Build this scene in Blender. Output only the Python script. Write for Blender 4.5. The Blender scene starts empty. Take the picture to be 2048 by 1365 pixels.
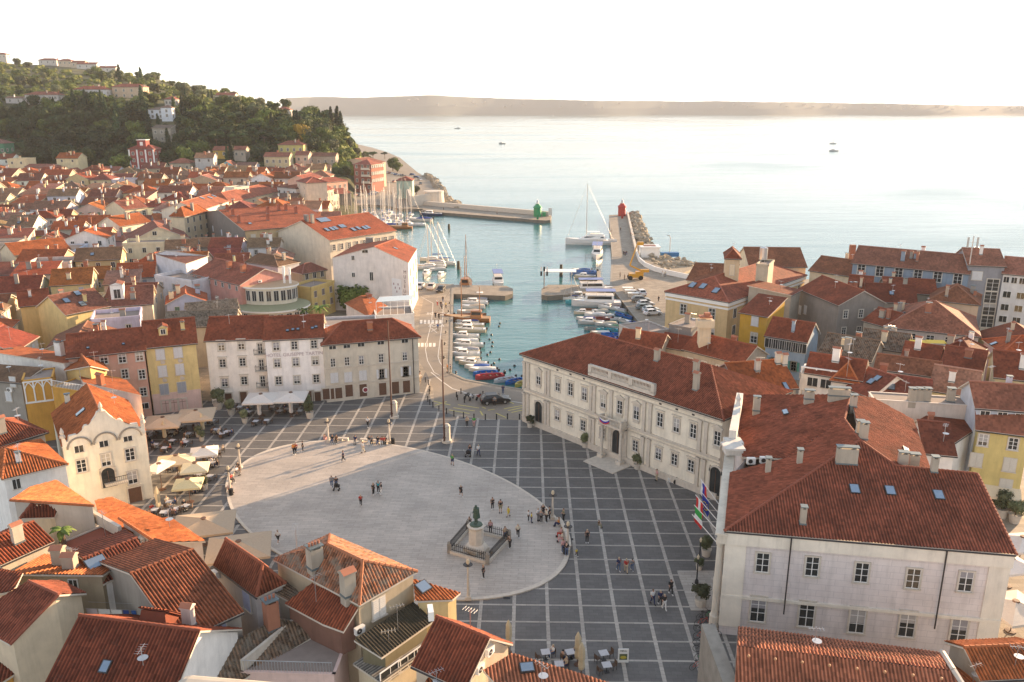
import bpy, bmesh, math, random
from math import sin, cos, pi, radians, sqrt, atan2, tan
from mathutils import Vector, Matrix, noise
random.seed(7)
V = Vector
SC = bpy.context.scene
COL = SC.collection
# ---------------------------------------------------------------- camera model
FPX, CX, CY, TH, CH = 1640., 1024., 682.5, radians(15.96), 48.
_c, _s = cos(TH), sin(TH)
SEA = -1.3
def ray(px, py):
    x = (px-CX)/FPX; v = (py-CY)/FPX
    return V((x, _c-v*_s, -_s-v*_c))
def P(px, py, z=0.):
    d = ray(px, py); t = (z-CH)/d.z
    return V((d.x*t, d.y*t, z))
def proj(p):
    z = p[2]-CH; d = p[1]*_c-z*_s; u = p[1]*_s+z*_c
    return (CX+FPX*p[0]/d, CY-FPX*u/d)
def W(q, z=0.):
    if len(q) == 2: return P(q[0], q[1], z)
    return P(q[0], q[1], q[2]) if not isinstance(q, Vector) else q
# ---------------------------------------------------------------- materials
MATS = {}
def nmat(name):
    m = bpy.data.materials.new(name); m.use_nodes = True
    nt = m.node_tree; b = nt.nodes['Principled BSDF']
    return m, nt, b
def N(nt, t, **kw):
    n = nt.nodes.new(t)
    for k, v in kw.items():
        if k.startswith('i_'):
            key = k[2:]; key = int(key) if key.isdigit() else key.replace('_', ' ')
            n.inputs[key].default_value = v
        else: setattr(n, k, v)
    return n
def mixc(nt, fac, a, b, mode='MIX'):
    n = nt.nodes.new('ShaderNodeMix'); n.data_type = 'RGBA'; n.blend_type = mode
    for s, v in ((n.inputs[0], fac), (n.inputs[6], a), (n.inputs[7], b)):
        if hasattr(v, 'is_linked') or hasattr(v, 'links'): nt.links.new(v, s)
        elif isinstance(v, (int, float)): s.default_value = v
        else: s.default_value = (*v[:3], 1)
    return n.outputs[2]
def ramp(nt, src, stops):
    r = nt.nodes.new('ShaderNodeValToRGB'); nt.links.new(src, r.inputs[0])
    e = r.color_ramp.elements
    while len(e) < len(stops): e.new(.5)
    for i, (p, c) in enumerate(stops):
        e[i].position = p; e[i].color = (c, c, c, 1) if isinstance(c, (int, float)) else (*c, 1)
    return r.outputs[0]
def pos(nt): return nt.nodes.new('ShaderNodeNewGeometry').outputs['Position']
def noi(nt, vec, scale, detail=3, rough=.55, dist=0.):
    n = N(nt, 'ShaderNodeTexNoise', i_Scale=scale, i_Detail=detail, i_Roughness=rough, i_Distortion=dist)
    nt.links.new(vec, n.inputs['Vector']); return n.outputs['Fac']
def vscale(nt, vec, s):
    n = N(nt, 'ShaderNodeVectorMath', operation='MULTIPLY'); nt.links.new(vec, n.inputs[0])
    n.inputs[1].default_value = s; return n.outputs[0]
def bump(nt, h, strength, dist=.1):
    b = N(nt, 'ShaderNodeBump', i_Strength=strength, i_Distance=dist); nt.links.new(h, b.inputs['Height'])
    return b.outputs[0]
def simple(name, col, rough=.6, metal=0., var=.12, vscl=1.5, spec=None, emit=None):
    """plain paint / stone / cloth with a little mottling"""
    if name in MATS: return MATS[name]
    m, nt, b = nmat(name)
    f = noi(nt, pos(nt), vscl, 4)
    lo = tuple(c*(1-var) for c in col); hi = tuple(min(1, c*(1+var)) for c in col)
    nt.links.new(mixc(nt, f, lo, hi), b.inputs['Base Color'])
    b.inputs['Roughness'].default_value = rough; b.inputs['Metallic'].default_value = metal
    if spec is not None: b.inputs['Specular IOR Level'].default_value = spec
    if emit: b.inputs['Emission Color'].default_value = (*emit[:3], 1); b.inputs['Emission Strength'].default_value = emit[3]
    MATS[name] = m; return m
def objcol(name, rough=.6, var=.15, vscl=1.5, kind='paint'):
    """colour comes from the object's own colour; grime, streaks or weave added"""
    m, nt, b = nmat(name)
    oi = nt.nodes.new('ShaderNodeObjectInfo').outputs['Color']; p = pos(nt)
    f = noi(nt, p, vscl, 5, .6)
    c = mixc(nt, 1., oi, ramp(nt, f, [(.25, 1-var), (.7, 1+var*.3)]), 'MULTIPLY')
    if kind == 'plaster':
        st = noi(nt, vscale(nt, p, (1.3, 1.3, .16)), 1.1, 5, .7)
        c = mixc(nt, 1., c, ramp(nt, st, [(.3, .86), (.52, 1.02)]), 'MULTIPLY')
        big = noi(nt, p, .22, 3)
        c = mixc(nt, ramp(nt, big, [(.56, 0.), (.85, .3)]), c, (.30, .26, .22))
        nt.links.new(bump(nt, noi(nt, p, 9, 3), .25, .03), b.inputs['Normal'])
    nt.links.new(c, b.inputs['Base Color']); b.inputs['Roughness'].default_value = rough
    MATS[name] = m; return m
def ashlar():
    m = objcol('ashlar_plaster', .9, .12, .7, 'plaster'); nt = m.node_tree; b = nt.nodes['Principled BSDF']; p = pos(nt)
    sp = N(nt, 'ShaderNodeSeparateXYZ'); nt.links.new(p, sp.inputs[0]); cb = N(nt, 'ShaderNodeCombineXYZ'); nt.links.new(sp.outputs[0], cb.inputs[0]); nt.links.new(sp.outputs[2], cb.inputs[1])
    br = N(nt, 'ShaderNodeTexBrick', i_Scale=1., i_Mortar_Size=.02, i_Brick_Width=1.5, i_Row_Height=.62); nt.links.new(cb.outputs[0], br.inputs[0])
    br.inputs['Color1'].default_value = (1, 1, 1, 1); br.inputs['Color2'].default_value = (.95, .95, .95, 1); br.inputs['Mortar'].default_value = (.78, .78, .8, 1)
    l = b.inputs['Base Color'].links[0].from_socket; nt.links.new(mixc(nt, 1., l, br.outputs[0], 'MULTIPLY'), b.inputs['Base Color']); return m
PLASTER = objcol('plaster', .9, .16, .7, 'plaster')
PAINT = objcol('gloss_paint', .35, .08, 2.)
CLOTH = objcol('cloth', .9, .12, 6.)
def tile_mat(name, near, old=False):
    m, nt, b = nmat(name)
    oi = nt.nodes.new('ShaderNodeObjectInfo').outputs['Color']
    uv = nt.nodes.new('ShaderNodeUVMap').outputs[0]; p = pos(nt)
    q = vscale(nt, uv, (1/.27, 1/.38, 0.))
    fl = N(nt, 'ShaderNodeVectorMath', operation='FLOOR'); nt.links.new(q, fl.inputs[0])
    wn = N(nt, 'ShaderNodeTexWhiteNoise', noise_dimensions='3D'); nt.links.new(fl.outputs[0], wn.inputs['Vector'])
    k = .32 if near else .3
    if old: k = .6
    c = mixc(nt, 1., oi, ramp(nt, wn.outputs['Value'], [(0., 1-k), (.6, 1.), (1., 1+k*.55)]), 'MULTIPLY')
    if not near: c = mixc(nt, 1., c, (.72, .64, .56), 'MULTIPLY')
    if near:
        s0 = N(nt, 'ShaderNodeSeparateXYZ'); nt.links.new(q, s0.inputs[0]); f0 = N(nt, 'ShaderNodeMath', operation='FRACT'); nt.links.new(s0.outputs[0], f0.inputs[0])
        c = mixc(nt, 1., c, ramp(nt, f0.outputs[0], [(0., .85), (.1, 1.08), (.44, 1.08), (.56, .5), (.94, .5)]), 'MULTIPLY')  # dirtier pan tiles, with shade between the ribs also put into their colour
    w = noi(nt, p, .35, 6, .65)
    c = mixc(nt, 1., c, ramp(nt, w, [(.3, .62), (.62, 1.15)]), 'MULTIPLY')
    w2 = noi(nt, vscale(nt, p, (1., 1., 2.)), 1.6, 6, .75)
    c = mixc(nt, ramp(nt, w2, [(.56, 0.), (.72, .35 if not old else .85)]), c, (.10, .085, .07))
    if old: c = mixc(nt, ramp(nt, noi(nt, p, 1.1, 6, .8), [(.45, 0.), (.6, .8)]), c, (.22, .19, .15))
    nt.links.new(c, b.inputs['Base Color']); b.inputs['Roughness'].default_value = .85
    b.inputs['Specular IOR Level'].default_value = .25
    sx = N(nt, 'ShaderNodeSeparateXYZ'); nt.links.new(q, sx.inputs[0])
    fr = N(nt, 'ShaderNodeMath', operation='FRACT'); nt.links.new(sx.outputs[1], fr.inputs[0])
    h = fr.outputs[0]
    if not near:
        f2 = N(nt, 'ShaderNodeMath', operation='PINGPONG', i_1=.5); nt.links.new(sx.outputs[0], f2.inputs[0])
        a = N(nt, 'ShaderNodeMath', operation='MULTIPLY_ADD', i_1=1.4); nt.links.new(f2.outputs[0], a.inputs[0]); nt.links.new(h, a.inputs[2]); h = a.outputs[0]
    nt.links.new(bump(nt, h, .8 if near else .5, .035), b.inputs['Normal'])
    MATS[name] = m; return m
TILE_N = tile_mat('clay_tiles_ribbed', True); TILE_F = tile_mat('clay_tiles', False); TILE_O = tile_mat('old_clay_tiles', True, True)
RIDGE = objcol('ridge_mortar', .9, .3, 3.)
GUT = simple('dark_gutter', (.035, .03, .03), .5)
STONE = simple('pale_stone', (.56, .50, .42), .8, var=.25, vscl=2.)
STONE_D = simple('grey_stone', (.26, .235, .20), .9, var=.4, vscl=1.2)
WHITE = simple('white_paint', (.80, .78, .74), .5, var=.06)
WOODW = simple('brown_wood', (.12, .06, .035), .6, var=.3, vscl=4)
BLACK = simple('black_iron', (.018, .018, .02), .45, .3)
STEEL = simple('steel', (.55, .55, .55), .35, .8)
RUBBER = simple('rubber', (.02, .02, .02), .8)
LEAD = simple('lead_flashing', (.16, .2, .21), .5, .4)
def glass_mat():
    m, nt, b = nmat('window_glass')
    f = noi(nt, pos(nt), .8, 2)
    nt.links.new(mixc(nt, f, (.012, .014, .016), (.05, .055, .055)), b.inputs['Base Color'])
    b.inputs['Roughness'].default_value = .08; b.inputs['Specular IOR Level'].default_value = .6
    MATS['glass'] = m; return m
GLASS = glass_mat()
SKYL = simple('skylight_glass', (.25, .32, .40), .08, .6, var=.1)
# ---------------------------------------------------------------- mesh builder
def tagset(o, label=None, cat=None, group=None, kind=None):
    if label: o['label'] = label
    if cat: o['category'] = cat
    if group: o['group'] = group
    if kind: o['kind'] = kind
    return o
def wloc(o):
    l = V((0, 0, 0))
    while o is not None: l += o.location; o = o.parent
    return l
def empty(name, loc, label=None, cat=None, group=None, rz=0.):
    o = bpy.data.objects.new(name, None); COL.objects.link(o); o.location = loc; o.rotation_euler.z = rz
    o.empty_display_size = .2
    return tagset(o, label, cat, group)
class M:
    def __init__(s): s.v = []; s.f = []; s.mi = []; s.uv = {}; s.smooth = False
    def face(s, pts, mi=0, uv=None):
        i = len(s.v); s.v += [V(p) for p in pts]; s.f.append(tuple(range(i, i+len(pts)))); s.mi.append(mi)
        if uv: s.uv[len(s.f)-1] = uv
        return s
    def box(s, c, d, mi=0, rz=0., ax=None):
        c = V(c); hx, hy, hz = d[0]/2, d[1]/2, d[2]/2
        if ax is None: ax = (V((cos(rz), sin(rz), 0)), V((-sin(rz), cos(rz), 0)), V((0, 0, 1)))
        i = len(s.v)
        for sx in (-1, 1):
            for sy in (-1, 1):
                for sz in (-1, 1): s.v.append(c+ax[0]*(sx*hx)+ax[1]*(sy*hy)+ax[2]*(sz*hz))
        for q in ((0, 1, 3, 2), (4, 6, 7, 5), (0, 4, 5, 1), (2, 3, 7, 6), (0, 2, 6, 4), (1, 5, 7, 3)):
            s.f.append(tuple(i+k for k in q)); s.mi.append(mi)
        return s
    def prism(s, poly, z0, z1, mi=0, mi_top=None, bottom=True):
        n = len(poly); i = len(s.v)
        s.v += [V((p[0], p[1], z0)) for p in poly]+[V((p[0], p[1], z1)) for p in poly]
        for k in range(n):
            l = (k+1) % n; s.f.append((i+k, i+l, i+n+l, i+n+k)); s.mi.append(mi)
        s.f.append(tuple(i+n+k for k in range(n))); s.mi.append(mi if mi_top is None else mi_top)
        if bottom: s.f.append(tuple(i+k for k in reversed(range(n)))); s.mi.append(mi)
        return s
    def tube(s, a, b, r0, r1=None, n=8, mi=0, cap=True):
        a, b = V(a), V(b); r1 = r0 if r1 is None else r1
        d = (b-a).normalized(); x = d.orthogonal().normalized(); y = d.cross(x); i = len(s.v)
        for p, r in ((a, r0), (b, r1)):
            for k in range(n): t = 2*pi*k/n; s.v.append(p+(x*cos(t)+y*sin(t))*r)
        for k in range(n):
            l = (k+1) % n; s.f.append((i+k, i+l, i+n+l, i+n+k)); s.mi.append(mi)
        if cap:
            s.f.append(tuple(i+k for k in reversed(range(n)))); s.mi.append(mi)
            s.f.append(tuple(i+n+k for k in range(n))); s.mi.append(mi)
        return s
    def path(s, pts, r, n=6, mi=0):
        for a, b in zip(pts, pts[1:]): s.tube(a, b, r, r, n, mi)
        return s
    def lathe(s, prof, c=(0, 0, 0), n=16, mi=0, sx=1., sy=1.):
        c = V(c); i = len(s.v)
        for r, z in prof:
            for k in range(n): t = 2*pi*k/n; s.v.append(c+V((r*cos(t)*sx, r*sin(t)*sy, z)))
        for j in range(len(prof)-1):
            for k in range(n):
                l = (k+1) % n; s.f.append((i+j*n+k, i+j*n+l, i+(j+1)*n+l, i+(j+1)*n+k)); s.mi.append(mi)
        if prof[0][0] > 1e-4: s.f.append(tuple(i+k for k in reversed(range(n)))); s.mi.append(mi)
        m = i+(len(prof)-1)*n
        if prof[-1][0] > 1e-4: s.f.append(tuple(m+k for k in range(n))); s.mi.append(mi)
        return s
    def blob(s, c, r, mi=0, seg=8, rings=6, jit=0.):
        c = V(c); r = V(r) if not isinstance(r, (int, float)) else V((r, r, r)); i = len(s.v)
        for j in range(rings+1):
            ph = pi*j/rings
            for k in range(seg):
                t = 2*pi*k/seg; q = 1+random.uniform(-jit, jit)
                s.v.append(c+V((sin(ph)*cos(t)*r.x*q, sin(ph)*sin(t)*r.y*q, cos(ph)*r.z*q)))
        for j in range(rings):
            for k in range(seg):
                l = (k+1) % seg; s.f.append((i+j*seg+k, i+(j+1)*seg+k, i+(j+1)*seg+l, i+j*seg+l)); s.mi.append(mi)
        return s
    def mesh(s, name, mats, off=V((0, 0, 0))):
        me = bpy.data.meshes.new(name); me.from_pydata([p-off for p in s.v], [], s.f)
        for m in mats: me.materials.append(m)
        me.polygons.foreach_set('material_index', s.mi)
        if s.uv:
            ul = me.uv_layers.new(name='UVMap')
            for fi, uv in s.uv.items():
                for li, u in zip(me.polygons[fi].loop_indices, uv): ul.data[li].uv = u
        if s.smooth: me.polygons.foreach_set('use_smooth', [True]*len(s.f))
        me.update(); return me
    def build(s, name, mats, parent=None, color=None, local=False, origin=None):
        if not isinstance(mats, (list, tuple)): mats = [mats]
        off = V((0, 0, 0))
        if parent is not None and not local: off = wloc(parent)
        if origin is not None: off = V(origin)
        o = bpy.data.objects.new(name, s.mesh(name, mats, off)); COL.objects.link(o)
        if parent is not None: o.parent = parent
        if origin is not None: o.location = V(origin)-(wloc(parent) if parent is not None else V((0, 0, 0)))
        if color is not None: o.color = (*color[:3], 1)
        return o
def inst(me, name, loc, parent=None, rz=0., sc=None, color=None):
    o = bpy.data.objects.new(name, me); COL.objects.link(o)
    if parent is not None: o.parent = parent; loc = V(loc)-wloc(parent)
    o.location = loc; o.rotation_euler.z = rz
    if sc is not None: o.scale = (sc, sc, sc) if isinstance(sc, (int, float)) else sc
    if color is not None: o.color = (*color[:3], 1)
    return o
def copy_tree(o, parent=None):
    c = o.copy(); COL.objects.link(c); c.parent = parent
    for ch in list(o.children): copy_tree(ch, c)
    return c
def setcol(o, col, names):
    for ch in o.children:
        if ch.name.split('.')[0] in names: ch.color = (*col[:3], 1)
        setcol(ch, col, names)
def struct(m, name, mats): return tagset(m.build(name, mats), kind='structure')
# colours (linear albedo)
CREAM = (.72, .60, .42); LCREAM = (.76, .69, .56); WHT = (.82, .79, .74); OCHRE = (.62, .43, .17); YEL = (.68, .53, .24)
PINK = (.62, .36, .27); LPINK = (.66, .48, .42); GREY = (.32, .29, .25); STN = (.40, .35, .28); ORG = (.62, .32, .06)
BLUG = (.26, .32, .40); TERRA = (.27, .08, .043); TERRA2 = (.42, .13, .045); TERRA3 = (.21, .06, .033); OLDT = (.22, .14, .09); TBR = (.30, .13, .075)
CN = {}
# ---------------------------------------------------------------- windows (shared meshes, built once per size and style)
WCACHE = {}; WRN = random.Random(4)
def win_mesh(style, w, h):
    k = (style, round(w, 2), round(h, 2))
    if k in WCACHE: return WCACHE[k]
    m = M()   # local: x along wall, y outwards (-y), z up from sill
    SUR, FRM, GL, SH = 0, 1, 2, 3
    t = .13
    if style in 'gowGP':
        m.box((-w/2-t/2, -.04, h/2), (t, .16, h+2*t), SUR).box((w/2+t/2, -.04, h/2), (t, .16, h+2*t), SUR)
        m.box((0, -.04, h+t/2), (w, .155, t), SUR).box((0, -.07, -t/2), (w+.34, .24, t), SUR)
        if style == 'P':   # pedimented
            m.box((0, -.12, h+t+.32), (w+.7, .34, .12), SUR)
            m.box((0, -.06, h+t+.14), (w+.3, .2, .24), SUR)
            m.face([(-w/2-.35, -.27, h+t+.38), (w/2+.35, -.27, h+t+.38), (0, -.27, h+t+.75)], SUR)
            m.face([(-w/2-.35, -.27, h+t+.38), (0, -.27, h+t+.75), (0, 0, h+t+.75), (-w/2-.35, 0, h+t+.38)], SUR)
            m.face([(w/2+.35, -.27, h+t+.38), (0, -.27, h+t+.75), (0, 0, h+t+.75), (w/2+.35, 0, h+t+.38)], SUR)
            m.box((0, -.08, -.34), (w+.1, .12, .3), SUR)
        if style == 'G':
            m.box((0, -.1, h+t+.3), (w+.55, .3, .1), SUR)
        m.box((0, -.005, h/2), (w, .03, h), GL)
        f = .055
        m.box((-w/2+f/2, -.03, h/2), (f, .05, h), FRM).box((w/2-f/2, -.03, h/2), (f, .05, h), FRM)
        m.box((0, -.031, h/2), (f*1.3, .05, h), FRM).box((0, -.03, f/2), (w, .048, f), FRM).box((0, -.03, h-f/2), (w, .048, f), FRM)
        for zz in ((.36, .68) if h > 1.3 else (.5,)): m.box((0, -.029, h*zz), (w, .044, .045), FRM)
    if style == 's':
        m.box((0, -.03, h/2), (w+.16, .05, h+.16), SUR).box((0, -.07, -t/2), (w+.3, .22, t*.7), SUR)
        for sx in (-1, 1):
            m.box((sx*w/4, -.075, h/2), (w/2-.03, .05, h), SH)
            n = max(4, int(h/.16))
            for i in range(n): m.box((sx*w/4, -.105, h*(i+.5)/n), (w/2-.14, .02, h/n*.45), SH)
    if style == 'o':
        for sx in (-1, 1):
            m.box((sx*(w/2+w/4+.06), -.09, h/2), (w/2-.02, .05, h), SH)
            n = max(4, int(h/.16))
            for i in range(n): m.box((sx*(w/2+w/4+.06), -.12, h*(i+.5)/n), (w/2-.12, .02, h/n*.45), SH)
    if style == 'd':
        m.box((0, -.01, h/2), (w, .03, h), GL).box((0, -.05, -.04), (w+.16, .14, .08), SUR)
        m.box((0, -.03, h/2), (.05, .04, h), FRM)
        for sx in (-1, 1): m.box((sx*(w/2+.03), -.03, h/2), (.06, .09, h), FRM)
        m.box((0, -.03, h+.03), (w+.12, .09, .06), FRM)
    me = m.mesh('window_'+style, [STONE, WHITE, GLASS, CLOTH]); WCACHE[k] = me
    return me
def door_mesh(w, h, arch=False):
    k = ('door', w, h, arch)
    if k in WCACHE: return WCACHE[k]
    m = M(); t = .18
    m.box((-w/2-t/2, -.05, h/2), (t, .18, h)).box((w/2+t/2, -.05, h/2), (t, .18, h))
    if not arch:
        m.box((0, -.05, h+t/2), (w+2*t, .18, t)); m.box((0, -.02, h/2), (w, .05, h), 1)
        m.box((0, -.05, h/2), (.05, .03, h), 2).box((0, -.05, h*.75), (w, .03, .06), 2)
    else:
        n = 10; z0 = h-w/2
        arc = [(w/2*cos(pi*i/n), -.03, z0+w/2*sin(pi*i/n)) for i in range(n+1)]
        m.face([(w/2, -.03, 0)]+arc+[(-w/2, -.03, 0)], 1)
        for i in range(n):
            a, b = pi*i/n, pi*(i+1)/n; r0, r1 = w/2, w/2+t*1.3
            m.face([(r0*cos(a), -.14, z0+r0*sin(a)), (r1*cos(a), -.14, z0+r1*sin(a)), (r1*cos(b), -.14, z0+r1*sin(b)), (r0*cos(b), -.14, z0+r0*sin(b))])
            m.face([(r1*cos(a), -.14, z0+r1*sin(a)), (r1*cos(b), -.14, z0+r1*sin(b)), (r1*cos(b), 0, z0+r1*sin(b)), (r1*cos(a), 0, z0+r1*sin(a))])
            m.face([(r0*cos(a), -.14, z0+r0*sin(a)), (r0*cos(b), -.14, z0+r0*sin(b)), (r0*cos(b), 0, z0+r0*sin(b)), (r0*cos(a), 0, z0+r0*sin(a))])
        m.box((0, -.05, h/2-.2), (.06, .04, h-.4), 2)
    me = m.mesh('door', [STONE, WOODW if not arch else GLASS, WOODW]); WCACHE[k] = me
    return me
def poly_normal(p):
    n = V((0, 0, 0))
    for i in range(len(p)):
        a, b = p[i], p[(i+1) % len(p)]
        n += V(((a.y-b.y)*(a.z+b.z), (a.z-b.z)*(a.x+b.x), (a.x-b.x)*(a.y+b.y)))
    return n.normalized()
def roofplane(m, poly, near, th=.16):
    """one pitch of tiles: ribbed sheet (real ribs when near), edge and underside"""
    poly = [V(p) for p in poly]; n = poly_normal(poly)
    if n.z < 0: poly.reverse(); n = -n
    u = V((0, 0, 1)).cross(n)
    if u.length < .05: u = poly[1]-poly[0]
    u.normalize(); vv = n.cross(u)
    if vv.z < 0: vv = -vv; u = -u
    o = poly[0]; uvp = [((p-o).dot(u), (p-o).dot(vv)) for p in poly]
    def uvs(ps): return [((p-o).dot(u), (p-o).dot(vv)) for p in ps]
    k = len(poly)
    if near:
        per = .27; us = [q[0] for q in uvp]; u0, u1 = min(us), max(us)
        cols = set(us); x = math.floor(u0/per)*per
        while x < u1:
            for fr in (0, .18, .36, .5): 
                if u0 < x+fr*per < u1: cols.add(x+fr*per)
            x += per
        cols = sorted(cols); prev = None
        for x in cols:
            hits = []
            for i in range(k):
                (a, _), (b, _) = uvp[i], uvp[(i+1) % k]
                if abs(a-b) < 1e-6:
                    if abs(x-a) < 1e-6: hits += [poly[i], poly[(i+1) % k]]
                elif min(a, b)-1e-6 <= x <= max(a, b)+1e-6: hits.append(poly[i].lerp(poly[(i+1) % k], (x-a)/(b-a)))
            if not hits: continue
            lo = min(hits, key=lambda q: (q-o).dot(vv)); hi = max(hits, key=lambda q: (q-o).dot(vv))
            ph = (x/per) % 1.
            hh = (.095*sqrt(max(0, 1-((ph-.27)/.27)**2)) if ph < .54 else 0.)+.03*noise.noise(V((x*1.3, o.x, o.y)))+.03*noise.noise(V((x*.3, o.y, 5)))
            cur = (lo+n*(hh+.01), hi+n*(hh+.01))
            if prev: 
                q = [prev[0], cur[0], cur[1], prev[1]]
                m.face(q, 0, uvs(q))
            prev = cur
    elif k == 4:
        for t3 in ((0, 1, 2), (0, 2, 3)): m.face([poly[i] for i in t3], 0, uvs([poly[i] for i in t3]))
    else: m.face(poly, 0, uvs(poly))
    dn = V((0, 0, -th))
    for i in range(k):
        a, b = poly[i], poly[(i+1) % k]; m.face([a, b, b+dn, a+dn], 1)
    if k == 3 or max(abs((p-o).dot(n)) for p in poly) < .04: m.face([p+dn for p in reversed(poly)], 1)
HOUSES = []
class House:
    def __init__(s, name, label, cat='house', group=None, wcol=WHT, rcol=TERRA, tile=None, nick=None):
        s.name, s.label, s.cat, s.group, s.wcol, s.rcol, s.nick = name, label, cat, group, wcol, rcol, nick
        s.planes = []; s.sides = []; s.tile = tile; s.root = None
        HOUSES.append(s)
    def base(s, outline, zb):
        c = sum((V((p[0], p[1], 0)) for p in outline), V())/len(outline); c.z = zb
        s.c = c; s.root = empty(s.name, c, s.label, s.cat, s.group); s.zb = zb
        d = V((c.x, c.y)).length
        s.near = d < 125 if s.tile is None else s.tile != 'far'
    def put_roof(s, planes, ridges=(), gutters=()):
        m = M(); s.planes = [[V(p) for p in q] for q in planes]
        for q in s.planes: roofplane(m, q, s.near)
        for a, b in ridges:
            a, b = V(a), V(b); L = (b-a).length; nn = max(1, int(L/.45)) if s.near else 1
            for i in range(nn):
                p, q = a.lerp(b, i/nn), a.lerp(b, (i+1)/nn)
                m.tube(p+V((0, 0, .03)), q+V((0, 0, .0)), .15, .13, 6, 2)
        for a, b in gutters: m.tube(V(a)+V((0, 0, -.13)), V(b)+V((0, 0, -.13)), .085, None, 6, 3)
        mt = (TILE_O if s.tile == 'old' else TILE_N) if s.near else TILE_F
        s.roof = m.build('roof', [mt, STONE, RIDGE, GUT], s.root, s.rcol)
    def put_walls(s, outline, zb, gables=()):
        """outline: eave loop with z; wall drops to zb"""
        m = M(); n = len(outline)
        for i in range(n):
            a, b = outline[i], outline[(i+1) % n]
            m.face([V((a.x, a.y, zb)), V((b.x, b.y, zb)), b, a])
        for g in gables: m.face(g)
        s.wall = m.build('wall', PLASTER, s.root, s.wcol)
        s.sides = [(outline[i].copy(), outline[(i+1) % n].copy()) for i in range(n)]
    # openings -----------------------------------------------------------
    def frame(s, k):
        a, b = s.sides[k]; a, b = V((a.x, a.y, 0)), V((b.x, b.y, 0)); u = (b-a).normalized()
        out = V((u.y, -u.x, 0))
        if out.dot(a.lerp(b, .5)-V((s.c.x, s.c.y, 0))) < 0: out = -out
        if u.cross(V((0, 0, 1))).dot(out) < 0: a, b, u = b, a, -u     # u runs left to right seen from outside
        return a, b, u, out
    def opening(s, me, k, t, z, name='window', color=(.7, .7, .7)):
        a, b, u, out = s.frame(k)
        p = a+u*t+out*.02; p.z = z
        return inst(me, name, p, s.root, atan2(u.y, u.x), color=color)
    def win(s, k, nc, rows, style='g', w=.95, h=1.5, mg=.5, scol=(.62, .62, .62), xs=None, skip=()):
        """nc columns x rows (list of sill heights above the base)"""
        a, b, u, out = s.frame(k); L = (b-a).length
        for r, z in enumerate(rows):
            for c in range(nc):
                if (c, r) in skip: continue
                t = xs[c]*L if xs else L*(mg/nc+c+.5-mg*c*1./nc*0)/(nc+mg*2/nc) if False else L*((c+.5)/nc)
                st = style if isinstance(style, str) and len(style) == 1 else style[r % len(style)]
                if st == 'm': st = random.choice('gsogg')
                if st == 'o':
                    s.opening(win_mesh('g', w, h), k, t, s.zb+z); s.opening(win_mesh('o', w, h), k, t, s.zb+z, 'shutter', scol)
                else: s.opening(win_mesh(st, w, h), k, t, s.zb+z, 'window' if st != 's' else 'shutter', scol)
    def wpx(s, k, pts, style='g', w=.95, h=1.5, scol=(.62, .62, .62), name=None, me=None):
        """openings whose centres were measured in the photo, put on the wall plane"""
        a, b, u, out = s.frame(k)
        for q in pts:
            d = ray(q[0], q[1]); t = (a-V((0, 0, CH))).dot(out)/d.dot(out) if True else 0
            p = V((0, 0, CH))+d*t
            x = (p-a).dot(u); z = p.z-h/2
            if me: s.opening(me, k, x, z, name or 'window', scol)
            elif style == 'o':
                s.opening(win_mesh('g', w, h), k, x, z); s.opening(win_mesh('o', w, h), k, x, z, 'shutter', scol)
            else:
                s.opening(win_mesh(style, w, h), k, x, z, name or ('shutter' if style == 's' else 'window'), scol)
                if style in 'gGP' and WRN.random() < .4:
                    bh = round(h*WRN.choice([.3, .45, .6]), 2); key = ('b', w, bh)
                    if key not in WCACHE: WCACHE[key] = M().box((0, -.03, -bh/2), (w-.08, .02, bh)).mesh('blind', [CLOTH])
                    s.opening(WCACHE[key], k, x, z+h-.03, 'blind', WRN.choice([(.4, .38, .36), (.3, .29, .3), (.5, .46, .38)]))
    def door(s, k, fr, w=1.1, h=2.3, arch=False):
        a, b, u, out = s.frame(k); s.opening(door_mesh(w, h, arch), k, (b-a).length*fr, s.zb, 'door')
    # roof features --------------------------------------------------------
    def roof_at(s, x, y):
        best = None
        for pl in s.planes:
            ins = False; n = len(pl); j = n-1
            for i in range(n):
                if (pl[i].y > y) != (pl[j].y > y) and x < (pl[j].x-pl[i].x)*(y-pl[i].y)/(pl[j].y-pl[i].y+1e-12)+pl[i].x: ins = not ins
                j = i
            if ins:
                nn = poly_normal(pl); 
                if nn.z < 0: nn = -nn
                z = pl[0].z-((x-pl[0].x)*nn.x+(y-pl[0].y)*nn.y)/nn.z
                if best is None or z > best[0]: best = (z, nn)
        return best
    def roof_px(s, px, py):
        d = ray(px, py); lo = None
        for i in range(220):
            z = s.zmax+.5-i*.04; t = (z-CH)/d.z; x, y = d.x*t, d.y*t
            r = s.roof_at(x, y)
            if r and r[0] >= z: return V((x, y, r[0])), r[1]
        return None
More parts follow.
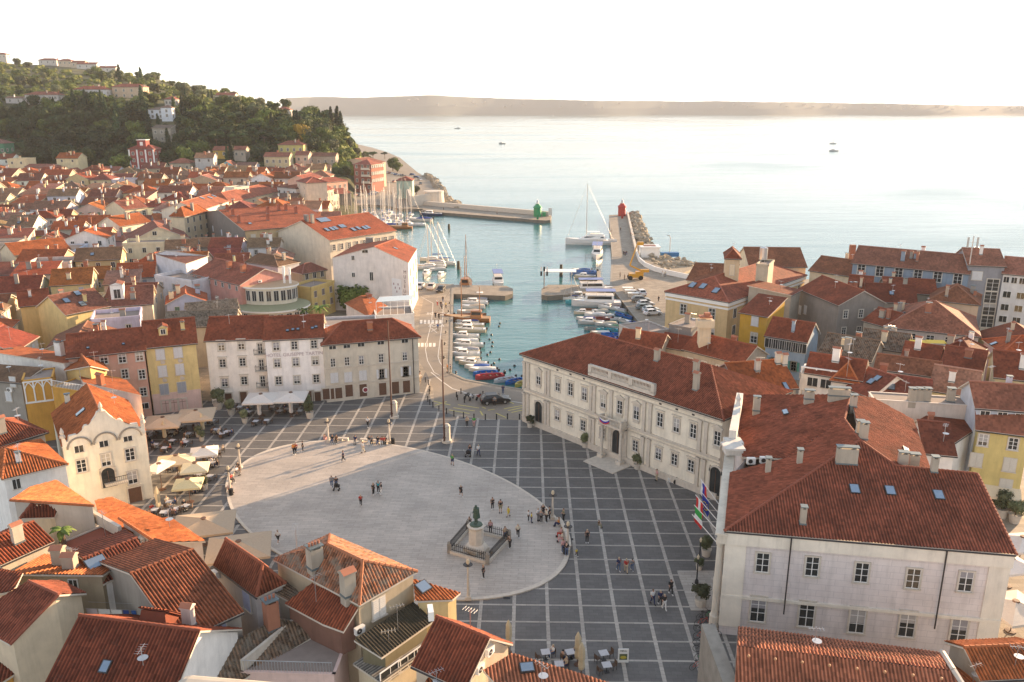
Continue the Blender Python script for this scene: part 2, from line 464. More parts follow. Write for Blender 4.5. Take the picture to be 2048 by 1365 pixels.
    def chim(s, x, y, h=1.3, w=.6, d=.45, col=None, cap='slab', pots=0):
        r = s.roof_at(x, y)
        if not r: return
        z = r[0]; m = M(); rz = getattr(s, 'rz', 0)
        m.box((x, y, z+h/2-.4), (w, d, h+.8), 0, rz)
        if cap == 'slab':
            for sx in (-1, 1): m.box(V((x, y, z+h+.09))+V((cos(rz), sin(rz), 0))*(sx*w*.36), (.12, d, .18), 0, rz)
            m.box((x, y, z+h+.22), (w+.14, d+.14, .09), 2, rz)
        elif cap == 'tile':
            m.box((x, y, z+h+.03), (w+.16, d+.16, .08), 0, rz)
            ux = V((cos(rz), sin(rz), 0)); uy = V((-sin(rz), cos(rz), 0)); c = V((x, y, z+h+.1))
            for sy in (-1, 1): m.face([c+ux*(w/2+.1)+uy*(sy*(d/2+.1)), c-ux*(w/2+.1)+uy*(sy*(d/2+.1)), c-ux*(w/2+.1)+V((0, 0, .28)), c+ux*(w/2+.1)+V((0, 0, .28))], 1)
            for sx in (-1, 1): m.face([c+ux*(sx*(w/2+.1))+uy*(d/2+.1), c+ux*(sx*(w/2+.1))-uy*(d/2+.1), c+ux*(sx*(w/2+.1))+V((0, 0, .28))], 0)
        for i in range(pots):
            q = V((x, y, 0))+V((cos(rz), sin(rz), 0))*(w*((i+.5)/pots-.5)); m.tube((q.x, q.y, z+h), (q.x, q.y, z+h+.55), .09, .11, 8, 1)
        m.box((x, y, z+.03), (w+.1, d+.1, .16), 2, rz)
        m.build('chimney', [PLASTER, simple('chimney_tile', (.36, .14, .08), .8, var=.2), LEAD], s.root, col or s.wcol)
    def chim_px(s, px, py, **k):
        q = s.roof_px(px, py)
        if q: s.chim(q[0].x, q[0].y, **k)
    def sky(s, px, py, w=.8, l=1.2):
        q = s.roof_px(px, py)
        if not q: return
        p, n = q; u = V((0, 0, 1)).cross(n); 
        if u.length < .01: u = V((1, 0, 0))
        u.normalize(); v = n.cross(u); m = M(); c = p+n*.08
        m.box(c, (w+.16, l+.16, .16), 0, ax=(u, v, n)); m.box(c+n*.085, (w, l, .02), 1, ax=(u, v, n))
        m.build('skylight', [GUT, SKYL], s.root)
    def auto(s, nch=1, nsk=0):
        """chimneys and roof lights scattered over the pitches"""
        pl = [p for p in s.planes]
        for i in range(nch+nsk):
            for _ in range(12):
                q = random.choice(pl); ws = [random.random()+.15 for _ in q]; t = sum(ws)
                p = sum((a*(w/t) for a, w in zip(q, ws)), V())
                r = s.roof_at(p.x, p.y)
                if r: break
            else: continue
            if i < nch: s.chim(p.x, p.y, random.uniform(1., 2.1), random.uniform(.5, 1.), random.uniform(.4, .55), random.choice([s.wcol, WHT, CREAM, (.36, .15, .09), GREY]), random.choice(['slab', 'tile', 'tile']), 0)
            else:
                n = r[1]; u = V((0, 0, 1)).cross(n)
                if u.length < .01: continue
                u.normalize(); v = n.cross(u); c = V((p.x, p.y, r[0]))+n*.08; m = M()
                m.box(c, (.9, 1.2, .16), 0, ax=(u, v, n)); m.box(c+n*.085, (.74, 1.04, .02), 1, ax=(u, v, n)); m.build('skylight', [GUT, SKYL], s.root)
def rect_house(A, B, C, ze, roof='G', rise=2.2, zb=0., ov=.35, **kw):
    """A,B: eave corners of the front, left to right; C: right back corner or a depth in metres"""
    h = House(**kw); A, B = W(A, ze), W(B, ze); A.z = B.z = ze
    u = (B-A).normalized(); n = V((-u.y, u.x, 0)); L = (B-A).length
    if isinstance(C, (int, float)): d = C
    else:
        C = W(C, ze); d = (C-B).dot(n)
    h.rz = atan2(u.y, u.x)
    def q(s_, t_, z): return A+u*s_+n*t_+V((0, 0, z-ze))
    ol = [q(0, 0, ze), q(L, 0, ze), q(L, d, ze), q(0, d, ze)]
    h.base(ol, zb); zr = ze+rise; h.zmax = zr; lo = ze-ov*rise/(d/2) if roof in 'GH' else ze
    R = []; rid = []; gut = []; gab = []
    if roof == 'G':
        k = rise/(d/2); z0 = ze-ov*k
        R = [[q(-ov, -ov, z0), q(L+ov, -ov, z0), q(L+ov, d/2, zr), q(-ov, d/2, zr)], [q(L+ov, d+ov, z0), q(-ov, d+ov, z0), q(-ov, d/2, zr), q(L+ov, d/2, zr)]]
        rid = [(q(-ov, d/2, zr), q(L+ov, d/2, zr))]; gab = [[q(0, 0, ze), q(0, d, ze), q(0, d/2, zr-.08)], [q(L, 0, ze), q(L, d, ze), q(L, d/2, zr-.08)]]
        gut = [(q(-ov, -ov, z0), q(L+ov, -ov, z0))]
    elif roof == 'g':
        k = rise/(L/2); z0 = ze-ov*k
        R = [[q(-ov, -ov, z0), q(L/2, -ov, zr), q(L/2, d+ov, zr), q(-ov, d+ov, z0)], [q(L/2, -ov, zr), q(L+ov, -ov, z0), q(L+ov, d+ov, z0), q(L/2, d+ov, zr)]]
        rid = [(q(L/2, -ov, zr), q(L/2, d+ov, zr))]; gab = [[q(0, 0, ze), q(L, 0, ze), q(L/2, 0, zr-.08)], [q(0, d, ze), q(L, d, ze), q(L/2, d, zr-.08)]]
        gut = [(q(L+ov, -ov, z0), q(L+ov, d+ov, z0))]
    elif roof == 'H':
        i = min(L, d)/2*.98; k = rise/i; z0 = ze-ov*k
        e = [q(-ov, -ov, z0), q(L+ov, -ov, z0), q(L+ov, d+ov, z0), q(-ov, d+ov, z0)]
        if L >= d: r1, r2 = q(i, d/2, zr), q(L-i, d/2, zr); R = [[e[0], e[1], r2, r1], [e[1], e[2], r2], [e[2], e[3], r1, r2], [e[3], e[0], r1]]
        else: r1, r2 = q(L/2, i, zr), q(L/2, d-i, zr); R = [[e[0], e[1], r1], [e[1], e[2], r2, r1], [e[2], e[3], r2], [e[3], e[0], r1, r2]]
        rid = [(r1, r2)]+([(e[0], r1), (e[3], r1), (e[1], r2), (e[2], r2)] if L >= d else [(e[0], r1), (e[1], r1), (e[2], r2), (e[3], r2)])
        gut = [(e[0], e[1]), (e[1], e[2])]
    elif roof in 'Ss':      # S rises to the back, s falls to the back (front at ze+rise, given corners at that height)
        if roof == 's':
            za, zc = ze, ze-rise; ol = [q(0, 0, za), q(L, 0, za), q(L, d, zc), q(0, d, zc)]; h.zmax = za
        else:
            za, zc = ze, ze+rise; ol = [q(0, 0, za), q(L, 0, za), q(L, d, zc), q(0, d, zc)]
        k = (zc-za)/d
        R = [[q(-ov, -ov, za-ov*k), q(L+ov, -ov, za-ov*k), q(L+ov, d+ov, zc+ov*k), q(-ov, d+ov, zc+ov*k)]]
        gut = [(q(-ov, -ov, za-ov*k), q(L+ov, -ov, za-ov*k))] if roof == 'S' else []
    elif roof == 'F':       # flat terrace with a parapet
        m = M(); t = .25; h.put_walls(ol, zb)
        for a, b in ((0, 1), (1, 2), (2, 3), (3, 0)):
            pa, pb = ol[a], ol[b]; uu = (pb-pa).normalized(); m.box((pa+pb)/2+V((0, 0, rise/2)), ((pb-pa).length+t, t, rise), 1, ax=(uu, V((-uu.y, uu.x, 0)), V((0, 0, 1))))
        m.face([p-V((0, 0, .02)) for p in ol], 0)
        h.planes = [[p.copy() for p in ol]]; h.roof = m.build('roof', [simple('roof_terrace', (.27, .22, .19), .9, var=.25), PLASTER], h.root, h.wcol)
        return h
    h.put_walls(ol, zb, gab); h.put_roof(R, rid, gut)
    return h
def poly_house(pts, planes, outline, zb=0., inset=.3, ridges=(), gutters=(), **kw):
    """free roof: pts are (px,py,z) read from the photo, planes and outline index them"""
    h = House(**kw); p = [W(q) for q in pts]; ol = [p[i].copy() for i in outline]
    h.base(ol, zb); h.zmax = max(q.z for q in p); h.rz = 0
    a, b = ol[0], ol[1]; h.rz = atan2(b.y-a.y, b.x-a.x)
    c = V((h.c.x, h.c.y, 0)); o2 = []
    for q in ol:
        d = V((q.x, q.y, 0))-c; L = d.length; k = max(0, (L-inset*1.3)/L)
        o2.append(V((c.x+d.x*k, c.y+d.y*k, q.z-.14)))
    h.put_walls(o2, zb); h.put_roof([[p[i] for i in f] for f in planes], [(p[i], p[j]) for i, j in ridges], [(p[i], p[j]) for i, j in gutters])
    return h
def ridge_house(R1, R2, E1, E2, zr, ze, ends='GG', **kw):
    """ridge R1-R2 at zr and front eave E1-E2 at ze read from the photo; the back pitch mirrors the front"""
    R1, R2, E1, E2 = P(*R1, zr), P(*R2, zr), P(*E1, ze), P(*E2, ze)
    u = (R2-R1); u.z = 0; u.normalize(); n = V((-u.y, u.x, 0))
    dd = (abs((E1-R1).dot(n))+abs((E2-R2).dot(n)))/2; sg = 1 if (E1-R1).dot(n) > 0 else -1
    def at(R, s_, t_, z): q = R+u*s_+n*t_; q.z = z; return q
    s1 = 0 if ends[0] == 'G' else min(-.5, (E1-R1).dot(u)); s2 = 0 if ends[1] == 'G' else max(.5, (E2-R2).dot(u))
    pts = [at(R1, s1, sg*dd, ze), at(R2, s2, sg*dd, ze), at(R2, s2, -sg*dd, ze), at(R1, s1, -sg*dd, ze), R1, R2]
    pl = [[0, 1, 5, 4], [2, 3, 4, 5]]; ol = [0, 1]; rd = [(4, 5)]
    if ends[1] == 'H': pl.append([1, 2, 5]); ol += [2]; rd += [(1, 5), (2, 5)]
    else: ol += [5, 2]
    if ends[0] == 'H': pl.append([3, 0, 4]); ol += [3]; rd += [(0, 4), (3, 4)]
    else: ol += [3, 4]
    return poly_house(pts, pl, ol, ridges=rd, gutters=[(0, 1)], **kw)
# ---------------------------------------------------------------- camera, sun, sky, air
cam = bpy.data.cameras.new('camera'); cam.sensor_width = 36; cam.lens = 36*FPX/2048; cam.clip_end = 30000; cam.clip_start = .3
camo = bpy.data.objects.new('camera', cam); COL.objects.link(camo); camo.location = (0, 0, CH); camo.rotation_euler = (pi/2-TH, 0, 0)
SC.camera = camo
SUNAZ, SUNEL = radians(49.5), radians(10.6)
w = bpy.data.worlds.new('World'); SC.world = w; w.use_nodes = True
nt = w.node_tree; sky = nt.nodes.new('ShaderNodeTexSky'); sky.sky_type = 'NISHITA'; sky.sun_disc = False
sky.sun_elevation = SUNEL; sky.sun_rotation = SUNAZ; sky.air_density = 1.; sky.dust_density = .15; sky.ozone_density = .8
bg = nt.nodes['Background']; bg.inputs[1].default_value = .15; hs = N(nt, 'ShaderNodeHueSaturation', i_Saturation=.5); nt.links.new(sky.outputs[0], hs.inputs['Color']); ma = N(nt, 'ShaderNodeVectorMath', operation='MULTIPLY_ADD'); nt.links.new(hs.outputs[0], ma.inputs[0]); ma.inputs[1].default_value = (.17, .17, .17); ma.inputs[2].default_value = (1, 1, 1); dv = N(nt, 'ShaderNodeVectorMath', operation='DIVIDE'); nt.links.new(hs.outputs[0], dv.inputs[0]); nt.links.new(ma.outputs[0], dv.inputs[1])   # soft roll-off of the brightest sky, as film does
nt.links.new(mixc(nt, 1., dv.outputs[0], (1., 1., 1.04), 'MULTIPLY'), bg.inputs[0])
sl = bpy.data.lights.new('sun', 'SUN'); sl.energy = 4.4; sl.angle = radians(.6); sl.color = (1., .68, .40)
so = bpy.data.objects.new('sun', sl); COL.objects.link(so)
so.rotation_euler = (pi/2-SUNEL, 0, pi-SUNAZ)
SC.view_settings.view_transform = 'Standard'; SC.view_settings.look = 'None'; SC.view_settings.exposure = 1.93; SC.view_settings.gamma = 1
# air
hz = M().box((0, 2900, 78.), (11400, 6600, 164)); ho = tagset(hz.build('haze', []), kind='stuff')
hm = bpy.data.materials.new('haze_air'); hm.use_nodes = True; t_ = hm.node_tree
t_.nodes.remove(t_.nodes['Principled BSDF']); pv = t_.nodes.new('ShaderNodeVolumePrincipled')
pv.inputs['Color'].default_value = (.93, .94, .96, 1); pv.inputs['Density'].default_value = .00008; pv.inputs['Anisotropy'].default_value = .0
t_.links.new(pv.outputs[0], t_.nodes['Material Output'].inputs['Volume']); ho.data.materials.append(hm)
# ---------------------------------------------------------------- sea
def sea_mat():
    m, nt, b = nmat('sea_water'); p = pos(nt)
    b.inputs['Base Color'].default_value = (.035, .145, .15, 1); b.inputs['Roughness'].default_value = .07
    b.inputs['IOR'].default_value = 1.36
    s1 = noi(nt, vscale(nt, p, (.16, .7, 1)), 1.1, 4, .6, .5)
    s2 = noi(nt, vscale(nt, p, (.035, .2, 1)), .6, 4, .6, .4)
    a = N(nt, 'ShaderNodeMath', operation='MULTIPLY_ADD', i_1=2.2); nt.links.new(s2, a.inputs[0]); nt.links.new(s1, a.inputs[2])
    nt.links.new(bump(nt, a.outputs[0], .62, .16), b.inputs['Normal'])
    f = noi(nt, vscale(nt, p, (.002, .006, 1)), 1.5, 3, .5, .8)
    nt.links.new(ramp(nt, f, [(.4, .06), (.65, .2)]), b.inputs['Roughness'])
    return m
SEAM = sea_mat()
sm = M(); sm.face([(-5500, -120, SEA), (5500, -120, SEA), (5500, 6100, SEA), (-5500, 6100, SEA)])
struct(sm, 'sea', SEAM)
sb = M(); sb.face([(-5500, -120, -3), (5500, -120, -3), (5500, 6100, -3), (-5500, 6100, -3)]); struct(sb, 'sea_bed', simple('sea_bed', (.03, .06, .06)))
# ---------------------------------------------------------------- land
def pave_mat(name, col, sx, sy, joint=.55, var=.18, rot=0., big=.1, rough=.75):
    m, nt, b = nmat(name); p = pos(nt)
    mp = N(nt, 'ShaderNodeMapping'); nt.links.new(p, mp.inputs[0]); mp.inputs['Rotation'].default_value = (0, 0, rot)
    br = N(nt, 'ShaderNodeTexBrick', i_Scale=1., i_Mortar_Size=.018, i_Mortar_Smooth=.3, i_Bias=0., i_Brick_Width=sx, i_Row_Height=sy)
    nt.links.new(mp.outputs[0], br.inputs[0])
    br.inputs['Color1'].default_value = (*(c*(1-var) for c in col), 1); br.inputs['Color2'].default_value = (*(c*(1+var) for c in col), 1)
    br.inputs['Mortar'].default_value = (*(c*joint for c in col), 1)
    c = mixc(nt, 1., br.outputs[0], ramp(nt, noi(nt, p, .18, 6, .6), [(.3, 1-big*2.2), (.7, 1+big)]), 'MULTIPLY')
    c = mixc(nt, 1., c, ramp(nt, noi(nt, p, 2.3, 5, .7), [(.25, .88), (.6, 1.04)]), 'MULTIPLY')
    nt.links.new(c, b.inputs['Base Color']); b.inputs['Roughness'].default_value = rough
    nt.links.new(bump(nt, noi(nt, p, 5, 3), .15, .02), b.inputs['Normal'])
    return m
GRA = .0197
PV_LAND = pave_mat('harbour_paving', (.30, .25, .19), 1.2, .7)
PV_SQ = pave_mat('dark_slab_paving', (.13, .125, .12), .95, .48, rot=GRA, var=.1, joint=.7, big=.09)
PV_OV = pave_mat('white_limestone_paving', (.45, .395, .34), 1.6, .42, rot=.05, var=.09, joint=.6, big=.1, rough=.55)
PV_LINE = pave_mat('pale_stone_strip', (.40, .37, .33), 1.3, .5, var=.12, rot=GRA)
ASPH = pave_mat('road_surface', (.235, .2, .16), 6., 6., var=.03, joint=.95, big=.08)
DIRT = simple('alley_ground', (.16, .14, .12), .9, var=.3)
g = lambda *q: [P(*a) for a in q]
coast = g((901, 747), (930, 760), (996, 772), (1053, 781))+[V((14, 137, 0)), V((31, 152, 0)), V((31, 172, 0))]+g((1284, 650), (1222, 573), (1225, 512), (1219, 431), (1259, 429))
coast += g((1274, 470), (1284, 500), (1300, 521), (1345, 548), (1378, 556))+[V((66, 236, 0)), V((90, 232, 0)), V((140, 225, 0)), V((420, 260, 0)), V((420, -100, 0)), V((-560, -100, 0)), V((-700, 1450, 0))]
coast += g((700, 285), (745, 296), (775, 305), (800, 316), (835, 345), (861, 361), (873, 378), (884, 398), (918, 414.5))
BW = g((848, 409), (1103, 431.5), (1101, 440.5), (1090, 441.5), (866, 424))
coast += [V((-38, 418, 0))]+BW[:0]+g((850, 412), (846, 418), (795, 417), (779, 412), (753, 410), (730, 409), (679, 415), (656, 428), (664, 446), (720, 462), (770, 475), (790, 500), (835, 566), (905, 569), (905, 583))
def edge_ngon(m, pts, z, mi=0):
    """concave polygon as triangles"""
    bm = bmesh.new(); f = bm.faces.new([bm.verts.new((p[0], p[1], z)) for p in pts]); bmesh.ops.triangulate(bm, faces=[f])
    for t in bm.faces: m.face([v.co.copy() for v in t.verts], mi)
    bm.free()
lm = M(); edge_ngon(lm, coast, 0.); struct(lm, 'land', PV_LAND)
QW = simple('quay_wall_stone', (.17, .15, .12), .9, var=.45, vscl=.8)
def skirt(pts, z0, z1, name, mat, closed=True, kerb=0):
    m = M(); n = len(pts)
    for i in range(n if closed else n-1):
        a, b = pts[i], pts[(i+1) % n]; m.face([(a[0], a[1], z0), (b[0], b[1], z0), (b[0], b[1], z1), (a[0], a[1], z1)])
    return tagset(m.build(name, mat), kind='structure')
skirt(coast, -3., 0., 'quay_wall', QW)
# pale coping along the harbour edge
cm = M()
def strip(m, a, b, w, z, mi=0, t=0.):
    a, b = V((a[0], a[1], 0)), V((b[0], b[1], 0)); u = (b-a).normalized(); n = V((-u.y, u.x, 0))*(w/2); z = V((0, 0, z))
    if t: m.box((a+b)/2+z, ((b-a).length, w, t), mi, atan2(u.y, u.x))
    else: m.face([a-n+z, b-n+z, b+n+z, a+n+z], mi)
hb = coast[-2:]+coast[:12]
for a, b in zip(hb, hb[1:]): strip(cm, a, b, .6, .03, 0, .08)
struct(cm, 'quay_kerb', STONE_D)
# piers and breakwaters
pm = M()
pm.prism(g((903, 570), (1012, 572), (1026, 578), (1025, 588), (1010, 592), (903, 588)), -3, .004, 1, 0)
pm.prism(g((1083, 578), (1096, 570), (1222, 570), (1224, 584), (1095, 592), (1083, 590)), -3, .006, 1, 0)
pm.prism(g((1064+130, 540), (1201, 540), (1202, 572), (1195, 572)), -2.2, -.2, 1, 0)
struct(pm, 'pier', [PV_LAND, QW])
bw = M(); bw.prism([BW[0], BW[1], BW[2], BW[3], BW[4], P(845, 420)], -3, .01, 1, 0)
a, b = P(850, 410.5), P(1100, 432.5)
strip(bw, a, b, 1.6, 1.0, 2, 2.0); struct(bw, 'breakwater', [PV_LAND, QW, STONE])
# terrain of the hill on the left
def ipl(x, xs, ys):
    if x <= xs[0]: return ys[0]
    for i in range(1, len(xs)):
        if x <= xs[i]: t = (x-xs[i-1])/(xs[i]-xs[i-1]); return ys[i-1]+(ys[i]-ys[i-1])*t
    return ys[-1]
def zat(py, Y): d = ray(0, py); return CH+Y*d.z/d.y
AX = [-300, 0, 150, 300, 450, 600, 650, 690, 706, 722]
SKY = [92, 122, 133, 155, 187, 226, 243, 275, 300, 330]; YS = [1000, 1000, 960, 900, 800, 680, 640, 600, 580, 570]
KNY = [205, 205, 200, 200, 215, 262, 290, 315, 335, 400]; YK = [610, 610, 610, 600, 590, 560, 545, 535, 530, 530]
YB = [455, 455, 455, 455, 455, 462, 468, 475, 500, 520]; ZB = [7, 7, 6, 6, 6, 5, 4, 3, 0, -3]
def ground(x, y):
    if y < 250: return 0.
    ap = 1024+1705.7*x/y
    if ap > 735: return -1.5
    ys, yk, yb, zb = ipl(ap, AX, YS), ipl(ap, AX, YK), ipl(ap, AX, YB), ipl(ap, AX, ZB)
    zs, zk = zat(ipl(ap, AX, SKY), ys), zat(ipl(ap, AX, KNY), yk)
    if ap > 706: k = (735-ap)/29; zs = -1.5+(zs+1.5)*k; zk = -1.5+(zk+1.5)*k
    if y < yb: z = ipl(y, [280, yb], [-.3, zb])
    elif y < yk: t = (y-yb)/(yk-yb); z = zb+(zk-zb)*(t*.75+.25*t*t*(3-2*t))
    elif y < ys: z = zk+(zs-zk)*(y-yk)/(ys-yk)
    else: z = zs-(y-ys)*.06
    if z > 2: z += noise.noise(V((x*.02, y*.02, 0)))*min(2.5, z*.1)
    return z
def hillpx(px, py):
    d = ray(px, py); Y = 300.
    while Y < 1100:
        q = V((d.x/d.y*Y, Y, CH+Y*d.z/d.y))
        if q.z <= ground(q.x, q.y): return V((q.x, q.y, ground(q.x, q.y)))
        Y += 2.
    return None
def gmat():
    m, nt, b = nmat('hill_ground'); p = pos(nt)
    c = mixc(nt, ramp(nt, noi(nt, p, .03, 5, .6), [(.4, 0.), (.6, 1.)]), (.035, .045, .015), (.10, .10, .035))
    c = mixc(nt, ramp(nt, noi(nt, p, .2, 5, .7), [(.5, 0.), (.75, .6)]), c, (.16, .12, .07))
    nt.links.new(c, b.inputs['Base Color']); b.inputs['Roughness'].default_value = .95
    nt.links.new(bump(nt, noi(nt, p, .6, 5, .7), 1., 1.), b.inputs['Normal']); return m
tm = M(); aps = [-300+8*i for i in range(131)]; yy = [250+14*i for i in range(83)]
for ap in aps:
    for y in yy: x = (ap-1024)/1705.7*y; tm.v.append(V((x, y, ground(x, y)-.25)))
ny = len(yy)
for i in range(len(aps)-1):
    for j in range(ny-1): tm.f.append((i*ny+j, (i+1)*ny+j, (i+1)*ny+j+1, i*ny+j+1)); tm.mi.append(0)
tm.smooth = True; struct(tm, 'hillside', gmat())
# distant coast
fh = M(); n = 240; prof = []
for i in range(n+1):
    px = 560+(2300-560)*i/n; Y = 5000+120*sin(i*.13)
    top = ipl(px, [560, 640, 700, 860, 950, 1200, 1400, 1550, 1750, 1900, 2060, 2300], [196, 194, 196, 191, 196, 202, 203, 204, 207, 210, 212, 212])
    top += 1.3*noise.noise(V((px*.012, 0, 3)))+.8*noise.noise(V((px*.06, 2, 3)))
    x = (px-CX)/FPX*(Y*_c+13); z = zat(top, Y+260)
    prof.append([V((x, Y-30, SEA-.5)), V((x, Y, 2)), V((x, Y+90+10*noise.noise(V((i*.3, 0, 0))), z*.45+2*noise.noise(V((i*.21, 5, 0))))), V((x*1.02, Y+260, z)), V((x*1.1, Y+900, z-20))])
for i in range(n):
    for j in range(4): fh.face([prof[i][j], prof[i+1][j], prof[i+1][j+1], prof[i][j+1]])
fh.smooth = True
dm_ = M()
for _ in range(50): i_ = random.randint(30, n-8); q_ = prof[i_][2].lerp(prof[i_][3], random.random()*.6); dm_.box(q_+V((random.uniform(-8, 8), -8, 4)), (random.uniform(10, 22), 10, random.uniform(7, 12)))
tagset(dm_.build('distant_town', simple('distant_plaster', (.3, .29, .27))), 'pale houses strung along the distant coast, each only a speck', 'houses', None, 'stuff')
struct(fh, 'distant_coast', simple('distant_woods', (.10, .125, .12), .95, var=.15, vscl=.006))
# ---------------------------------------------------------------- Tartini square: paving, strips, oval
EC, EA, EB = V((-15.7, 93., 0)), 25.87, 15.53; EU = V((-.7626, .6468, 0)); EV = V((.6468, .7626, 0))
def ell(t, k=1.): return EC+EU*(EA*k*cos(t))+EV*(EB*k*sin(t))
def in_ell(p, k=1.): d = V((p[0], p[1], 0))-EC; return (d.dot(EU)/EA)**2+(d.dot(EV)/EB)**2 < k*k
sq = [P(*a) for a in ((862, 745), (857, 785), (868, 815), (910, 832), (970, 839), (1060, 841), (1210, 900), (1440, 1000))]+[V((26, 40, 0)), V((-45, 40, 0)), V((-75, 80, 0)), V((-72, 130, 0))]+[P(590, 800), P(835, 783), P(850, 745)]
s_ = M(); edge_ngon(s_, sq, .004); struct(s_, 'square_paving', PV_SQ)
def inpoly(p, poly):
    ins = False; j = len(poly)-1
    for i in range(len(poly)):
        if (poly[i][1] > p[1]) != (poly[j][1] > p[1]) and p[0] < (poly[j][0]-poly[i][0])*(p[1]-poly[i][1])/(poly[j][1]-poly[i][1])+poly[i][0]: ins = not ins
        j = i
    return ins
gx = V((cos(GRA), -sin(GRA), 0)); gy = V((sin(GRA), cos(GRA), 0))
rows = [787.4, 799.5, 812.6, 825.5, 839.7, 854.3, 869.4, 885.3, 901.7, 917.6, 935.8, 954.5, 974.7, 996, 1017.5, 1040.2, 1064.4, 1089.5, 1117.5, 1147, 1177.4, 1210, 1243.5, 1280, 1318.5, 1362]
gl = M()
def runs(fn, t0, t1, w, z):
    st = .2; t = t0; cur = None
    while t <= t1:
        p = fn(t); ok = inpoly(p, sq) and not in_ell(p, .995)
        if ok and cur is None: cur = t
        if (not ok or t+st > t1) and cur is not None: strip(gl, fn(cur), fn(t), w, z); cur = None
        t += st
ry = [P(1055, y).y for y in rows]+[57.2, 54.3, 51.4, 48.5]
for y in ry:
    o = P(1055, 900); o = V((o.x, 0, 0)); runs(lambda t, y=y: V((0, y, 0))+gx*t, -80, 60, .24, .008)
xa = P(1083, 900)
for k in range(-20, 10):
    o = xa+gx*(3.317*k); runs(lambda t, o=o: o+gy*t, -60, 50, .36, .012)
struct(gl, 'paving_strips', PV_LINE)
ov = M(); n = 96
ov.prism([ell(2*pi*i/n) for i in range(n)], .0, .13, 0, 0, False); struct(ov, 'oval_paving', PV_OV)
ob = M()
for k_ in (.3, 1.0, 1.7, 2.6, 3.5, 4.4, 5.1, 5.9): q_ = ell(k_, 1.015); ob.box((q_.x, q_.y, .03), (.7, .35, .05), 1)
for i in range(n):
    a, b, c, d = ell(2*pi*i/n, .985), ell(2*pi*(i+1)/n, .985), ell(2*pi*(i+1)/n, 1.006), ell(2*pi*i/n, 1.006)
    up = V((0, 0, .136)); ob.face([a+up, b+up, c+up, d+up]); ob.face([d+up, c+up, V((c.x, c.y, 0)), V((d.x, d.y, 0))])
struct(ob, 'oval_kerb', [STONE, BLACK])
# road along the harbour with its markings
rd = [P(*a) for a in ((848, 596), (884, 596), (888, 640), (882, 690), (877, 715), (882, 728), (901, 752), (928, 766), (996, 778), (1053, 787), (1055, 838), (960, 836), (900, 826), (868, 800), (866, 775), (852, 745), (836, 720), (836, 680), (838, 640))]
r_ = M(); edge_ngon(r_, rd, .006); struct(r_, 'road', ASPH)
mk = M()
def pxline(m, a, b, w, z=.012, mi=0): strip(m, P(*a), P(*b), w, z, mi)
WL = [(842, 594), (866, 607), (865, 625), (862, 651), (855, 678), (851, 700), (855, 722), (868, 745), (880, 752)]
WR = [(886, 600), (886, 632), (881.5, 669), (876, 713), (879, 724), (888, 737)]
for L in (WL, WR):
    for a, b in zip(L, L[1:]): pxline(mk, a, b, .13)
for x0, x1, y, k in ((840, 886, 644, 6), (834, 874, 690, 5)):
    for i in range(k): x = x0+(x1-x0)*(i+.3)/k; pxline(mk, (x, y+4), (x+.2, y-3.5), .55)
pxline(mk, (863, 657), (874, 666), .15); pxline(mk, (874, 657), (862, 664), .15)
kerbc = [(862, 745), (885, 764), (905, 778), (935, 787), (975, 796), (1055, 808)]
for a, b in zip(kerbc, kerbc[1:]): pxline(mk, a, b, .2)
z5 = lambda x, y: (800+x*.14652, 720+y*.14652)
for a in ((460, 565, 690, 620), (480, 625, 640, 570), (790, 615, 1080, 660), (730, 655, 1020, 700), (670, 685, 950, 735), (1095, 700, 1130, 760), (1420, 670, 1705, 620), (1475, 695, 1710, 645), (1520, 720, 1710, 680), (1310, 730, 1450, 790), (1450, 555, 1550, 600), (1120, 645, 1170, 665), (1200, 690, 1290, 675)):
    pxline(mk, z5(a[0], a[1]), z5(a[2], a[3]), .22, .016, 1)
struct(mk, 'road_markings', [simple('road_white', (.6, .58, .54), .7, var=.15), simple('road_yellow', (.55, .47, .12), .7, var=.2)])
def text(s, loc, size, rot, mat, parent=None, name='lettering', ext=.01, align='CENTER'):
    c = bpy.data.curves.new(name, 'FONT'); c.body = s; c.size = size; c.extrude = ext; c.align_x = align; c.align_y = 'CENTER'
    o = bpy.data.objects.new(name, c); COL.objects.link(o); bpy.context.view_layer.update()
    me = bpy.data.meshes.new_from_object(o); bpy.data.objects.remove(o)
    me.materials.clear(); me.materials.append(mat)
    o = bpy.data.objects.new(name, me); COL.objects.link(o); o.rotation_euler = rot
    if parent: o.parent = parent; loc = V(loc)-wloc(parent)
    o.location = loc; return o
for s, q in (('ŠOLA', (873, 652)), ('SCUOLA', (877, 628))):
    o = text(s, P(*q)+V((0, 0, .012)), 1.5, (0, 0, 0), MATS['road_white'], ext=.002); o.scale = (1., 1.9, 1)
    tagset(o, kind='structure'); o.name = 'road_lettering'
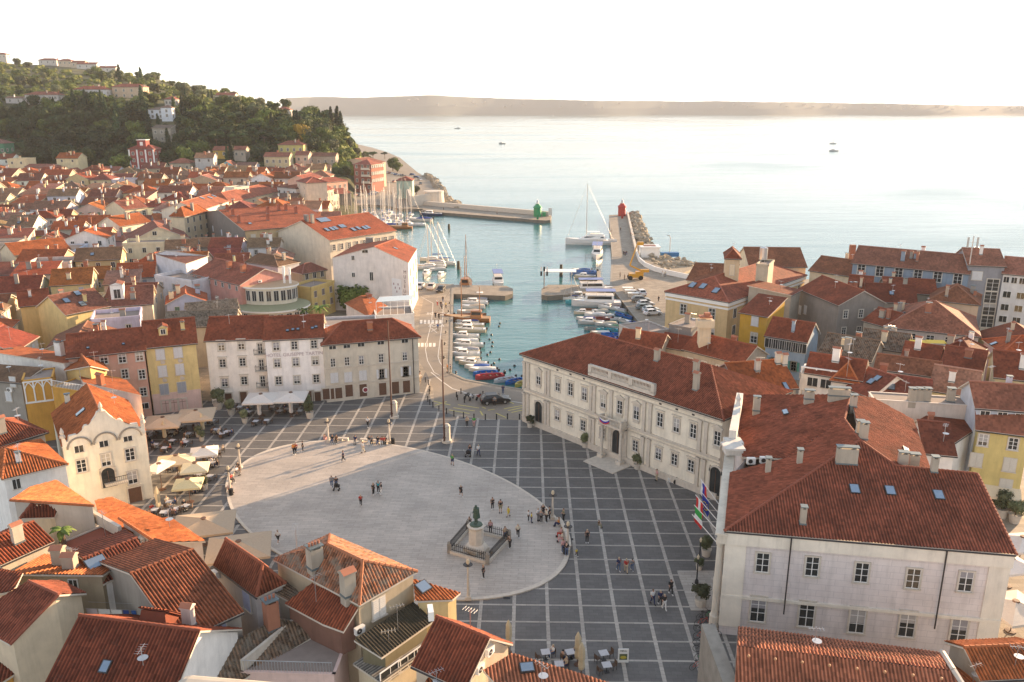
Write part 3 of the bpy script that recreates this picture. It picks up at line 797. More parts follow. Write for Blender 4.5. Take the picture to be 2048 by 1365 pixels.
# rocks (rip-rap) beside the breakwaters
ROCK = simple('rip_rap_rock', (.34, .29, .22), .95, var=.45, vscl=.9)
def rocks(poly, n, r0, r1, z0, z1, name, label):
    m = M(); xs = [p.x for p in poly]; ys = [p.y for p in poly]; k = 0
    while k < n:
        p = V((random.uniform(min(xs), max(xs)), random.uniform(min(ys), max(ys)), 0))
        if not inpoly(p, poly): continue
        r = random.uniform(r0, r1); m.blob((p.x, p.y, random.uniform(z0, z1)), (r, r*random.uniform(.6, 1), r*random.uniform(.5, .8)), 0, 6, 4, .3); k += 1
    tagset(m.build(name, ROCK), label, 'rocks', None, 'stuff')
rocks(g((1261, 426), (1274, 428), (1300, 490), (1318, 512), (1300, 520), (1274, 480)), 420, .7, 1.7, -1., .9, 'rip_rap', 'pale boulders piled along the sea side of the mole with the red lighthouse')
rocks(g((1300, 521), (1322, 510), (1345, 512), (1394, 524), (1390, 532), (1340, 536), (1326, 540)), 110, .5, 1.1, -1.2, .1, 'rip_rap', 'boulders around the small beach behind the white curved wall')
rocks(g((884, 400), (873, 380), (862, 361), (848, 352), (856, 350), (872, 362), (886, 380), (896, 398), (925, 413), (915, 418)), 420, 1., 2.4, -1.5, .8, 'rip_rap', 'rocky shore below the coastal road left of the breakwater')
SAND = pave_mat('beach_gravel', (.36, .29, .2), .3, .2)
b_ = M(); b_.prism(g((1284, 512), (1320, 508), (1390, 522), (1396, 530), (1360, 546), (1330, 545), (1290, 520)), -2.5, -.5); struct(b_, 'beach', SAND)
cw = M(); cp = g((1273, 510), (1278, 523), (1290, 534), (1310, 543), (1340, 551), (1378, 559))
for a, b in zip(cp, cp[1:]): strip(cw, a, b, .4, .7, 0, 1.4)
tagset(cw.build('sea_wall', WHITE), 'low white curved wall between the harbour car park and the beach', 'wall')
cw = M(); cp = g((1255, 429), (1271, 501), (1273, 510))
for a, b in zip(cp, cp[1:]): strip(cw, a, b, .8, .6, 0, 1.2)
tagset(cw.build('sea_wall', STONE), 'stone parapet along the right side of the mole below the red lighthouse', 'wall')
RH, PH, RG = rect_house, poly_house, ridge_house
ILL = (.60, .60, .62)
# ================================================= north side of the square
h = RH((136, 714), (288, 698), 10, 11.3, 'G', 2.3, name='terraced_house', label='salmon pink house with long tiled roof left of the yellow house on the square', wcol=PINK, rcol=TERRA, nick='pink house on the square')
h.wpx(0, [(208, 719), (244.5, 717), (279, 713)], 'g', 1.05, 1.45); h.wpx(0, [(250, 748), (284, 749)], 'g', .95, 1.5); h.wpx(0, [(287, 784), (256, 782)], 'g', .95, 1.4); h.wpx(0, [(289, 812)], 'd', 1.2, .9)
h.sky(176, 697, .3, .3); h.sky(247, 689, .3, .3)
h = RH((291, 693.5), (391, 683.7), 10, 11.5, 'G', 2.9, name='terraced_house', label='pale yellow narrow house with closed shutters and one roof dormer on the square', wcol=YEL, rcol=TERRA, nick='yellow house on the square')
h.wpx(0, [(320.5, 709), (356, 705)], 's', 1.25, 1.75); h.wpx(0, [(325, 743), (359.5, 739)], 's', 1.25, 1.8); h.wpx(0, [(328.5, 779), (363.5, 775)], 's', 1.3, 1.8, (.33, .36, .40))
h.wpx(0, [(332.5, 815), (349, 813), (365.5, 811)], me=door_mesh(1.2, 1.9), name='door')
a, b, u, out = h.frame(0)
M().box(a.lerp(b, .5)+out*.04+V((0, 0, 1.75)), ((b-a).length-.1, .08, 3.4), ax=(u, out, V((0, 0, 1)))).build('shop_front', PLASTER, h.root, LPINK)
for q in ((323, 725), (358, 722), (327, 761), (362, 757)): # ovals of stucco
    d = ray(*q); t = (a-V((0, 0, CH))).dot(out)/d.dot(out); c = V((0, 0, CH))+d*t
    m = M(); m.blob(c, (.62, .06, .36), 0, 12, 6); m.build('stucco_oval', STONE, h.root)
dm = M(); q = h.roof_px(327, 672)
def dormer(h, px, py, w=1.3, hh=1.25, L=1.8, col=None, st='g'):
    q = h.roof_px(px, py)
    if not q: return
    p, n = q; f = V((n.x, n.y, 0)).normalized(); u = V((-f.y, f.x, 0)); m = M(); z = p.z
    m.box(p+V((0, 0, hh/2-.1))-f*(L/2), (w, L, hh), 0, ax=(u, f, V((0, 0, 1))))
    a0 = p+V((0, 0, hh))-f*(L+.3); b0 = p+V((0, 0, hh))+f*.15; r = V((0, 0, .42))
    m.face([b0-u*(w/2+.1), b0+u*(w/2+.1), b0+r], 0)
    dn = m.build('dormer', [PLASTER], h.root, col or h.wcol)
    m2 = M()
    for sg in (-1, 1): roofplane(m2, [b0+u*(sg*(w/2+.15)), a0+u*(sg*(w/2+.15)), a0+r+V((0, 0, .04)), b0+r+V((0, 0, .04))], h.near, .08)
    m2.build('dormer_roof', [TILE_N if h.near else TILE_F, STONE], dn, h.rcol)
    o = inst(win_mesh('d', w*.5, hh*.6), 'window', p+V((0, 0, .25))+f*.02, dn, atan2(u.y, u.x) if u.cross(V((0, 0, 1))).dot(f) > 0 else atan2(-u.y, -u.x))
dormer(h, 327, 672); h.chim_px(366, 660, h=1.1, pots=3)
h = RH((411, 680), (528, 676), 10, 11.2, 'G', 2.6, ov=.3, name='hotel', label='white hotel wing with two window columns and a stack of little iron balconies', cat='hotel', wcol=(.86, .80, .72), rcol=TERRA, nick='white hotel')
S1 = [(442.8, 693.6), (482.6, 691), (445.5, 727), (485.4, 724.5), (449.7, 765.6), (488.7, 761.5)]
h.wpx(0, S1, 'G', 1.0, 1.4); h.wpx(0, [(520.5, 698), (523.3, 730), (526, 763)], 'g', .8, 1.9); h.wpx(0, [(488, 800), (458, 803)], me=door_mesh(1.1, 2.2), name='door')
a, b, u, out = h.frame(0)
for q in ((520.5, 704), (523.3, 737), (526, 770)):
    d = ray(*q); t = (a-V((0, 0, CH))).dot(out)/d.dot(out); c = V((0, 0, CH))+d*t; m = M(); ax = (u, out, V((0, 0, 1)))
    m.box(c+out*.45+V((0, 0, -.35)), (1.9, .9, .12), 1, ax=ax)
    for i in range(9): m.box(c+out*.88+u*(-.9+.225*i)+V((0, 0, .1)), (.03, .03, .85), 0, ax=ax)
    m.box(c+out*.88+V((0, 0, .55)), (1.9, .05, .05), 0, ax=ax)
    for sg in (-1, 1): m.box(c+out*.45+u*(sg*.92)+V((0, 0, .55)), (.05, .9, .05), 0, ax=ax); m.box(c+out*.45+u*(sg*.92)+V((0, 0, .15)), (.03, .03, .8), 0, ax=ax)
    m.build('balcony', [BLACK, STONE], h.root)
h = RH((529, 678.5), (644.5, 673), 9.5, 11.3, 'G', 2.6, ov=.3, name='hotel', label='white hotel wing with nine windows under a straight tiled roof and faded lettering', cat='hotel', wcol=(.88, .84, .80), rcol=TERRA)
h.wpx(0, [(552.5, 693), (589, 691), (628, 688.7), (554.5, 726.5), (591.5, 724.4), (630.5, 721.6), (557.5, 761.5), (594, 759.5), (632.6, 757.4)], 'g', 1.0, 1.4)
def facetext(h, k, s, q, size, mat, lift=.06):
    a, b, u, out = h.frame(k); d = ray(*q); t = (a-V((0, 0, CH))).dot(out)/d.dot(out); c = V((0, 0, CH))+d*t+out*lift
    return text(s, c, size, (pi/2, 0, atan2(u.y, u.x)), mat, h.root)
facetext(h, 0, 'HOTEL GIUSEPPE TARTINI', (590, 709), .82, simple('faded_letter', (.46, .37, .38), .9))
h.wpx(0, [(634, 797)], me=door_mesh(1.3, 1.9), name='door'); h.wpx(0, [(622, 797)], me=door_mesh(.9, 2.1), name='door')
h.sky(575, 662, .4, .35); h.sky(586, 661, .4, .35); h.sky(596, 660, .4, .35); h.sky(625, 657, .4, .35); h.sky(632, 656, .4, .35)
h = RH((646, 687), (836, 671), 7.6, 10.4, 'H', 2.4, ov=.4, name='corner_building', label='grey stone corner building with shuttered windows between hotel and harbour road', wcol=(.62, .56, .46), rcol=TERRA, nick='grey corner building')
h.wpx(0, [(665.9, 725.7), (694, 723), (722.7, 720.3), (762, 716.7), (809.5, 713)], 'g', .8, 1.5)
h.wpx(0, [(668.6, 756), (696.3, 754.6), (725.7, 751.3)], 's', 1.3, 1.75); h.wpx(0, [(763.4, 747.7), (811.4, 742.8)], 'o', .85, 1.6, (.68, .68, .68))
h.wpx(0, [(665, 695.5), (693.6, 693), (722, 690), (761.4, 686), (809.5, 682.6)], 'd', 1.1, .55)
h.wpx(0, [(698.3, 785), (726.5, 784.5), (765.5, 782), (791, 779.5), (813, 777)], me=door_mesh(1.25, 2.2), name='door'); h.wpx(0, [(657, 790), (673, 789)], me=door_mesh(1.9, 1.9), name='door')
h.chim_px(740, 660, h=1.1, w=.8, d=.8, col=(.42, .16, .08), cap='tile')
a, b, u, out = h.frame(0); m = M()
for z in (2.9, 5.9): m.box(a.lerp(b, .5)+out*.06+V((0, 0, z)), ((b-a).length, .16, .22), ax=(u, out, V((0, 0, 1))))
m.build('string_course', STONE, h.root); m = M()
m.tube(a+u*((b-a).length-1)+out*.15, a+u*((b-a).length-1)+out*.15+V((0, 0, 10)), .07); m.build('drainpipe', GUT, h.root)
m = M(); c = a+u*((b-a).length*.41)+out*.12+V((0, 0, 1.6)); m.tube(c, c+out*.04, .5, .5, 20, 0); m.tube(c+out*.04, c+out*.06, .36, .36, 20, 1); m.build('round_sign', [WHITE, simple('dark_red', (.25, .03, .05))], h.root)
h.win(1, 3, [4, 7], 'g', .8, 1.4)
# cream pedimented house on the left of the square
A, B = P(125, 893, 9.2), P(290, 861, 9.2)
h = RH(A, B, 13, 9.2, 'g', 3.2, ov=.1, name='gabled_house', label='cream house with a wavy baroque parapet facing the square', wcol=(.80, .74, .60), rcol=TERRA2, nick='cream house with wavy parapet')
h.wpx(0, [(157.5, 895), (207, 884), (255, 873)], 'd', .95, 1.25); h.wpx(0, [(163, 932), (212, 920), (260, 909)], 'g', 1.05, 1.6); h.wpx(0, [(265, 955)], 'g', 1.1, 1.7)
h.wpx(0, [(218, 963)], me=door_mesh(1.5, 2.6, True), name='door'); h.wpx(0, [(272, 1000)], me=door_mesh(1.5, 2.5), name='door')
h.wpx(1, [], 'g'); a, b, u, out = h.frame(0); L = (b-a).length; m = M(); N_ = 60; up = V((0, 0, 1))
def para(t): # parapet height above the eave: three arches stepping up to the middle
    x = abs(t-.5)*2; z = .5
    if x < .12: z = 3.5
    elif x < .34: z = 3.4-1.3*((x-.12)/.22)**.7
    elif x < .44: z = 2.1
    elif x < .62: z = 2.1-.9*sin((x-.44)/.18*pi/2)
    elif x < .86: z = 1.2-.3*(x-.62)
    elif x < .93: z = .5
    else: z = 1.1
    return z
for i in range(N_):
    t0, t1 = i/N_, (i+1)/N_; z0, z1 = 9.2+para(t0), 9.2+para(t1); p, q = a+u*(L*t0), a+u*(L*t1)
    for o in (out*.12, -out*.3): m.face([p+o+up*8.9, q+o+up*8.9, q+o+up*z1, p+o+up*z0])
    m.face([p+out*.2+up*z0, q+out*.2+up*z1, q-out*.36+up*z1, p-out*.36+up*z0])
m.build('parapet', PLASTER, h.root, (.72, .67, .57)); m = M()
for c0 in (.19, .5, .81):   # mouldings over the top windows
    for i in range(12):
        t0, t1 = pi*i/12, pi*(i+1)/12; r = L*.14; f = lambda t: a+u*(L*c0-r*cos(t))+out*.18+up*(8.7+1.25*sin(t)); m.tube(f(t0), f(t1), .12, .12, 6)
m.build('moulding', STONE_D, h.root)
for t in (.015, .5, .985):
    c = a+u*(L*t)-out*.08+up*(9.2+para(min(.99, t))); M().lathe([(.34, -.1), (.3, .2), (.16, .3), (.26, .55), (.2, .8), (.05, 1.15), (0, 1.2)], c, 8).build('finial', STONE, h.root)
c = a+u*(L*.56)+out*.5+up*3.3; m = M(); m.box(c, (2.6, 1., .15), 1, ax=(u, out, up))
for i in range(12): m.box(c+out*.46+u*(-1.25+.227*i)+up*.5, (.03, .03, .9), ax=(u, out, up))
m.box(c+out*.46+up*.95, (2.6, .06, .06), ax=(u, out, up)); m.build('balcony', [BLACK, STONE], h.root)
h.sky(83, 835, .9, 1.1); h.sky(162, 826, .8, 1.2); h.chim_px(136, 806, h=1)
# orange shed-roofed pale pink house behind it, and neighbours
h = PH([(167, 765, 9.8), (283, 791, 9.8), (253, 760, 8.8), (150, 741, 8.8)], [[0, 1, 2, 3]], [0, 1, 2, 3], inset=.15, name='terraced_house', label='pale pink house with bright orange lean-to roof behind the cream parapet house', wcol=LPINK, rcol=TERRA2)
h.wpx(0, [(187, 789)], 's', 1.1, 1.6); h.chim_px(202, 770, h=1.5, w=1.1, d=.6, col=(.45, .15, .07), cap='tile')
a, b, u, out = h.frame(0)
def acunit(px, py, h, k=0):
    a, b, u, out = h.frame(k); d = ray(px, py); t = (a-V((0, 0, CH))).dot(out)/d.dot(out); c = V((0, 0, CH))+d*t+out*.2; m = M()
    m.box(c, (.85, .32, .6), 0, ax=(u, out, V((0, 0, 1)))); m.tube(c+out*.161-u*.12, c+out*.175-u*.12, .24, .24, 14, 1); m.tube(c+out*.176-u*.12, c+out*.18-u*.12, .06, .06, 8, 0); m.build('air_conditioner', [WHITE, GUT], h.root)
acunit(226, 798, h)
h = PH([(163, 709, 11.5), (180, 732, 11.5), (217, 740, 9.6), (203, 716, 9.6), (127, 742, 9.6), (136, 716, 9.6)], [[0, 1, 2, 3], [1, 0, 5, 4]], [4, 1, 2, 3, 0, 5], ridges=[(0, 1)], name='gabled_house', label='small ochre gabled house wedged behind the roof garden with plants', wcol=OCHRE, rcol=TERRA2)
h = RH((-30, 701), (128, 726), 6, 10.6, 's', 1.0, name='terraced_house', label='long white house with sunlit orange roof at the left edge above the arched terrace', wcol=WHT, rcol=TERRA2, nick='long sunlit orange roof')
h.sky(8, 688, .5, 1.6); h.sky(14, 699, .5, 1.6); h.chim_px(121, 712, h=2.2, w=1.3, d=.8, col=WHT, pots=4)
h = RH((44, 764), (104, 757), 5, 9.6, 'F', .2, name='terrace_house', label='orange house with three white pointed arches on its wall and a roof garden', wcol=ORG, rcol=TERRA, nick='orange house with white arches')
a, b, u, out = h.frame(0); L = (b-a).length; m = M(); ax = (u, out, up)
for i in range(4): m.box(a+u*(.15+(L-.3)*i/3)+out*.06+up*7.9, (.18, .12, 3.), ax=ax)
m.box((a+b)/2+out*.06+up*6.3, (L, .13, .25), ax=ax); m.box((a+b)/2+out*.06+up*9.5, (L, .13, .25), ax=ax)
for i in range(3):
    x0 = .15+(L-.3)*i/3; w = (L-.3)/3
    for j in range(8):
        f = lambda t: a+u*(x0+w*t)+out*.08+up*(8.3+1.*(1-abs(2*t-1)**1.8)); m.tube(f(j/8), f((j+1)/8), .07, .07, 5)
m.build('arch_moulding', WHITE, h.root)
h = RH((104, 775), (171, 786), 6.5, 8.6, 'F', .15, name='terrace_house', label='orange house whose roof terrace carries railings and potted plants', wcol=ORG, rcol=TERRA)
a, b, u, out = h.frame(0); L = (b-a).length; m = M(); ax = (u, out, up)
for i in range(int(L/.3)): m.box(a+u*(i*.3)+up*9.2, (.04, .04, 1.), ax=ax)
m.box((a+b)/2+up*9.7, (L, .06, .06), ax=ax); m.build('railing', WHITE, h.root)
h = RH((-60, 756), (42, 764), 4, 9.3, 'S', .8, name='stone_house', label='rough grey stone house with two closed white shutters at the left edge', wcol=GREY, rcol=OLDT)
h.wpx(0, [(26, 764), (18, 793)], 's', 1., 1.5, (.65, .65, .65)); acunit(22, 779, h)
h = RH((-40, 900), (88, 862), 7, 10.5, 'H', 1.8, name='town_house', label='house with low hipped roof at the left edge left of the cream parapet house', wcol=(.45, .4, .33), rcol=TERRA); h.auto(1)
h = PH([(5, 960, 10.2), (137, 929, 10.2), (81, 878, 10.2), (11, 897, 12), (-50, 905, 10.2)], [[0, 1, 3], [1, 2, 3], [2, 4, 3], [4, 0, 3]], [0, 1, 2, 4], ridges=[(1, 3), (0, 3)], name='town_house', label='white house under a striped hipped roof, half in sun, below the wavy parapet', wcol=WHT, rcol=TERRA2)
h.wpx(0, [(33, 968)], 'd', .7, 1.1); h.chim_px(38, 925, h=1., w=.5, d=.4)
# ================================================= foreground roofs, bottom left and centre
h = RG((158, 1231), (401, 1262), (-15, 1412), (340, 1440), 12.5, 9., name='town_house', label='big dark red roof filling the bottom left foreground with one small skylight', wcol=WHT, rcol=(.21, .055, .028), nick='big dark foreground roof')
h.sky(212, 1336, .55, .75); h.chim_px(379, 1252, h=1.6, w=.75, d=.6, col=(.6, .5, .45), cap='tile')
q = h.roof_px(318, 1245)
m = M()
if q:
    p, n = q; u = V((0, 0, 1)).cross(n).normalized(); v = n.cross(u); c = p+n*.7
    m.box(c-n*.3-v*.1, (2., 2.3, .8), 1, ax=(u, v, n)); rp = [c+u*1.15-v*1.5-n*.1, c-u*1.15-v*1.5-n*.1, c-u*1.15+v*1.3+n*.25, c+u*1.15+v*1.3+n*.25]
    roofplane(m, rp, True, .08); m.build('roof_hatch', [TILE_N, PLASTER], h.root, h.rcol)
h = RG((260, 1148), (387, 1099), (376, 1285), (477, 1222), 12.4, 10.2, name='town_house', label='brown pantiled house in the foreground between the laundry terrace and the grey courtyard', wcol=GREY, rcol=(.26, .085, .04), nick='brown pantiled foreground house'); h.wpx(0, [(440, 1262), (415, 1280)], 's', 1., 1.5, (.35, .38, .5))
h = PH([(165, 1118, 10.8), (275, 1076, 10.8), (296, 1129, 9.6), (206, 1169, 9.6), (140, 1100, 9.8), (250, 1060, 9.8)], [[0, 1, 2, 3], [1, 0, 4, 5]], [3, 2, 1, 5, 4, 0], ridges=[(0, 1)], name='town_house', label='low foreground house with a large double skylight and a small square one', wcol=WHT, rcol=TERRA3)
h.sky(192, 1127, 1.5, 1.1); h.sky(257, 1121, .8, 1.1)
h = PH([(20, 1001, 11.8), (189, 1012, 11.2), (150, 985, 10.5), (113, 961, 10.2), (60, 975, 10.5)], [[0, 1, 2, 3, 4]], [0, 1, 2, 3, 4], ridges=[(0, 1)], name='town_house', label='house with bright orange sunlit roof facing away, above the red roof terrace', wcol=(.55, .49, .42), rcol=TERRA2)
h = PH([(40, 1037, 10.2), (109, 1035, 10.), (120, 1010, 11.), (64, 1007, 11.5)], [[0, 1, 2, 3]], [0, 1, 2, 3], ridges=[(3, 0)], name='bay_window', label='small red tiled bay roof under the bright orange roof at the left', cat='bay', wcol=CREAM, rcol=TERRA3)
h = RH((120, 1088), (170, 1118), 6.5, 8.8, 'F', .1, name='terrace_house', label='house with a red floored roof terrace, a potted palm and two wall air conditioners', wcol=(.5, .42, .35), rcol=TERRA)
h.roof.data.materials[0] = simple('red_terrace', (.25, .07, .04), .8, var=.25)
m = M(); a, b = P(180, 1037, 9.), P(242, 1073, 9.); strip(m, a, b, .35, 9.5, 0, 1.1); m.build('parapet', STONE, h.root)
h = RG((-40, 1088), (68, 1043), (20, 1126), (108, 1081), 11.5, 10.3, name='town_house', label='small house with deep red pantiles at the left edge below the bay roof', wcol=(.55, .48, .38), rcol=(.28, .07, .03)); h.auto(1)
h = RH((28, 1146), (202, 1148), 4.2, 10.6, 's', .9, name='stone_house', label='stone walled house with a long orange lean-to roof in the left foreground', wcol=(.42, .34, .23), rcol=TERRA2)
h.chim_px(120, 1130, h=1.5, w=.9, d=.8, col=(.4, .34, .26), cap='tile'); h.chim_px(142, 1138, h=1.2, w=1., d=.8, col=(.42, .35, .27), cap='tile'); h.wpx(0, [(147, 1168)], 'd', .7, .8)
h = PH([(57, 1163, 12.), (117, 1190, 12.), (173, 1187, 10.4), (121, 1162, 10.4), (20, 1290, 9.6), (-70, 1240, 9.6)], [[0, 1, 2, 3], [1, 0, 5, 4]], [4, 1, 2, 3, 0, 5], ridges=[(0, 1), (1, 4)], name='town_house', label='cream gabled house at the left edge, its tall gable wall catching the sun', wcol=(.60, .50, .36), rcol=(.24, .07, .04), nick='cream gabled foreground house')
h = PH([(-60, 1200, 10.5), (28, 1182, 10.8), (46, 1146, 11.4), (-40, 1130, 11.4)], [[0, 1, 2, 3]], [0, 1, 2, 3], name='town_house', label='dark red roof cut by the left edge behind the cream gabled foreground house', wcol=CREAM, rcol=TERRA3)
h = PH([(-80, 1420, 6), (35, 1345, 6.5), (34, 1315, 6.9), (-90, 1330, 6.9)], [[0, 1, 2, 3]], [0, 1, 2, 3], name='town_house', label='ochre house corner with dark eave at the bottom left corner', wcol=ORG, rcol=TERRA3)
h = PH([(189, 1002, 9.2), (223, 995, 8.6), (330, 1040, 8.6), (290, 1040, 8.9), (262, 1075, 9.4), (200, 1040, 9.4)], [[0, 1, 2, 3, 4, 5]], [0, 1, 2, 3, 4, 5], name='town_house', label='flat-looking orange roof running down from the cream parapet house toward the terrace', wcol=CREAM, rcol=TERRA2)
h = PH([(238, 1037, 10.2), (313, 1086, 10.), (411, 1083, 9.2), (343, 1037, 9.2)], [[0, 1, 2, 3]], [0, 1, 2, 3], ridges=[(0, 1)], name='town_house', label='white walled house with smooth orange roof next to the large beige parasols', wcol=(.62, .55, .50), rcol=TERRA2, nick='orange roof by the beige parasols')
acunit(287, 1080, h)
h = RG((451, 1078), (526, 1129), (390, 1112), (520, 1192), 12.2, 10.2, 'GH', name='town_house', label='foreground house with hipped tile roof and twin white chimneys beside the square', wcol=(.5, .47, .46), rcol=(.27, .08, .04), nick='foreground house with twin white chimneys')
h.chim_px(478, 1094, h=1.8, w=.55, d=.6, col=(.72, .68, .62), cap='tile'); h.chim_px(491, 1098, h=1.6, w=.5, d=.6, col=(.72, .68, .62), cap='tile'); h.wpx(0, [(495, 1202)], 's', 1.1, 1.6, (.42, .45, .6)); acunit(435, 1147, h)
h = PH([(546, 1119, 11.3), (659, 1069, 11.6), (835, 1143, 11.6), (719, 1211, 11.3), (656, 1089, 13.6), (725, 1122, 13.6)], [[0, 4, 1], [1, 4, 5, 2], [2, 5, 3], [3, 5, 4, 0]], [0, 1, 2, 3], ridges=[(4, 5), (5, 3), (5, 2), (4, 1)], tile='old', name='town_house', label='central foreground house with weathered hipped roof, half of it bright orange in the sun', wcol=(.50, .40, .27), rcol=(.40, .16, .08), nick='weathered central foreground house')
h.wpx(2, [(757, 1215)], 's', 1.25, 1.7, (.7, .66, .6)); h.chim_px(631, 1135, h=1.7, w=1.1, d=.9, col=STN, pots=4); h.chim_px(697, 1190, h=1.9, w=1., d=.8, col=STN, cap='tile'); acunit(716, 1258, h, 2)
h = PH([(628, 1164, 10.9), (716, 1217, 10.9), (687, 1264, 9.5), (646, 1249, 9.5), (570, 1208, 9.5)], [[0, 1, 2, 3, 4]], [0, 1, 2, 3, 4], zb=7.2, name='porch', label='lean-to tiled porch roof over the dark roof terrace in the foreground', cat='porch', wcol=(.2, .1, .07), rcol=(.28, .075, .035), nick='tiled porch')
h = RH((485, 1344), (668, 1349), 9, 7.2, 'F', .1, name='terrace_house', label='dark concrete roof terrace with thin metal railing in the bottom foreground', wcol=LPINK, rcol=TERRA, nick='dark roof terrace')
a, b = P(485, 1344, 7.2), P(665, 1349, 7.2); m = M()
for i in range(31): c = a.lerp(b, i/30); m.box(c+up*.5, (.03, .03, 1.))
m.box((a+b)/2+up*1., ((b-a).length, .05, .05), rz=atan2(b.y-a.y, b.x-a.x)); c = P(590, 1258, 7.2); m.box((a+c)/2+up*.5, ((c-a).length, .25, 1.), 1, rz=atan2(c.y-a.y, c.x-a.x)); m.build('railing', [STEEL, STONE], h.root)
h = RG((545, 1185), (590, 1150), (640, 1205), (660, 1180), 9.6, 8.8, tile='old', name='outhouse', label='low weathered tile roof between the porch and the house with twin white chimneys', wcol=STN, rcol=OLDT)
h = PH([(380, 1330, 7.8), (560, 1235, 8.6), (640, 1265, 7.4), (470, 1370, 6.8)], [[0, 1, 2, 3]], [0, 1, 2, 3], tile='old', name='outhouse', label='very weathered mossy tile roof left of the dark roof terrace', wcol=LPINK, rcol=OLDT, nick='mossy foreground roof')
h.chim_px(545, 1258, h=2.4, w=1., d=.9, col=(.35, .15, .09), pots=3)
h = PH([(708, 1281, 9.2), (763, 1316, 8.3), (868, 1242, 8.3), (825, 1205, 9.2)], [[0, 1, 2, 3]], [0, 1, 2, 3], zb=6.9, inset=.5, name='balcony_canopy', label='dark bituminous lean-to canopy over a glazed balcony in the bottom foreground', cat='canopy', wcol=(.25, .2, .12), rcol=(.05, .04, .03), nick='dark balcony canopy')
h.roof.data.materials[0] = simple('bitumen', (.045, .035, .02), .9, var=.5); h.wall.color = (.2, .17, .1, 1)
h = PH([(706, 1328, 6.9), (762, 1366, 6.9), (868, 1290, 6.9), (815, 1250, 6.9)], [[0, 1, 2, 3]], [0, 1, 2, 3], name='town_house', label='cream wall with glazed balcony below the dark canopy in the foreground', wcol=(.62, .52, .36), rcol=GREY)
h.wpx(1, [(780, 1345), (815, 1322), (846, 1300)], 'd', 2., 1.)
h = PH([(826, 1158, 10.6), (921, 1186, 9.2), (905, 1200, 9.2), (830, 1203, 9.8)], [[0, 1, 2, 3]], [0, 1, 2, 3], name='town_house', label='small yellow house with sunlit tile roof touching the oval plaza', wcol=(.66, .52, .26), rcol=TERRA2)
h.sky(846, 1176, 1., .9); acunit(868, 1225, h, 3)
h = RG((872, 1233), (980, 1277), (822, 1345), (936, 1372), 11., 8.6, name='town_house', label='foreground house with ribbed roof, dark in front and a sunlit strip behind', wcol=(.6, .5, .38), rcol=(.26, .07, .035), nick='ribbed foreground house'); 
for q in ((975, 1300), (955, 1335)): acunit(q[0], q[1], h, 1)
h = PH([(966, 1341, 9.2), (1025, 1307, 9.4), (1218, 1366, 8.6), (1200, 1420, 8.2), (1040, 1420, 8.2)], [[0, 1, 2, 3, 4]], [0, 1, 2, 3, 4], name='town_house', label='brown ribbed roof with one bright skylight at the bottom centre', wcol=(.6, .5, .38), rcol=(.40, .15, .08)); h.sky(1054, 1337, .9, .7)
h = PH([(815, 1420, 7.4), (898, 1290, 8.6), (880, 1420, 7.2)], [[0, 1, 2]], [0, 1, 2], name='outhouse', label='small triangular tiled roof in front of the ribbed foreground house', wcol=CREAM, rcol=TERRA2)
# ================================================= town hall
ze = 11.3; A, B = P(1047, 706, ze), P(1446, 834, ze)
h = RH(A, B, 15, ze, 'H', 3.3, ov=.45, name='town_hall', label='long white neoclassical town hall with central balcony and arched door', cat='town hall', wcol=(.80, .73, .60), rcol=TERRA, nick='town hall')
zz = lambda x, y: (1030+x*.27473, 660+y*.27473)
h.wpx(0, [zz(*q) for q in ((314, 402), (407, 433), (507, 467), (1058, 655), (1177, 695), (1300, 737))], 'G', .95, 1.9)
h.wpx(0, [zz(*q) for q in ((174, 355), (645, 520), (765, 563), (886, 605), (1475, 790))], 'P', .95, 1.9)
h.wpx(0, [zz(*q) for q in ((310, 620), (402, 658), (498, 697), (638, 752), (878, 845), (1046, 903), (1162, 943), (1283, 990))], 'G', .95, 1.6)
a, b, u, out = h.frame(0); L = (b-a).length; ax = (u, out, up)
h.wpx(0, [zz(748, 828)], me=door_mesh(1.9, 4.1, True), name='door', w=1.9, h=4.1); h.wpx(0, [zz(175, 605)], me=door_mesh(1.6, 3.8, True), name='door', w=1.6, h=3.8)
h.wpx(0, [(1431, 962)], me=door_mesh(1.6, 3.8, True), name='door', w=1.6, h=3.8)
m = M(); m.box((a+b)/2+out*.1+up*5.6, (L, .3, .3), ax=ax).box((a+b)/2+out*.06+up*5.0, (L, .16, .12), ax=ax).box((a+b)/2+out*.16+up*10.75, (L, .36, .35), ax=ax).box((a+b)/2+out*.08+up*10., (L, .16, .12), ax=ax).box((a+b)/2+out*.12+up*.45, (L, .26, .9), ax=ax)
for i in range(int(L/.75)): m.box(a+u*(i*.75+.3)+out*.36+up*10.9, (.25, .25, .22), ax=ax)
m.build('cornice', STONE, h.root)
def fx(q): d = ray(*q); t = (a-V((0, 0, CH))).dot(out)/d.dot(out); return (V((0, 0, CH))+d*t-a).dot(u)
pil = [fx(zz(*q)) for q in ((100, 330), (228, 330), (250, 330), (558, 430), (582, 440), (705, 480), (820, 520), (945, 560), (990, 580), (1350, 720), (1395, 740))]+[.3]
for x in pil:
  for z0, z1 in ((.9, 4.9), (5.8, 10.)):
    m = M(); m.box(a+u*x+out*.12+up*((z0+z1)/2), (.5, .22, z1-z0), ax=ax); m.box(a+u*x+out*.16+up*(z1-.12), (.68, .3, .24), ax=ax); m.box(a+u*x+out*.16+up*(z0+.1), (.64, .3, .2), ax=ax); m.build('pilaster', STONE, h.root)

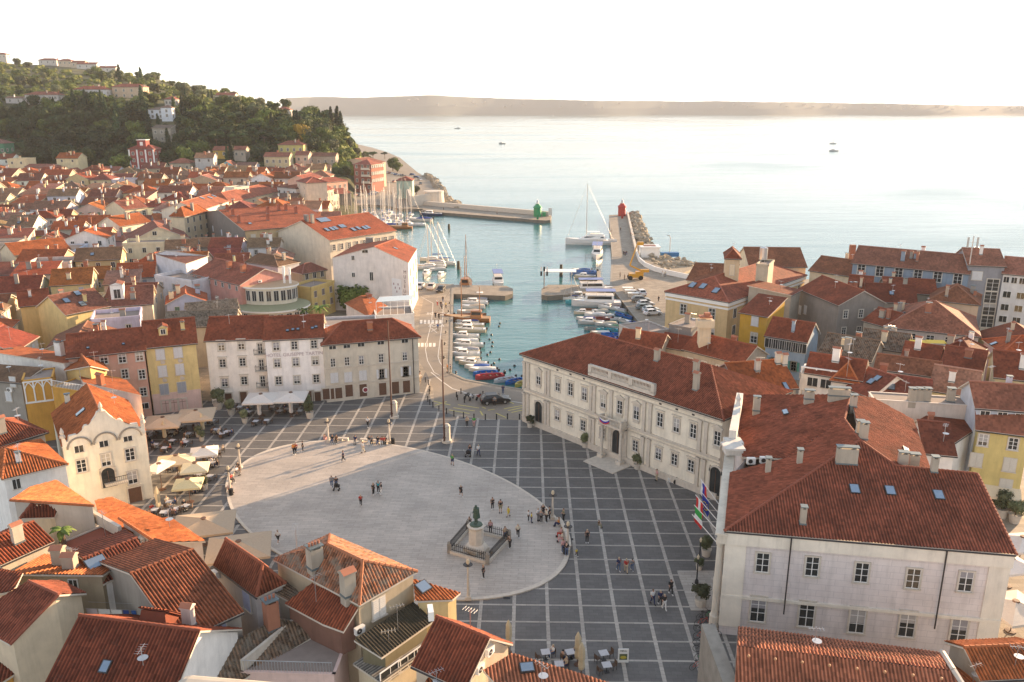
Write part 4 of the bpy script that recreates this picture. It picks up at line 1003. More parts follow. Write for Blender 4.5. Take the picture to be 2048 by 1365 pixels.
x0, x1 = fx(zz(545, 300)), fx(zz(1025, 440)); m = M(); c = a+u*((x0+x1)/2)+out*.15
m.box(c+up*11.5, (x1-x0, .5, .5), ax=ax).box(c+up*12.75, (x1-x0, .45, .2), ax=ax)
for i in range(4): m.box(a+u*(x0+.3+(x1-x0-.6)*i/3)+out*.15+up*12.2, (.6, .5, 1.3), ax=ax)
for i in range(44):
    q = a+u*(x0+.7+(x1-x0-1.4)*i/43)+out*.15+up*11.75; m.lathe([(.07, 0), (.11, .25), (.06, .5), (.08, .95)], q, 6)
m.build('balustrade', STONE, h.root)
q = fx(zz(740, 700)); m = M(); c = a+u*q+out*.75+up*5.3; m.box(c, (4.2, 1.5, .3), ax=ax).box(c+out*.65+up*1.1, (4.2, .16, .14), ax=ax)
for i in range(16): m.lathe([(.06, .15), (.09, .45), (.05, .7), (.06, 1.05)], c+out*.65+u*(-2+4/15*i), 6)
for sg in (-1, 1):
    m.box(c+u*(2.*sg)+out*.2+up*.6, (.25, 1.1, 1.1), ax=ax)
    m.lathe([(.34, -5.3), (.3, -4.9), (.24, -4.7), (.21, -.7), (.32, -.35), (.34, -.15)], c+u*(1.75*sg)+out*.3, 10); m.box(c+u*(1.75*sg)+out*.3+up*-5.0, (.9, .9, .6), ax=ax)
bal = m.build('balcony', STONE, h.root)
m = M(); c = a+u*q+out*1.5+up*5.9
for i in range(3):
    for j in range(6):
        xa, xb = -2.1+1.*j/6*2, -2.1+1.*(j+1)/6*2; sag = lambda x: -.45*(1-((x+1.1)/1.)**2)
        m.face([c+u*xa+up*(sag(xa)+.5-i*.22), c+u*xb+up*(sag(xb)+.5-i*.22), c+u*xb+up*(sag(xb)+.28-i*.22), c+u*xa+up*(sag(xa)+.28-i*.22)], i)
FW, FB, FR, FG = simple('flag_white', (.7, .7, .7), .8, var=.03), simple('flag_blue', (.02, .04, .32), .8, var=.03), simple('flag_red', (.5, .02, .02), .8, var=.03), simple('flag_green', (.02, .28, .05), .8, var=.03)
m.build('flag_bunting', [FW, FB, FR], bal)
for z in (10.4,):
    for q in ((310, 273), (405, 305), (503, 337), (1060, 515), (1180, 553), (1300, 592)): M().box(a+u*fx(zz(*q))+out*.01+up*z, (.4, .06, .4), ax=ax).build('vent', GUT, h.root)
for q, hh in (((1033, 225), 1.5), ((1318, 310), 1.4), ((1316, 440), 2.2)): h.chim_px(*zz(*q), h=hh, w=.7, d=.6, col=STN, cap='tile')
M().box(P(1222, 925, .0)+up*.05, (5.5, 5.5, .12), rz=atan2(u.y, u.x)).build('doorstep', STONE, h.root)
h.rz = 0
HALL = h
# ================================================= court building (right foreground)
Zf = 11.
h = PH([(1449, 1062, Zf), (2033, 1110, Zf), (1955, 948, 14.), (1792, 932, 14.2), (1720, 881, 15.2), (1701, 790, 15.2), (1571, 918, 12), (1460, 946, Zf), (1689, 839, 15.1), (1485, 915, Zf), (1470, 828, Zf), (1477, 790, 12), (1748, 797, 14), (1826, 840, 12), (1862, 942, 12)],
       [[0, 1, 2, 3, 4], [0, 4, 8, 6, 7], [10, 8, 6, 9], [11, 5, 8, 10], [5, 12, 13, 14, 3, 4]], [0, 1, 2, 14, 13, 12, 5, 11, 10, 9, 7], ridges=[(0, 4), (4, 8), (8, 5), (1, 2), (4, 3), (3, 2)], gutters=[(0, 1)], name='courthouse', label='large grey and white courthouse with broad pantiled roof and three skylights', cat='courthouse', wcol=(.72, .65, .62), rcol=(.28, .082, .045), nick='courthouse')
h.wall.data.materials[0] = ashlar()
for q in ((1709, 980), (1780, 984), (1877, 992)): h.sky(*q, .75, 1.1)
h.sky(1571, 826, 1.3, .5); h.sky(1600, 922, 1.2, .5); h.sky(1812, 903, 1.5, .45)
for q, w_, hh in (((1692, 928), 2., 1.6), ((1605, 1048), .5, 1.5), ((1535, 950), .5, 1.7), ((1598, 932), .5, 1.6), ((1719, 867), .75, 1.2), ((1726, 878), .8, 1.6), ((1804, 934), .9, 1.4), ((1826, 937), .9, 1.4), ((1867, 944), .6, 1.4), ((1706, 813), .7, 1.2), ((1678, 792), 2.4, .8), ((1618, 798), 1.1, .9), ((1512, 825), .8, 1.6)): h.chim_px(*q, h=hh, w=w_, d=.55, col=(.45, .39, .31))
S0 = [(1525, 1125), (1624, 1133), (1723, 1145), (1826, 1157), (1931, 1163)]; S1_ = [(1516, 1218), (1613, 1228), (1714, 1240), (1814, 1248), (1917, 1262)]
h.wpx(0, S0, 'g', 1.15, 1.95); h.wpx(0, S1_, 'g', 1.35, 2.65)
a, b, u, out = h.frame(0); L = (b-a).length; ax = (u, out, up); m = M()
m.box((a+b)/2+out*.12+up*(Zf-.75), (L+.3, .3, 1.3), ax=ax).box(a+u*.9+out*.06+up*(Zf/2), (1.9, .16, Zf-2), ax=ax).box(b-u*.8+out*.06+up*(Zf/2), (1.7, .16, Zf-2), ax=ax).box((a+b)/2+out*.1+up*4.2, (L, .22, .3), ax=ax)
m.build('cornice', PLASTER, h.root, (.78, .71, .60)); m = M()
def fx2(q): d = ray(*q); t = (a-V((0, 0, CH))).dot(out)/d.dot(out); return (V((0, 0, CH))+d*t-a).dot(u)
for q in ((1572, 1170), (1877, 1190)): x = fx2(q); m = M(); m.tube(a+u*x+out*.34+up*3, a+u*x+out*.34+up*(Zf-.2), .07); m.build('drainpipe', GUT, h.root)
# side toward the square: columns, entablature and crowning parapet
p0, p1 = P(1452, 1085, 9.6), P(1468, 905, 9.6); d = (p1-p0).normalized(); nn = V((-d.y, d.x, 0)); m = M()
LL = (p1-p0).length; ax2 = (d, nn, up); cc = (p0+p1)/2
for t in (.02, .33, .66, .97): m.lathe([(.5, 0), (.5, 1.6), (.42, 1.7), (.34, 2.), (.33, 6), (.29, 8.9), (.4, 9.2), (.44, 9.6)], V((0, 0, 0))+p0+d*(LL*t)+nn*.5-up*9.6, 14)
m.box(V((cc.x, cc.y, 10.1))+nn*.4, (LL+1.0, .8, .9), ax=ax2).box(V((cc.x, cc.y, 10.6))+nn*.45, (LL+1.2, 1.1, .2), ax=ax2)
m.build('colonnade', PLASTER, h.root, (.66, .6, .5)); m = M()
c0 = P(1466, 870, 12.4); c1 = P(1478, 805, 12.4); m.box((c0+c1)/2, ((c1-c0).length+2, .8, 1.8), 0, ax=((c1-c0).normalized(), nn, up)); m.box(P(1466, 893, 11.6), (1.9, 1.7, 1.5), 0); m.box(P(1466, 893, 12.4), (2.2, 2., .22), 0)
m.lathe([(.4, 0), (.3, .3), (.2, .6), (.32, 1.), (.1, 1.5), (0, 1.7)], P(1476, 812, 13.2), 8); m.build('parapet', PLASTER, h.root, (.68, .64, .58))
for q in ((1502, 922), (1528, 920)):
    c = P(*q, 11.3); M().box(c, (.9, .4, .7)).tube(c+V((-.1, -.21, 0)), c+V((-.1, -.2, 0)), .25, .25, 12, 1).build('air_conditioner', [WHITE, GUT], h.root)
CRT = h
# barrel-roofed hall in front of it
h = House(name='barrel_roof_hall', label='long hall with a ribbed barrel roof in front of the courthouse', cat='hall', wcol=(.42, .37, .31), rcol=(.42, .15, .08), nick='barrel roofed hall')
PR = [(1254, 1306, 7.2), (1259, 1311, 7.7), (1265, 1317, 8.1), (1273, 1324, 8.45), (1283, 1333, 8.7), (1293, 1343, 8.8), (1380, 1440, 7.4), (1480, 1560, 5.8)]
lf = [P(1476-(y-1254)*.06, y, z) for y, _, z in PR]; rt = [P(1884+(y-1306)*.62, y, z) for _, y, z in PR]
ol = [lf[-1], rt[-1], rt[0], lf[0]]; h.base(ol, 0); h.zmax = 9
h.put_walls([lf[-1]]+[rt[-1]]+rt[::-1][1:]+lf[:-1], 0); h.put_roof([[lf[i], rt[i], rt[i+1], lf[i+1]] for i in range(len(PR)-1)], [], [(lf[0], rt[0])])
m = M()
for i in range(len(PR)-1): m.tube(rt[i]+up*.08, rt[i+1]+up*.08, .22, .22, 6)
m.build('end_arch', STONE, h.root); m = M()
a_, b_ = P(1475, 1262, 7.0), P(1440, 1420, 6.5); m.box((V((a_.x, a_.y, 0))+V((b_.x, b_.y, 0)))/2+V((-.6, 0, 3.7)), (1.1, (a_-b_).length, 7.4), rz=0); m.build('end_wall', STONE_D, h.root)
for i in range(8):
    q = lf[5].lerp(rt[5], (i+.3)/8); M().blob(q+V((0, -1.1, .05)), (.12, .12, .12), 0, 6, 4).build('vent_tile', simple('vent_clay', (.5, .25, .12)), h.root)
h = RH((1965, 1352), (2100, 1345), 4, 7.2, 'G', 1., name='outhouse', label='small tiled roof at the bottom right corner beside the barrel roof', wcol=STN, rcol=TERRA2)
h = RH((1925, 1420), (2100, 1420), 7, 7.0, 's', 1.4, name='outhouse', label='lower tiled lean-to at the bottom right corner', wcol=STN, rcol=TERRA2)
FAR = dict(tile='far')
# ================================================= between the square and the harbour
h = RH((400, 424), (490, 461), (602, 428), 13.5, 'g', 3.2, name='apartment_house', label='large ochre house with bare grey gable wall, long red roof and many brick chimneys', wcol=(.56, .42, .24), rcol=(.42, .13, .07), nick='ochre house with grey gable wall', **FAR)
for t in ((.25, 11.), (.6, 11.), (.25, 7.6), (.6, 7.6), (.42, 4.5)): pass
h.win(1, 6, [10.], 's', 1.3, 2.1, scol=(.66, .6, .5)); h.win(1, 6, [6.4], 's', 1.3, 2., scol=(.6, .57, .5)); h.win(0, 5, [8.8, 5.5], 's', .9, 1.7, scol=(.6, .62, .68), skip=((0, 0), (4, 0), (4, 1)))
a, b, u, out = h.frame(0); m = M(); e = h.sides[0]; L = (b-a).length
m.face([a+out*.03, b+out*.03, b+out*.03+up*13.4, a+out*.03+up*13.4]); m.face([a+out*.03+up*13.4, b+out*.03+up*13.4, (a+b)/2+out*.03+up*16.6]); m.build('gable_render', PLASTER, h.root, (.20, .175, .155))
for q in ((478, 445), (536, 427), (536, 441), (558, 422), (572, 421), (592, 427), (420, 420), (432, 418), (455, 423), (466, 432), (525, 412)): h.chim_px(*q, h=1.8, w=1., d=.7, col=(.36, .12, .07), cap='tile')
h.sky(500, 448, .8, 1.2)
h = RH((556, 463), (659, 480), (778, 459), 12.6, 'g', 4.2, name='apartment_house', label='large cream house with blank broad gable and a row of roof lights above the harbour', wcol=(.64, .56, .44), rcol=(.42, .12, .065), nick='large cream blank gable', **FAR)
h.win(1, 9, [9.4, 5.5], 'g', 1.0, 1.7)
for q in ((654, 461), (664, 459), (671, 457), (682, 454), (687, 453), (707, 460), (717, 458), (729, 457), (735, 455)): h.sky(*q, 1., 1.9)
h.sky(647, 441, 3.6, 2.6); h.chim_px(625, 446, h=2.2, w=.9, d=.7, col=STN); h.chim_px(613, 442, h=1.4, w=1.6, d=.7, col=(.2, .18, .17))
h = PH([(664, 516, 13), (817, 526, 13), (834, 498, 13), (712, 489, 13), (748, 494, 15.8), (792, 478, 15.8)], [[0, 4, 5, 3], [4, 1, 2, 5]], [0, 4, 1, 2, 5, 3], inset=.1, ridges=[(4, 5)], name='museum_building', label='tall white gabled museum with small black windows beside the harbour', cat='museum', wcol=(.74, .68, .63), rcol=(.34, .09, .045), nick='white museum', tile='far')
h.wpx(0, [(706, 516), (707, 550)], 'd', .7, 1.); h.wpx(0, [(743, 553)], 'd', .8, 2.); h.wpx(0, [(730, 503)], 'd', 1.4, .7); h.win(2, 3, [9.4, 6, 2.6], 'g', .9, 1.6)
LTR = simple('museum_letter', (.22, .15, .14), .8)
for i, ch in enumerate('MUSEUM'): facetext(h, 1, ch, (810, 545+i*9.5), 1.15, LTR, .08)
a, b, u, out = h.frame(1); d = ray(794, 577); c0 = V((0, 0, CH))+d*((a-V((0, 0, CH))).dot(out)/d.dot(out))+out*.05; m = M(); m.box(c0, (3., .06, 4.6), 0, ax=(u, out, up)); m.build('poster', CLOTH, h.root, (.72, .72, .72)); 
for i in range(5): M().box(c0+out*.04+u*(-.9+.45*i)+up*(1.-(i % 3)*.9), (.3, .02, .5), ax=(u, out, up)).build('poster_mark', simple('poster_ink', (.3, .2, .22)), h.root)
h.chim_px(740, 487, h=1.2, w=2., d=1., col=(.25, .22, .2)); h.sky(797, 489, .6, 2.); h.sky(791, 498, .6, 1.)
h = RH((385, 546), (480, 569), (575, 551), 10.2, 'g' if False else 'G', 2.6, name='pink_house', label='coral pink house with a row of small windows under the eaves and pink gable', wcol=(.62, .30, .24), rcol=(.36, .13, .09), nick='coral pink house', **FAR)
h.win(0, 7, [8.6], 'd', .8, 1.); h.win(0, 5, [4.5], 'g', .9, 1.5); h.wpx(1, [(530, 562)], 'd', .01, .01) if False else None
acunit(519, 563, h, 1)
h.chim_px(459, 537, h=1.4, w=1., d=1., col=(.4, .15, .08), cap='tile'); h.chim_px(487, 545, h=1.5, w=1., d=1., col=(.4, .15, .08), cap='tile')
# rounded building with two curved terraces
C1 = P(527, 600, 7.5); rt_ = empty('rounded_house', V((C1.x, C1.y, 0)), 'rounded cream building with two stacked oval flat roofs and window bands', 'house')
HOUSES.append(type('o', (), dict(nick='rounded cream building', c=V((C1.x, C1.y, 0)), label='', zb=0, near=False, root=rt_))())
def oval(cx, cy, rx, ry, z0, z1, name, mats, over=.7, top=None, nw=22, wz=None):
    m = M(); pts = [(cx+rx*cos(2*pi*i/40), cy+ry*sin(2*pi*i/40)) for i in range(40)]; m.prism(pts, z0, z1)
    m.build(name, PLASTER, rt_, LCREAM); m = M(); m.prism([(cx+(rx+over)*cos(2*pi*i/40), cy+(ry+over)*sin(2*pi*i/40)) for i in range(40)], z1, z1+.35, 0, 1); m.build('roof', [WHITE, top], rt_)
    for i in range(nw):
        t = pi+pi*(i+.5)/nw*1.25-.2; c = V((cx+rx*cos(t), cy+ry*sin(t), wz)); n = V((cos(t)/rx, sin(t)/ry, 0)).normalized()
        inst(win_mesh('d', 1.1*rx/7, (z1-wz)*.8), 'window', c+n*.05, rt_, atan2(n.x, -n.y))
oval(C1.x+.6, C1.y+4, 7.6, 6.5, 0, 5.2, 'wall', None, .8, simple('roof_green', (.27, .27, .16), .9, var=.2), 15, 2.6)
oval(C1.x-1, C1.y+7.5, 6.3, 4.2, 5.2, 9.2, 'wall', None, .6, simple('roof_tan', (.45, .32, .2), .9, var=.15), 15, 6.4)
m = M(); q = V((C1.x+2.6, C1.y+8, 9)); m.tube(q, q+up*4.4, .28).tube(q+V((1.4, -.3, 0)), q+V((1.4, -.3, 4.1)), .28); m.build('flue', WHITE, rt_)
h = RG((518, 507), (548, 511), (497, 523), (608, 523), 11.4, 9.6, 'HH', name='old_house', label='bluish grey walled house with old dark hipped tiles behind the rounded building', wcol=(.42, .43, .47), rcol=OLDT, tile='far'); h.win(0, 4, [7, 4], 'g', .9, 1.4)
h.chim_px(572, 505, h=3., w=.9, d=.9, col=(.3, .13, .09)); h.chim_px(583, 508, h=2.8, w=1.1, d=.9, col=STN); h.chim_px(568, 520, h=1.6, w=.7, d=.7, col=STN)
h = RH((605, 546), (651, 538), 5, 9.4, 'H', 1.6, name='corner_house', label='small brown roofed house with a roof balcony left of the museum', wcol=(.50, .40, .25), rcol=(.28, .12, .09), tile='far'); h.win(0, 3, [7.6], 'd', .9, 1.5)
h = RH((622, 580), (668, 566), 6, 7.2, 'F', .6, name='corner_house', label='ochre yellow house with dark shuttered windows left of the museum', wcol=(.60, .44, .17), rcol=TERRA, tile='far'); h.win(0, 3, [5.2, 2.4], 's', .9, 1.4, scol=(.2, .16, .14))
h = PH([(688, 607, 8), (741, 637, 7.2), (775, 612, 7.2), (738, 590, 8.6), (722, 591, 8.8)], [[0, 1, 2, 3, 4]], [0, 1, 2, 3, 4], name='annex', label='low house with red roof right in front of the white museum', wcol=(.68, .58, .52), rcol=TERRA2, tile='far')
h.chim_px(738, 601, h=1.2, w=1.4, d=.8, col=(.4, .15, .08), cap='tile')
h = RH((752, 634), (828, 630), 7, 7.2, 'F', .3, name='terrace_house', label='roof terrace with white glass pergola between the museum and the grey corner building', wcol=WHT, rcol=TERRA, tile='far')
m = M(); a, b = P(752, 606, 10.1), P(822, 601, 10.1)
for i in range(6):
    c = a.lerp(b, i/5)
    m.box(c+V((0, 2.2, 0)), (.1, 4.6, .12)); m.tube(c+V((0, 0, 0)), c+V((0, 0, -2.7)), .05)
for i in range(6): m.box(a.lerp(b, .5)+V((0, i*.9, .05)), ((b-a).length, .08, .08))
m.face([a+V((0, 0, .13)), b+V((0, 0, .13)), b+V((0, 4.5, .13)), a+V((0, 4.5, .13))], 1); tagset(m.build('pergola', [WHITE, simple('pergola_glass', (.45, .5, .5), .2)]), 'white steel pergola with a glass roof on the terrace beside the museum', 'pergola')
h = RH((640, 660), (752, 655), 8, 8.4, 'F', .4, name='terrace_house', label='flat pale grey terrace behind the grey corner building and the hotel', wcol=(.5, .5, .52), rcol=TERRA, tile='far')
h = RH((330, 655), (470, 648), 8, 8.2, 'G', 2., name='old_house', label='long house with old mossy grey tiles behind the white hotel', wcol=STN, rcol=(.24, .19, .14), tile='old')
h = RH((378, 632), (478, 622), 7, 8, 'G', 1.8, name='old_house', label='grey tiled house left of the rounded building', wcol=GREY, rcol=(.26, .2, .15), tile='old')
h = PH([(309, 508, 12.2), (331, 501, 13.4), (418, 512, 12.2), (372, 528, 12.)], [[0, 3, 2, 1]], [0, 3, 2, 1], name='modern_house', label='white modern house with recessed roof balcony and windows behind the coral pink house', wcol=(.62, .62, .66), rcol=(.30, .13, .10), tile='far', nick='white modern house')
h = RH((310, 556), (385, 568), 9, 9.4, 'F', .8, name='modern_house', label='lower part of the white modern house with two small windows and a terrace', wcol=(.66, .64, .66), rcol=TERRA, tile='far'); h.win(0, 3, [7.2], 'g', .9, 1.4)
# harbour front beyond
h = RH((554, 373), (592, 377), 12, 14., 'H', 2., name='harbour_house', label='tall white block with small windows at the far marina, left of the pink tower house', wcol=(.66, .62, .58), rcol=(.3, .13, .09), tile='far', nick='white block at the marina'); h.win(0, 4, [11, 7.5, 4], 'd', .9, 1.5); h.win(1, 3, [11, 7.5, 4, 1], 'g', 1., 1.7)
for nm, A, B, d, ze, rt, wc, rows, nc, lb in (
    ('harbour_house', (594, 362), (613, 366), 9, 17., 'H', (.62, .5, .4), [14, 10.5, 7, 3], 2, 'cream high house with shops below, left half of the pair at the marina'),
    ('harbour_house', (613, 361), (641, 356), 9, 17., 'G', (.66, .42, .32), [14, 10.5, 7, 3], 3, 'tall pink house with dark red roof at the marina front'),
    ('harbour_house', (641, 384), (667, 378), 8, 11., 'G', (.66, .46, .34), [8, 4.5, 1.2], 3, 'low pink house right of the tall pink one at the marina front'),
    ('harbour_house', (643, 366), (695, 361), 9, 12.5, 'H', (.58, .34, .26), [9, 5.5], 5, 'wide dusky pink house with low red roof behind the marina quay'),
    ('harbour_house', (666, 398), (678, 396), 5, 6.5, 'F', (.66, .58, .45), [3.5, 1], 2, 'small cream building with arched windows at the marina corner'),
    ('boathouse', (678, 388), (702, 386), 7, 7.5, 'S', (.12, .11, .1), [], 0, 'dark open shed with flat roof beside the marina'),
    ('customs_house', (793, 361), (824, 361), 9, 9.8, 'H', (.36, .46, .38), [], 0, 'pale green cube-like house with red hipped roof beside the coastal road')):
    h = RH(A, B, d, ze, rt, 1.8, name=nm, label=lb, wcol=wc, rcol=(.36, .12, .09), tile='far', nick=('green house on the coastal road' if nm == 'customs_house' else None))
    if nc: h.win(0, nc, rows, 'g', 1., 1.7)
h = RH((707, 329), (742, 330), 14, 16., 'H', 2.6, name='brick_apartment_block', label='four storey brick red apartment block with balconies under the cliff', cat='apartment block', wcol=(.30, .11, .08), rcol=(.40, .15, .12), tile='far', nick='brick apartment block')
h.win(0, 3, [14, 10, 6, 2.4], 'g', 1.3, 1.9); h.win(1, 6, [14, 10, 6], 'o', .9, 1.9, scol=WHT)
a, b, u, out = h.frame(0); m = M()
for z in (13.2, 9.4, 5.6): m.box(b-u*3.2+out*.8+up*z, (5.5, 1.6, .25), ax=(u, out, up)).box(b-u*3.2+out*1.55+up*(z+.6), (5.5, .1, 1.), ax=(u, out, up))
m.build('balcony', STONE, h.root)
h = RH((744, 327), (771, 324), 24, 15., 'G', 2.5, name='apartment_block', label='long cream block running behind the brick apartment block along the coast', cat='apartment block', wcol=(.6, .46, .33), rcol=(.36, .15, .11), tile='far')
t_r = empty('round_tower', P(868, 407), 'round pale stone bastion at the root of the breakwater', 'tower'); M().lathe([(5.5, 0), (5., 5.5), (5.2, 5.6), (5.2, 6.4), (4.4, 6.4)], P(868, 407), 20).build('wall', STONE, t_r)
m = M(); a, b = P(822, 413), P(862, 409); strip(m, a, b, 1.2, 2.6, 0, 5.2); a, b = P(822, 413), P(816, 395); strip(m, a, b, 1.2, 2.6, 0, 5.2); tagset(m.build('bastion_wall', STONE), 'pale stone wall joining the round bastion behind the sailing boats', 'wall')
# ================================================= right of the harbour
h = RH((1333, 582), (1457, 603), (1604, 549), 9., 'H', 3.2, name='theatre', label='big yellow building with broad hipped roof and a small roof tower by the harbour', cat='theatre', wcol=(.62, .45, .24), rcol=(.38, .125, .08), tile='far', nick='big yellow building')
h.wpx(0, [(1367, 619), (1424, 628), (1422, 668)], 'g', 1.5, 2.3); h.win(1, 6, [4.9, 1.2], 'd', 1.3, 2.)
for q in ((1385, 571), (1406, 574), (1432, 582)): h.sky(*q, 1.2, 1.8)
a, b, u, out = h.frame(0); m = M()
for k in (0, 1):
    a, b, u, out = h.frame(k); m.box((a+b)/2+out*.12+up*8.35, ((b-a).length+.2, .3, .9), ax=(u, out, up)).box((a+b)/2+out*.08+up*7.3, ((b-a).length+.1, .2, .4), ax=(u, out, up))
m.build('cornice', WHITE, h.root)
h2 = RH((1452, 514), (1480, 515), 6.5, 16.2, 'H', 1.5, zb=9.8, name='roof_turret', label='small square turret with tiled hipped roof on top of the big yellow building', cat='turret', wcol=(.62, .47, .3), rcol=TERRA, tile='far'); h2.win(1, 1, [2.6], 's', 1., 1.8); h2.win(0, 1, [2.4], 's', .9, 2.2, scol=CREAM)
h2 = RH((1513, 531), (1537, 533), 6.5, 14.6, 'F', .4, zb=9, name='lift_housing', label='concrete box with white water tank and railing on the big yellow building', cat='roof housing', wcol=(.46, .4, .3), rcol=TERRA, tile='far')
c = P(1525, 524, 15); M().lathe([(.9, 0), (.9, 2.6), (0, 2.9)], c+V((1, 3, 0)), 14).build('water_tank', STEEL, h2.root)
def T(nm, A, B, C, ze, rt, rise, wc, rc, lb, win=None, nick=None, ch=1, sk=0, tile='far', zb=0):
    h = RH(A, B, C, ze, rt, rise, zb=zb, name=nm, label=lb, wcol=wc, rcol=rc, tile=tile, nick=nick)
    if win: h.win(0, *win)
    h.auto(ch, sk); return h
PH([(1371, 561, 8.4), (1470, 575, 8.4), (1480, 528, 11.6), (1391, 525, 11.6)], [[0, 1, 2, 3]], [0, 1, 2, 3], name='town_house', label='brown red roof wing behind the left corner of the big yellow building', wcol=CREAM, rcol=TBR, tile='far')
T('town_house', (1500, 532), (1612, 533), 14, 10.6, 'G', 3.4, CREAM, TBR, 'long brown red roof behind the turret of the big yellow building', ch=0)
T('town_house', (1620, 540), (1705, 552), 12, 10.4, 'G', 2.6, CREAM, TBR, 'brown roof stepping down right of the big yellow building', ch=2)
h = T('mustard_house', (1481, 624), (1534, 633), 8, 9.2, 'S', 2.2, (.56, .32, .04), TERRA, 'mustard orange house with closed white shutter right of the big yellow building', nick='mustard orange house', ch=0)
h.wpx(0, [(1510, 642)], 's', 1.4, 2.); h.wpx(0, [(1508, 676)], 'g', 1.3, 2.); 
h = T('veranda_house', (1533, 669), (1613, 682), 7, 7.6, 'G', 2.6, (.33, .42, .5), TERRA, 'house with glazed veranda and blue wall below a red roof', nick='house with glazed veranda', ch=1); h.win(0, 6, [5.2], 'd', 1.5, 1.7); h.win(0, 2, [1.6], 'o', 1., 1.7, scol=(.1, .3, .25))
h = T('stone_house', (1600, 577), (1678, 609), 10, 10.4, 'G', 2.6, (.27, .24, .21), TERRA, 'tall grey stone house with two closed white shutters behind the veranda house', nick='tall grey stone house', ch=2); h.wpx(0, [(1600, 620), (1611, 620)], 's', 1., 1.8); h.win(1, 3, [7.5, 4], 'g', .9, 1.6)
T('stone_house', (1582, 590), (1601, 580), 9, 10.6, 'S', .8, STN, TERRA, 'grey stone wall house between the mustard house and the tall stone house', ch=0)
h = T('low_house', (1368, 697), (1484, 726), 8, 6.4, 'G', 2.2, STN, TERRA, 'low brown roofed house behind the town hall at the foot of the tall chimney', ch=1, win=(4, [3.6], 'g', .9, 1.3))
c = P(1404, 735, 3.); cr = empty('tall_chimney', V((c.x, c.y, 0)), 'tall square cream chimney rising behind the town hall roof', 'chimney'); m = M(); m.box(V((c.x, c.y, 6.)), (2., 1.6, 12.)).box(V((c.x, c.y, 11.2)), (2.9, 2.3, 1.3)); m.build('stack', PLASTER, cr, (.62, .52, .38)); M().box(V((c.x, c.y, 12.4)), (2.2, 1.5, .3)).box(V((c.x+.3, c.y, 12.8)), (1., .8, .6)).build('cap', simple('chimney_tile', (.36, .14, .08)), cr)
T('stone_house', (1278, 668), (1338, 660), 7, 7., 'F', .2, (.46, .42, .38), TERRA, 'pale stone walled house at the end of the boat filled right quay', ch=0)
T('stone_house', (1338, 650), (1382, 658), 7, 8., 'F', .2, (.3, .28, .25), TERRA, 'dark grey stone house with air conditioners left of the tall chimney', ch=1)
T('low_house', (1234, 690), (1318, 702), 7, 6.2, 'G', 2.2, STN, TERRA, 'low red gable roof just behind the left half of the town hall', ch=1)
T('low_house', (1318, 690), (1376, 700), 6, 6., 'G', 1.6, STN, TERRA3, 'small dark roof behind the town hall left of the tall chimney', ch=0)
h = T('town_house', (1482, 782), (1592, 773), 9, 10.6, 'G', 2.6, STN, TERRA2, 'orange red roof with three white chimneys between town hall and courthouse', ch=0, nick='roof between town hall and courthouse')
for q in ((1505, 783), (1514, 742), (1555, 728), (1568, 730)): h.chim_px(*q, h=1.4, w=.7, d=.6, col=(.64, .58, .48), cap='tile')
h.sky(1540, 783, .5, 1.5); h.sky(1572, 775, .5, 1.5)
h = T('balcony_house', (1600, 757), (1692, 770), 5, 9.4, 'F', .9, WHT, TERRA, 'white house with two white framed roof balconies behind the courthouse', nick='white balcony house', ch=0); h.win(0, 3, [6], 's', 1.2, 1.6)
T('town_house', (1614, 742), (1722, 758), 6, 10.8, 'G', 2., WHT, TERRA, 'red roof above the white framed roof balconies', ch=2, win=(4, [-1.6+10.2], 'd', 1.4, 1.3))
T('turret_house', (1666, 755), (1716, 762), 5, 10.5, 'H', 2., WHT, TERRA2, 'little hipped roof pavilion right of the white framed roof balconies', ch=0)
T('town_house', (1694, 775), (1742, 792), 9, 9.6, 'G', 2.2, WHT, (.28, .09, .06), 'dark red roof with two bright skylights behind the courthouse', ch=0, sk=2)
T('town_house', (1742, 790), (1856, 806), 9, 9.4, 'G', 2., WHT, (.26, .085, .06), 'darkest red roof with a wide skylight behind the long white wall', ch=1, sk=2)
T('town_house', (1752, 735), (1875, 752), 6, 9.6, 'G', 1.4, WHT, TBR, 'beige edged tile roof behind the dark red skylight roofs', ch=1)
h = T('town_house', (1862, 778), (1950, 792), 9, 9.2, 'G', 2.4, (.6, .5, .27), (.45, .24, .17), 'yellow house with pale beige pantiles at the right behind the white wall', ch=1, win=(2, [6.6], 'g', .8, 1.1), nick='beige pantiled yellow house')
h = RH((1748, 800), (1957, 813), 3, 11.6, 'F', .1, name='white_gable_house', label='long stepped white wall with chimneys on top, right behind the courthouse', wcol=(.68, .60, .52), rcol=TERRA, nick='long white wall', tile='far')
for x in (1823, 1838, 1852, 1900, 1944): h.chim_px(x, 803, h=1.6, w=.9, d=.7, col=STN)
T('town_house', (1852, 903), (1908, 908), 9, 9., 'G', 2.2, WHT, (.24, .08, .05), 'small house with very dark red roof between courthouse and yellow corner house', ch=1)
h = RH((1907, 882), (1955, 850), 5, 9.6, 'S', .3, name='white_gable_house', label='bright white blank wall between the courthouse and the yellow corner house', wcol=(.72, .70, .66), rcol=TERRA, tile='far')
h = T('corner_house', (1957, 855), (2060, 868), 8, 10.8, 'G', 2.8, (.62, .50, .20), (.36, .15, .10), 'yellow corner house with shop awning and white shuttered windows at the right edge', nick='yellow corner house at the right', ch=0)
h.wpx(0, [(1966, 880), (2026, 888)], 'g', 1., 1.5); h.wpx(0, [(2019, 930), (1952, 920)], 's', 1.3, 1.7, (.6, .57, .5)); h.wpx(0, [(2011, 972)], 's', 1.3, 1.7, (.6, .57, .5)); h.wpx(0, [(1985, 1025), (2015, 1030)], me=door_mesh(1.6, 2.6), name='door')
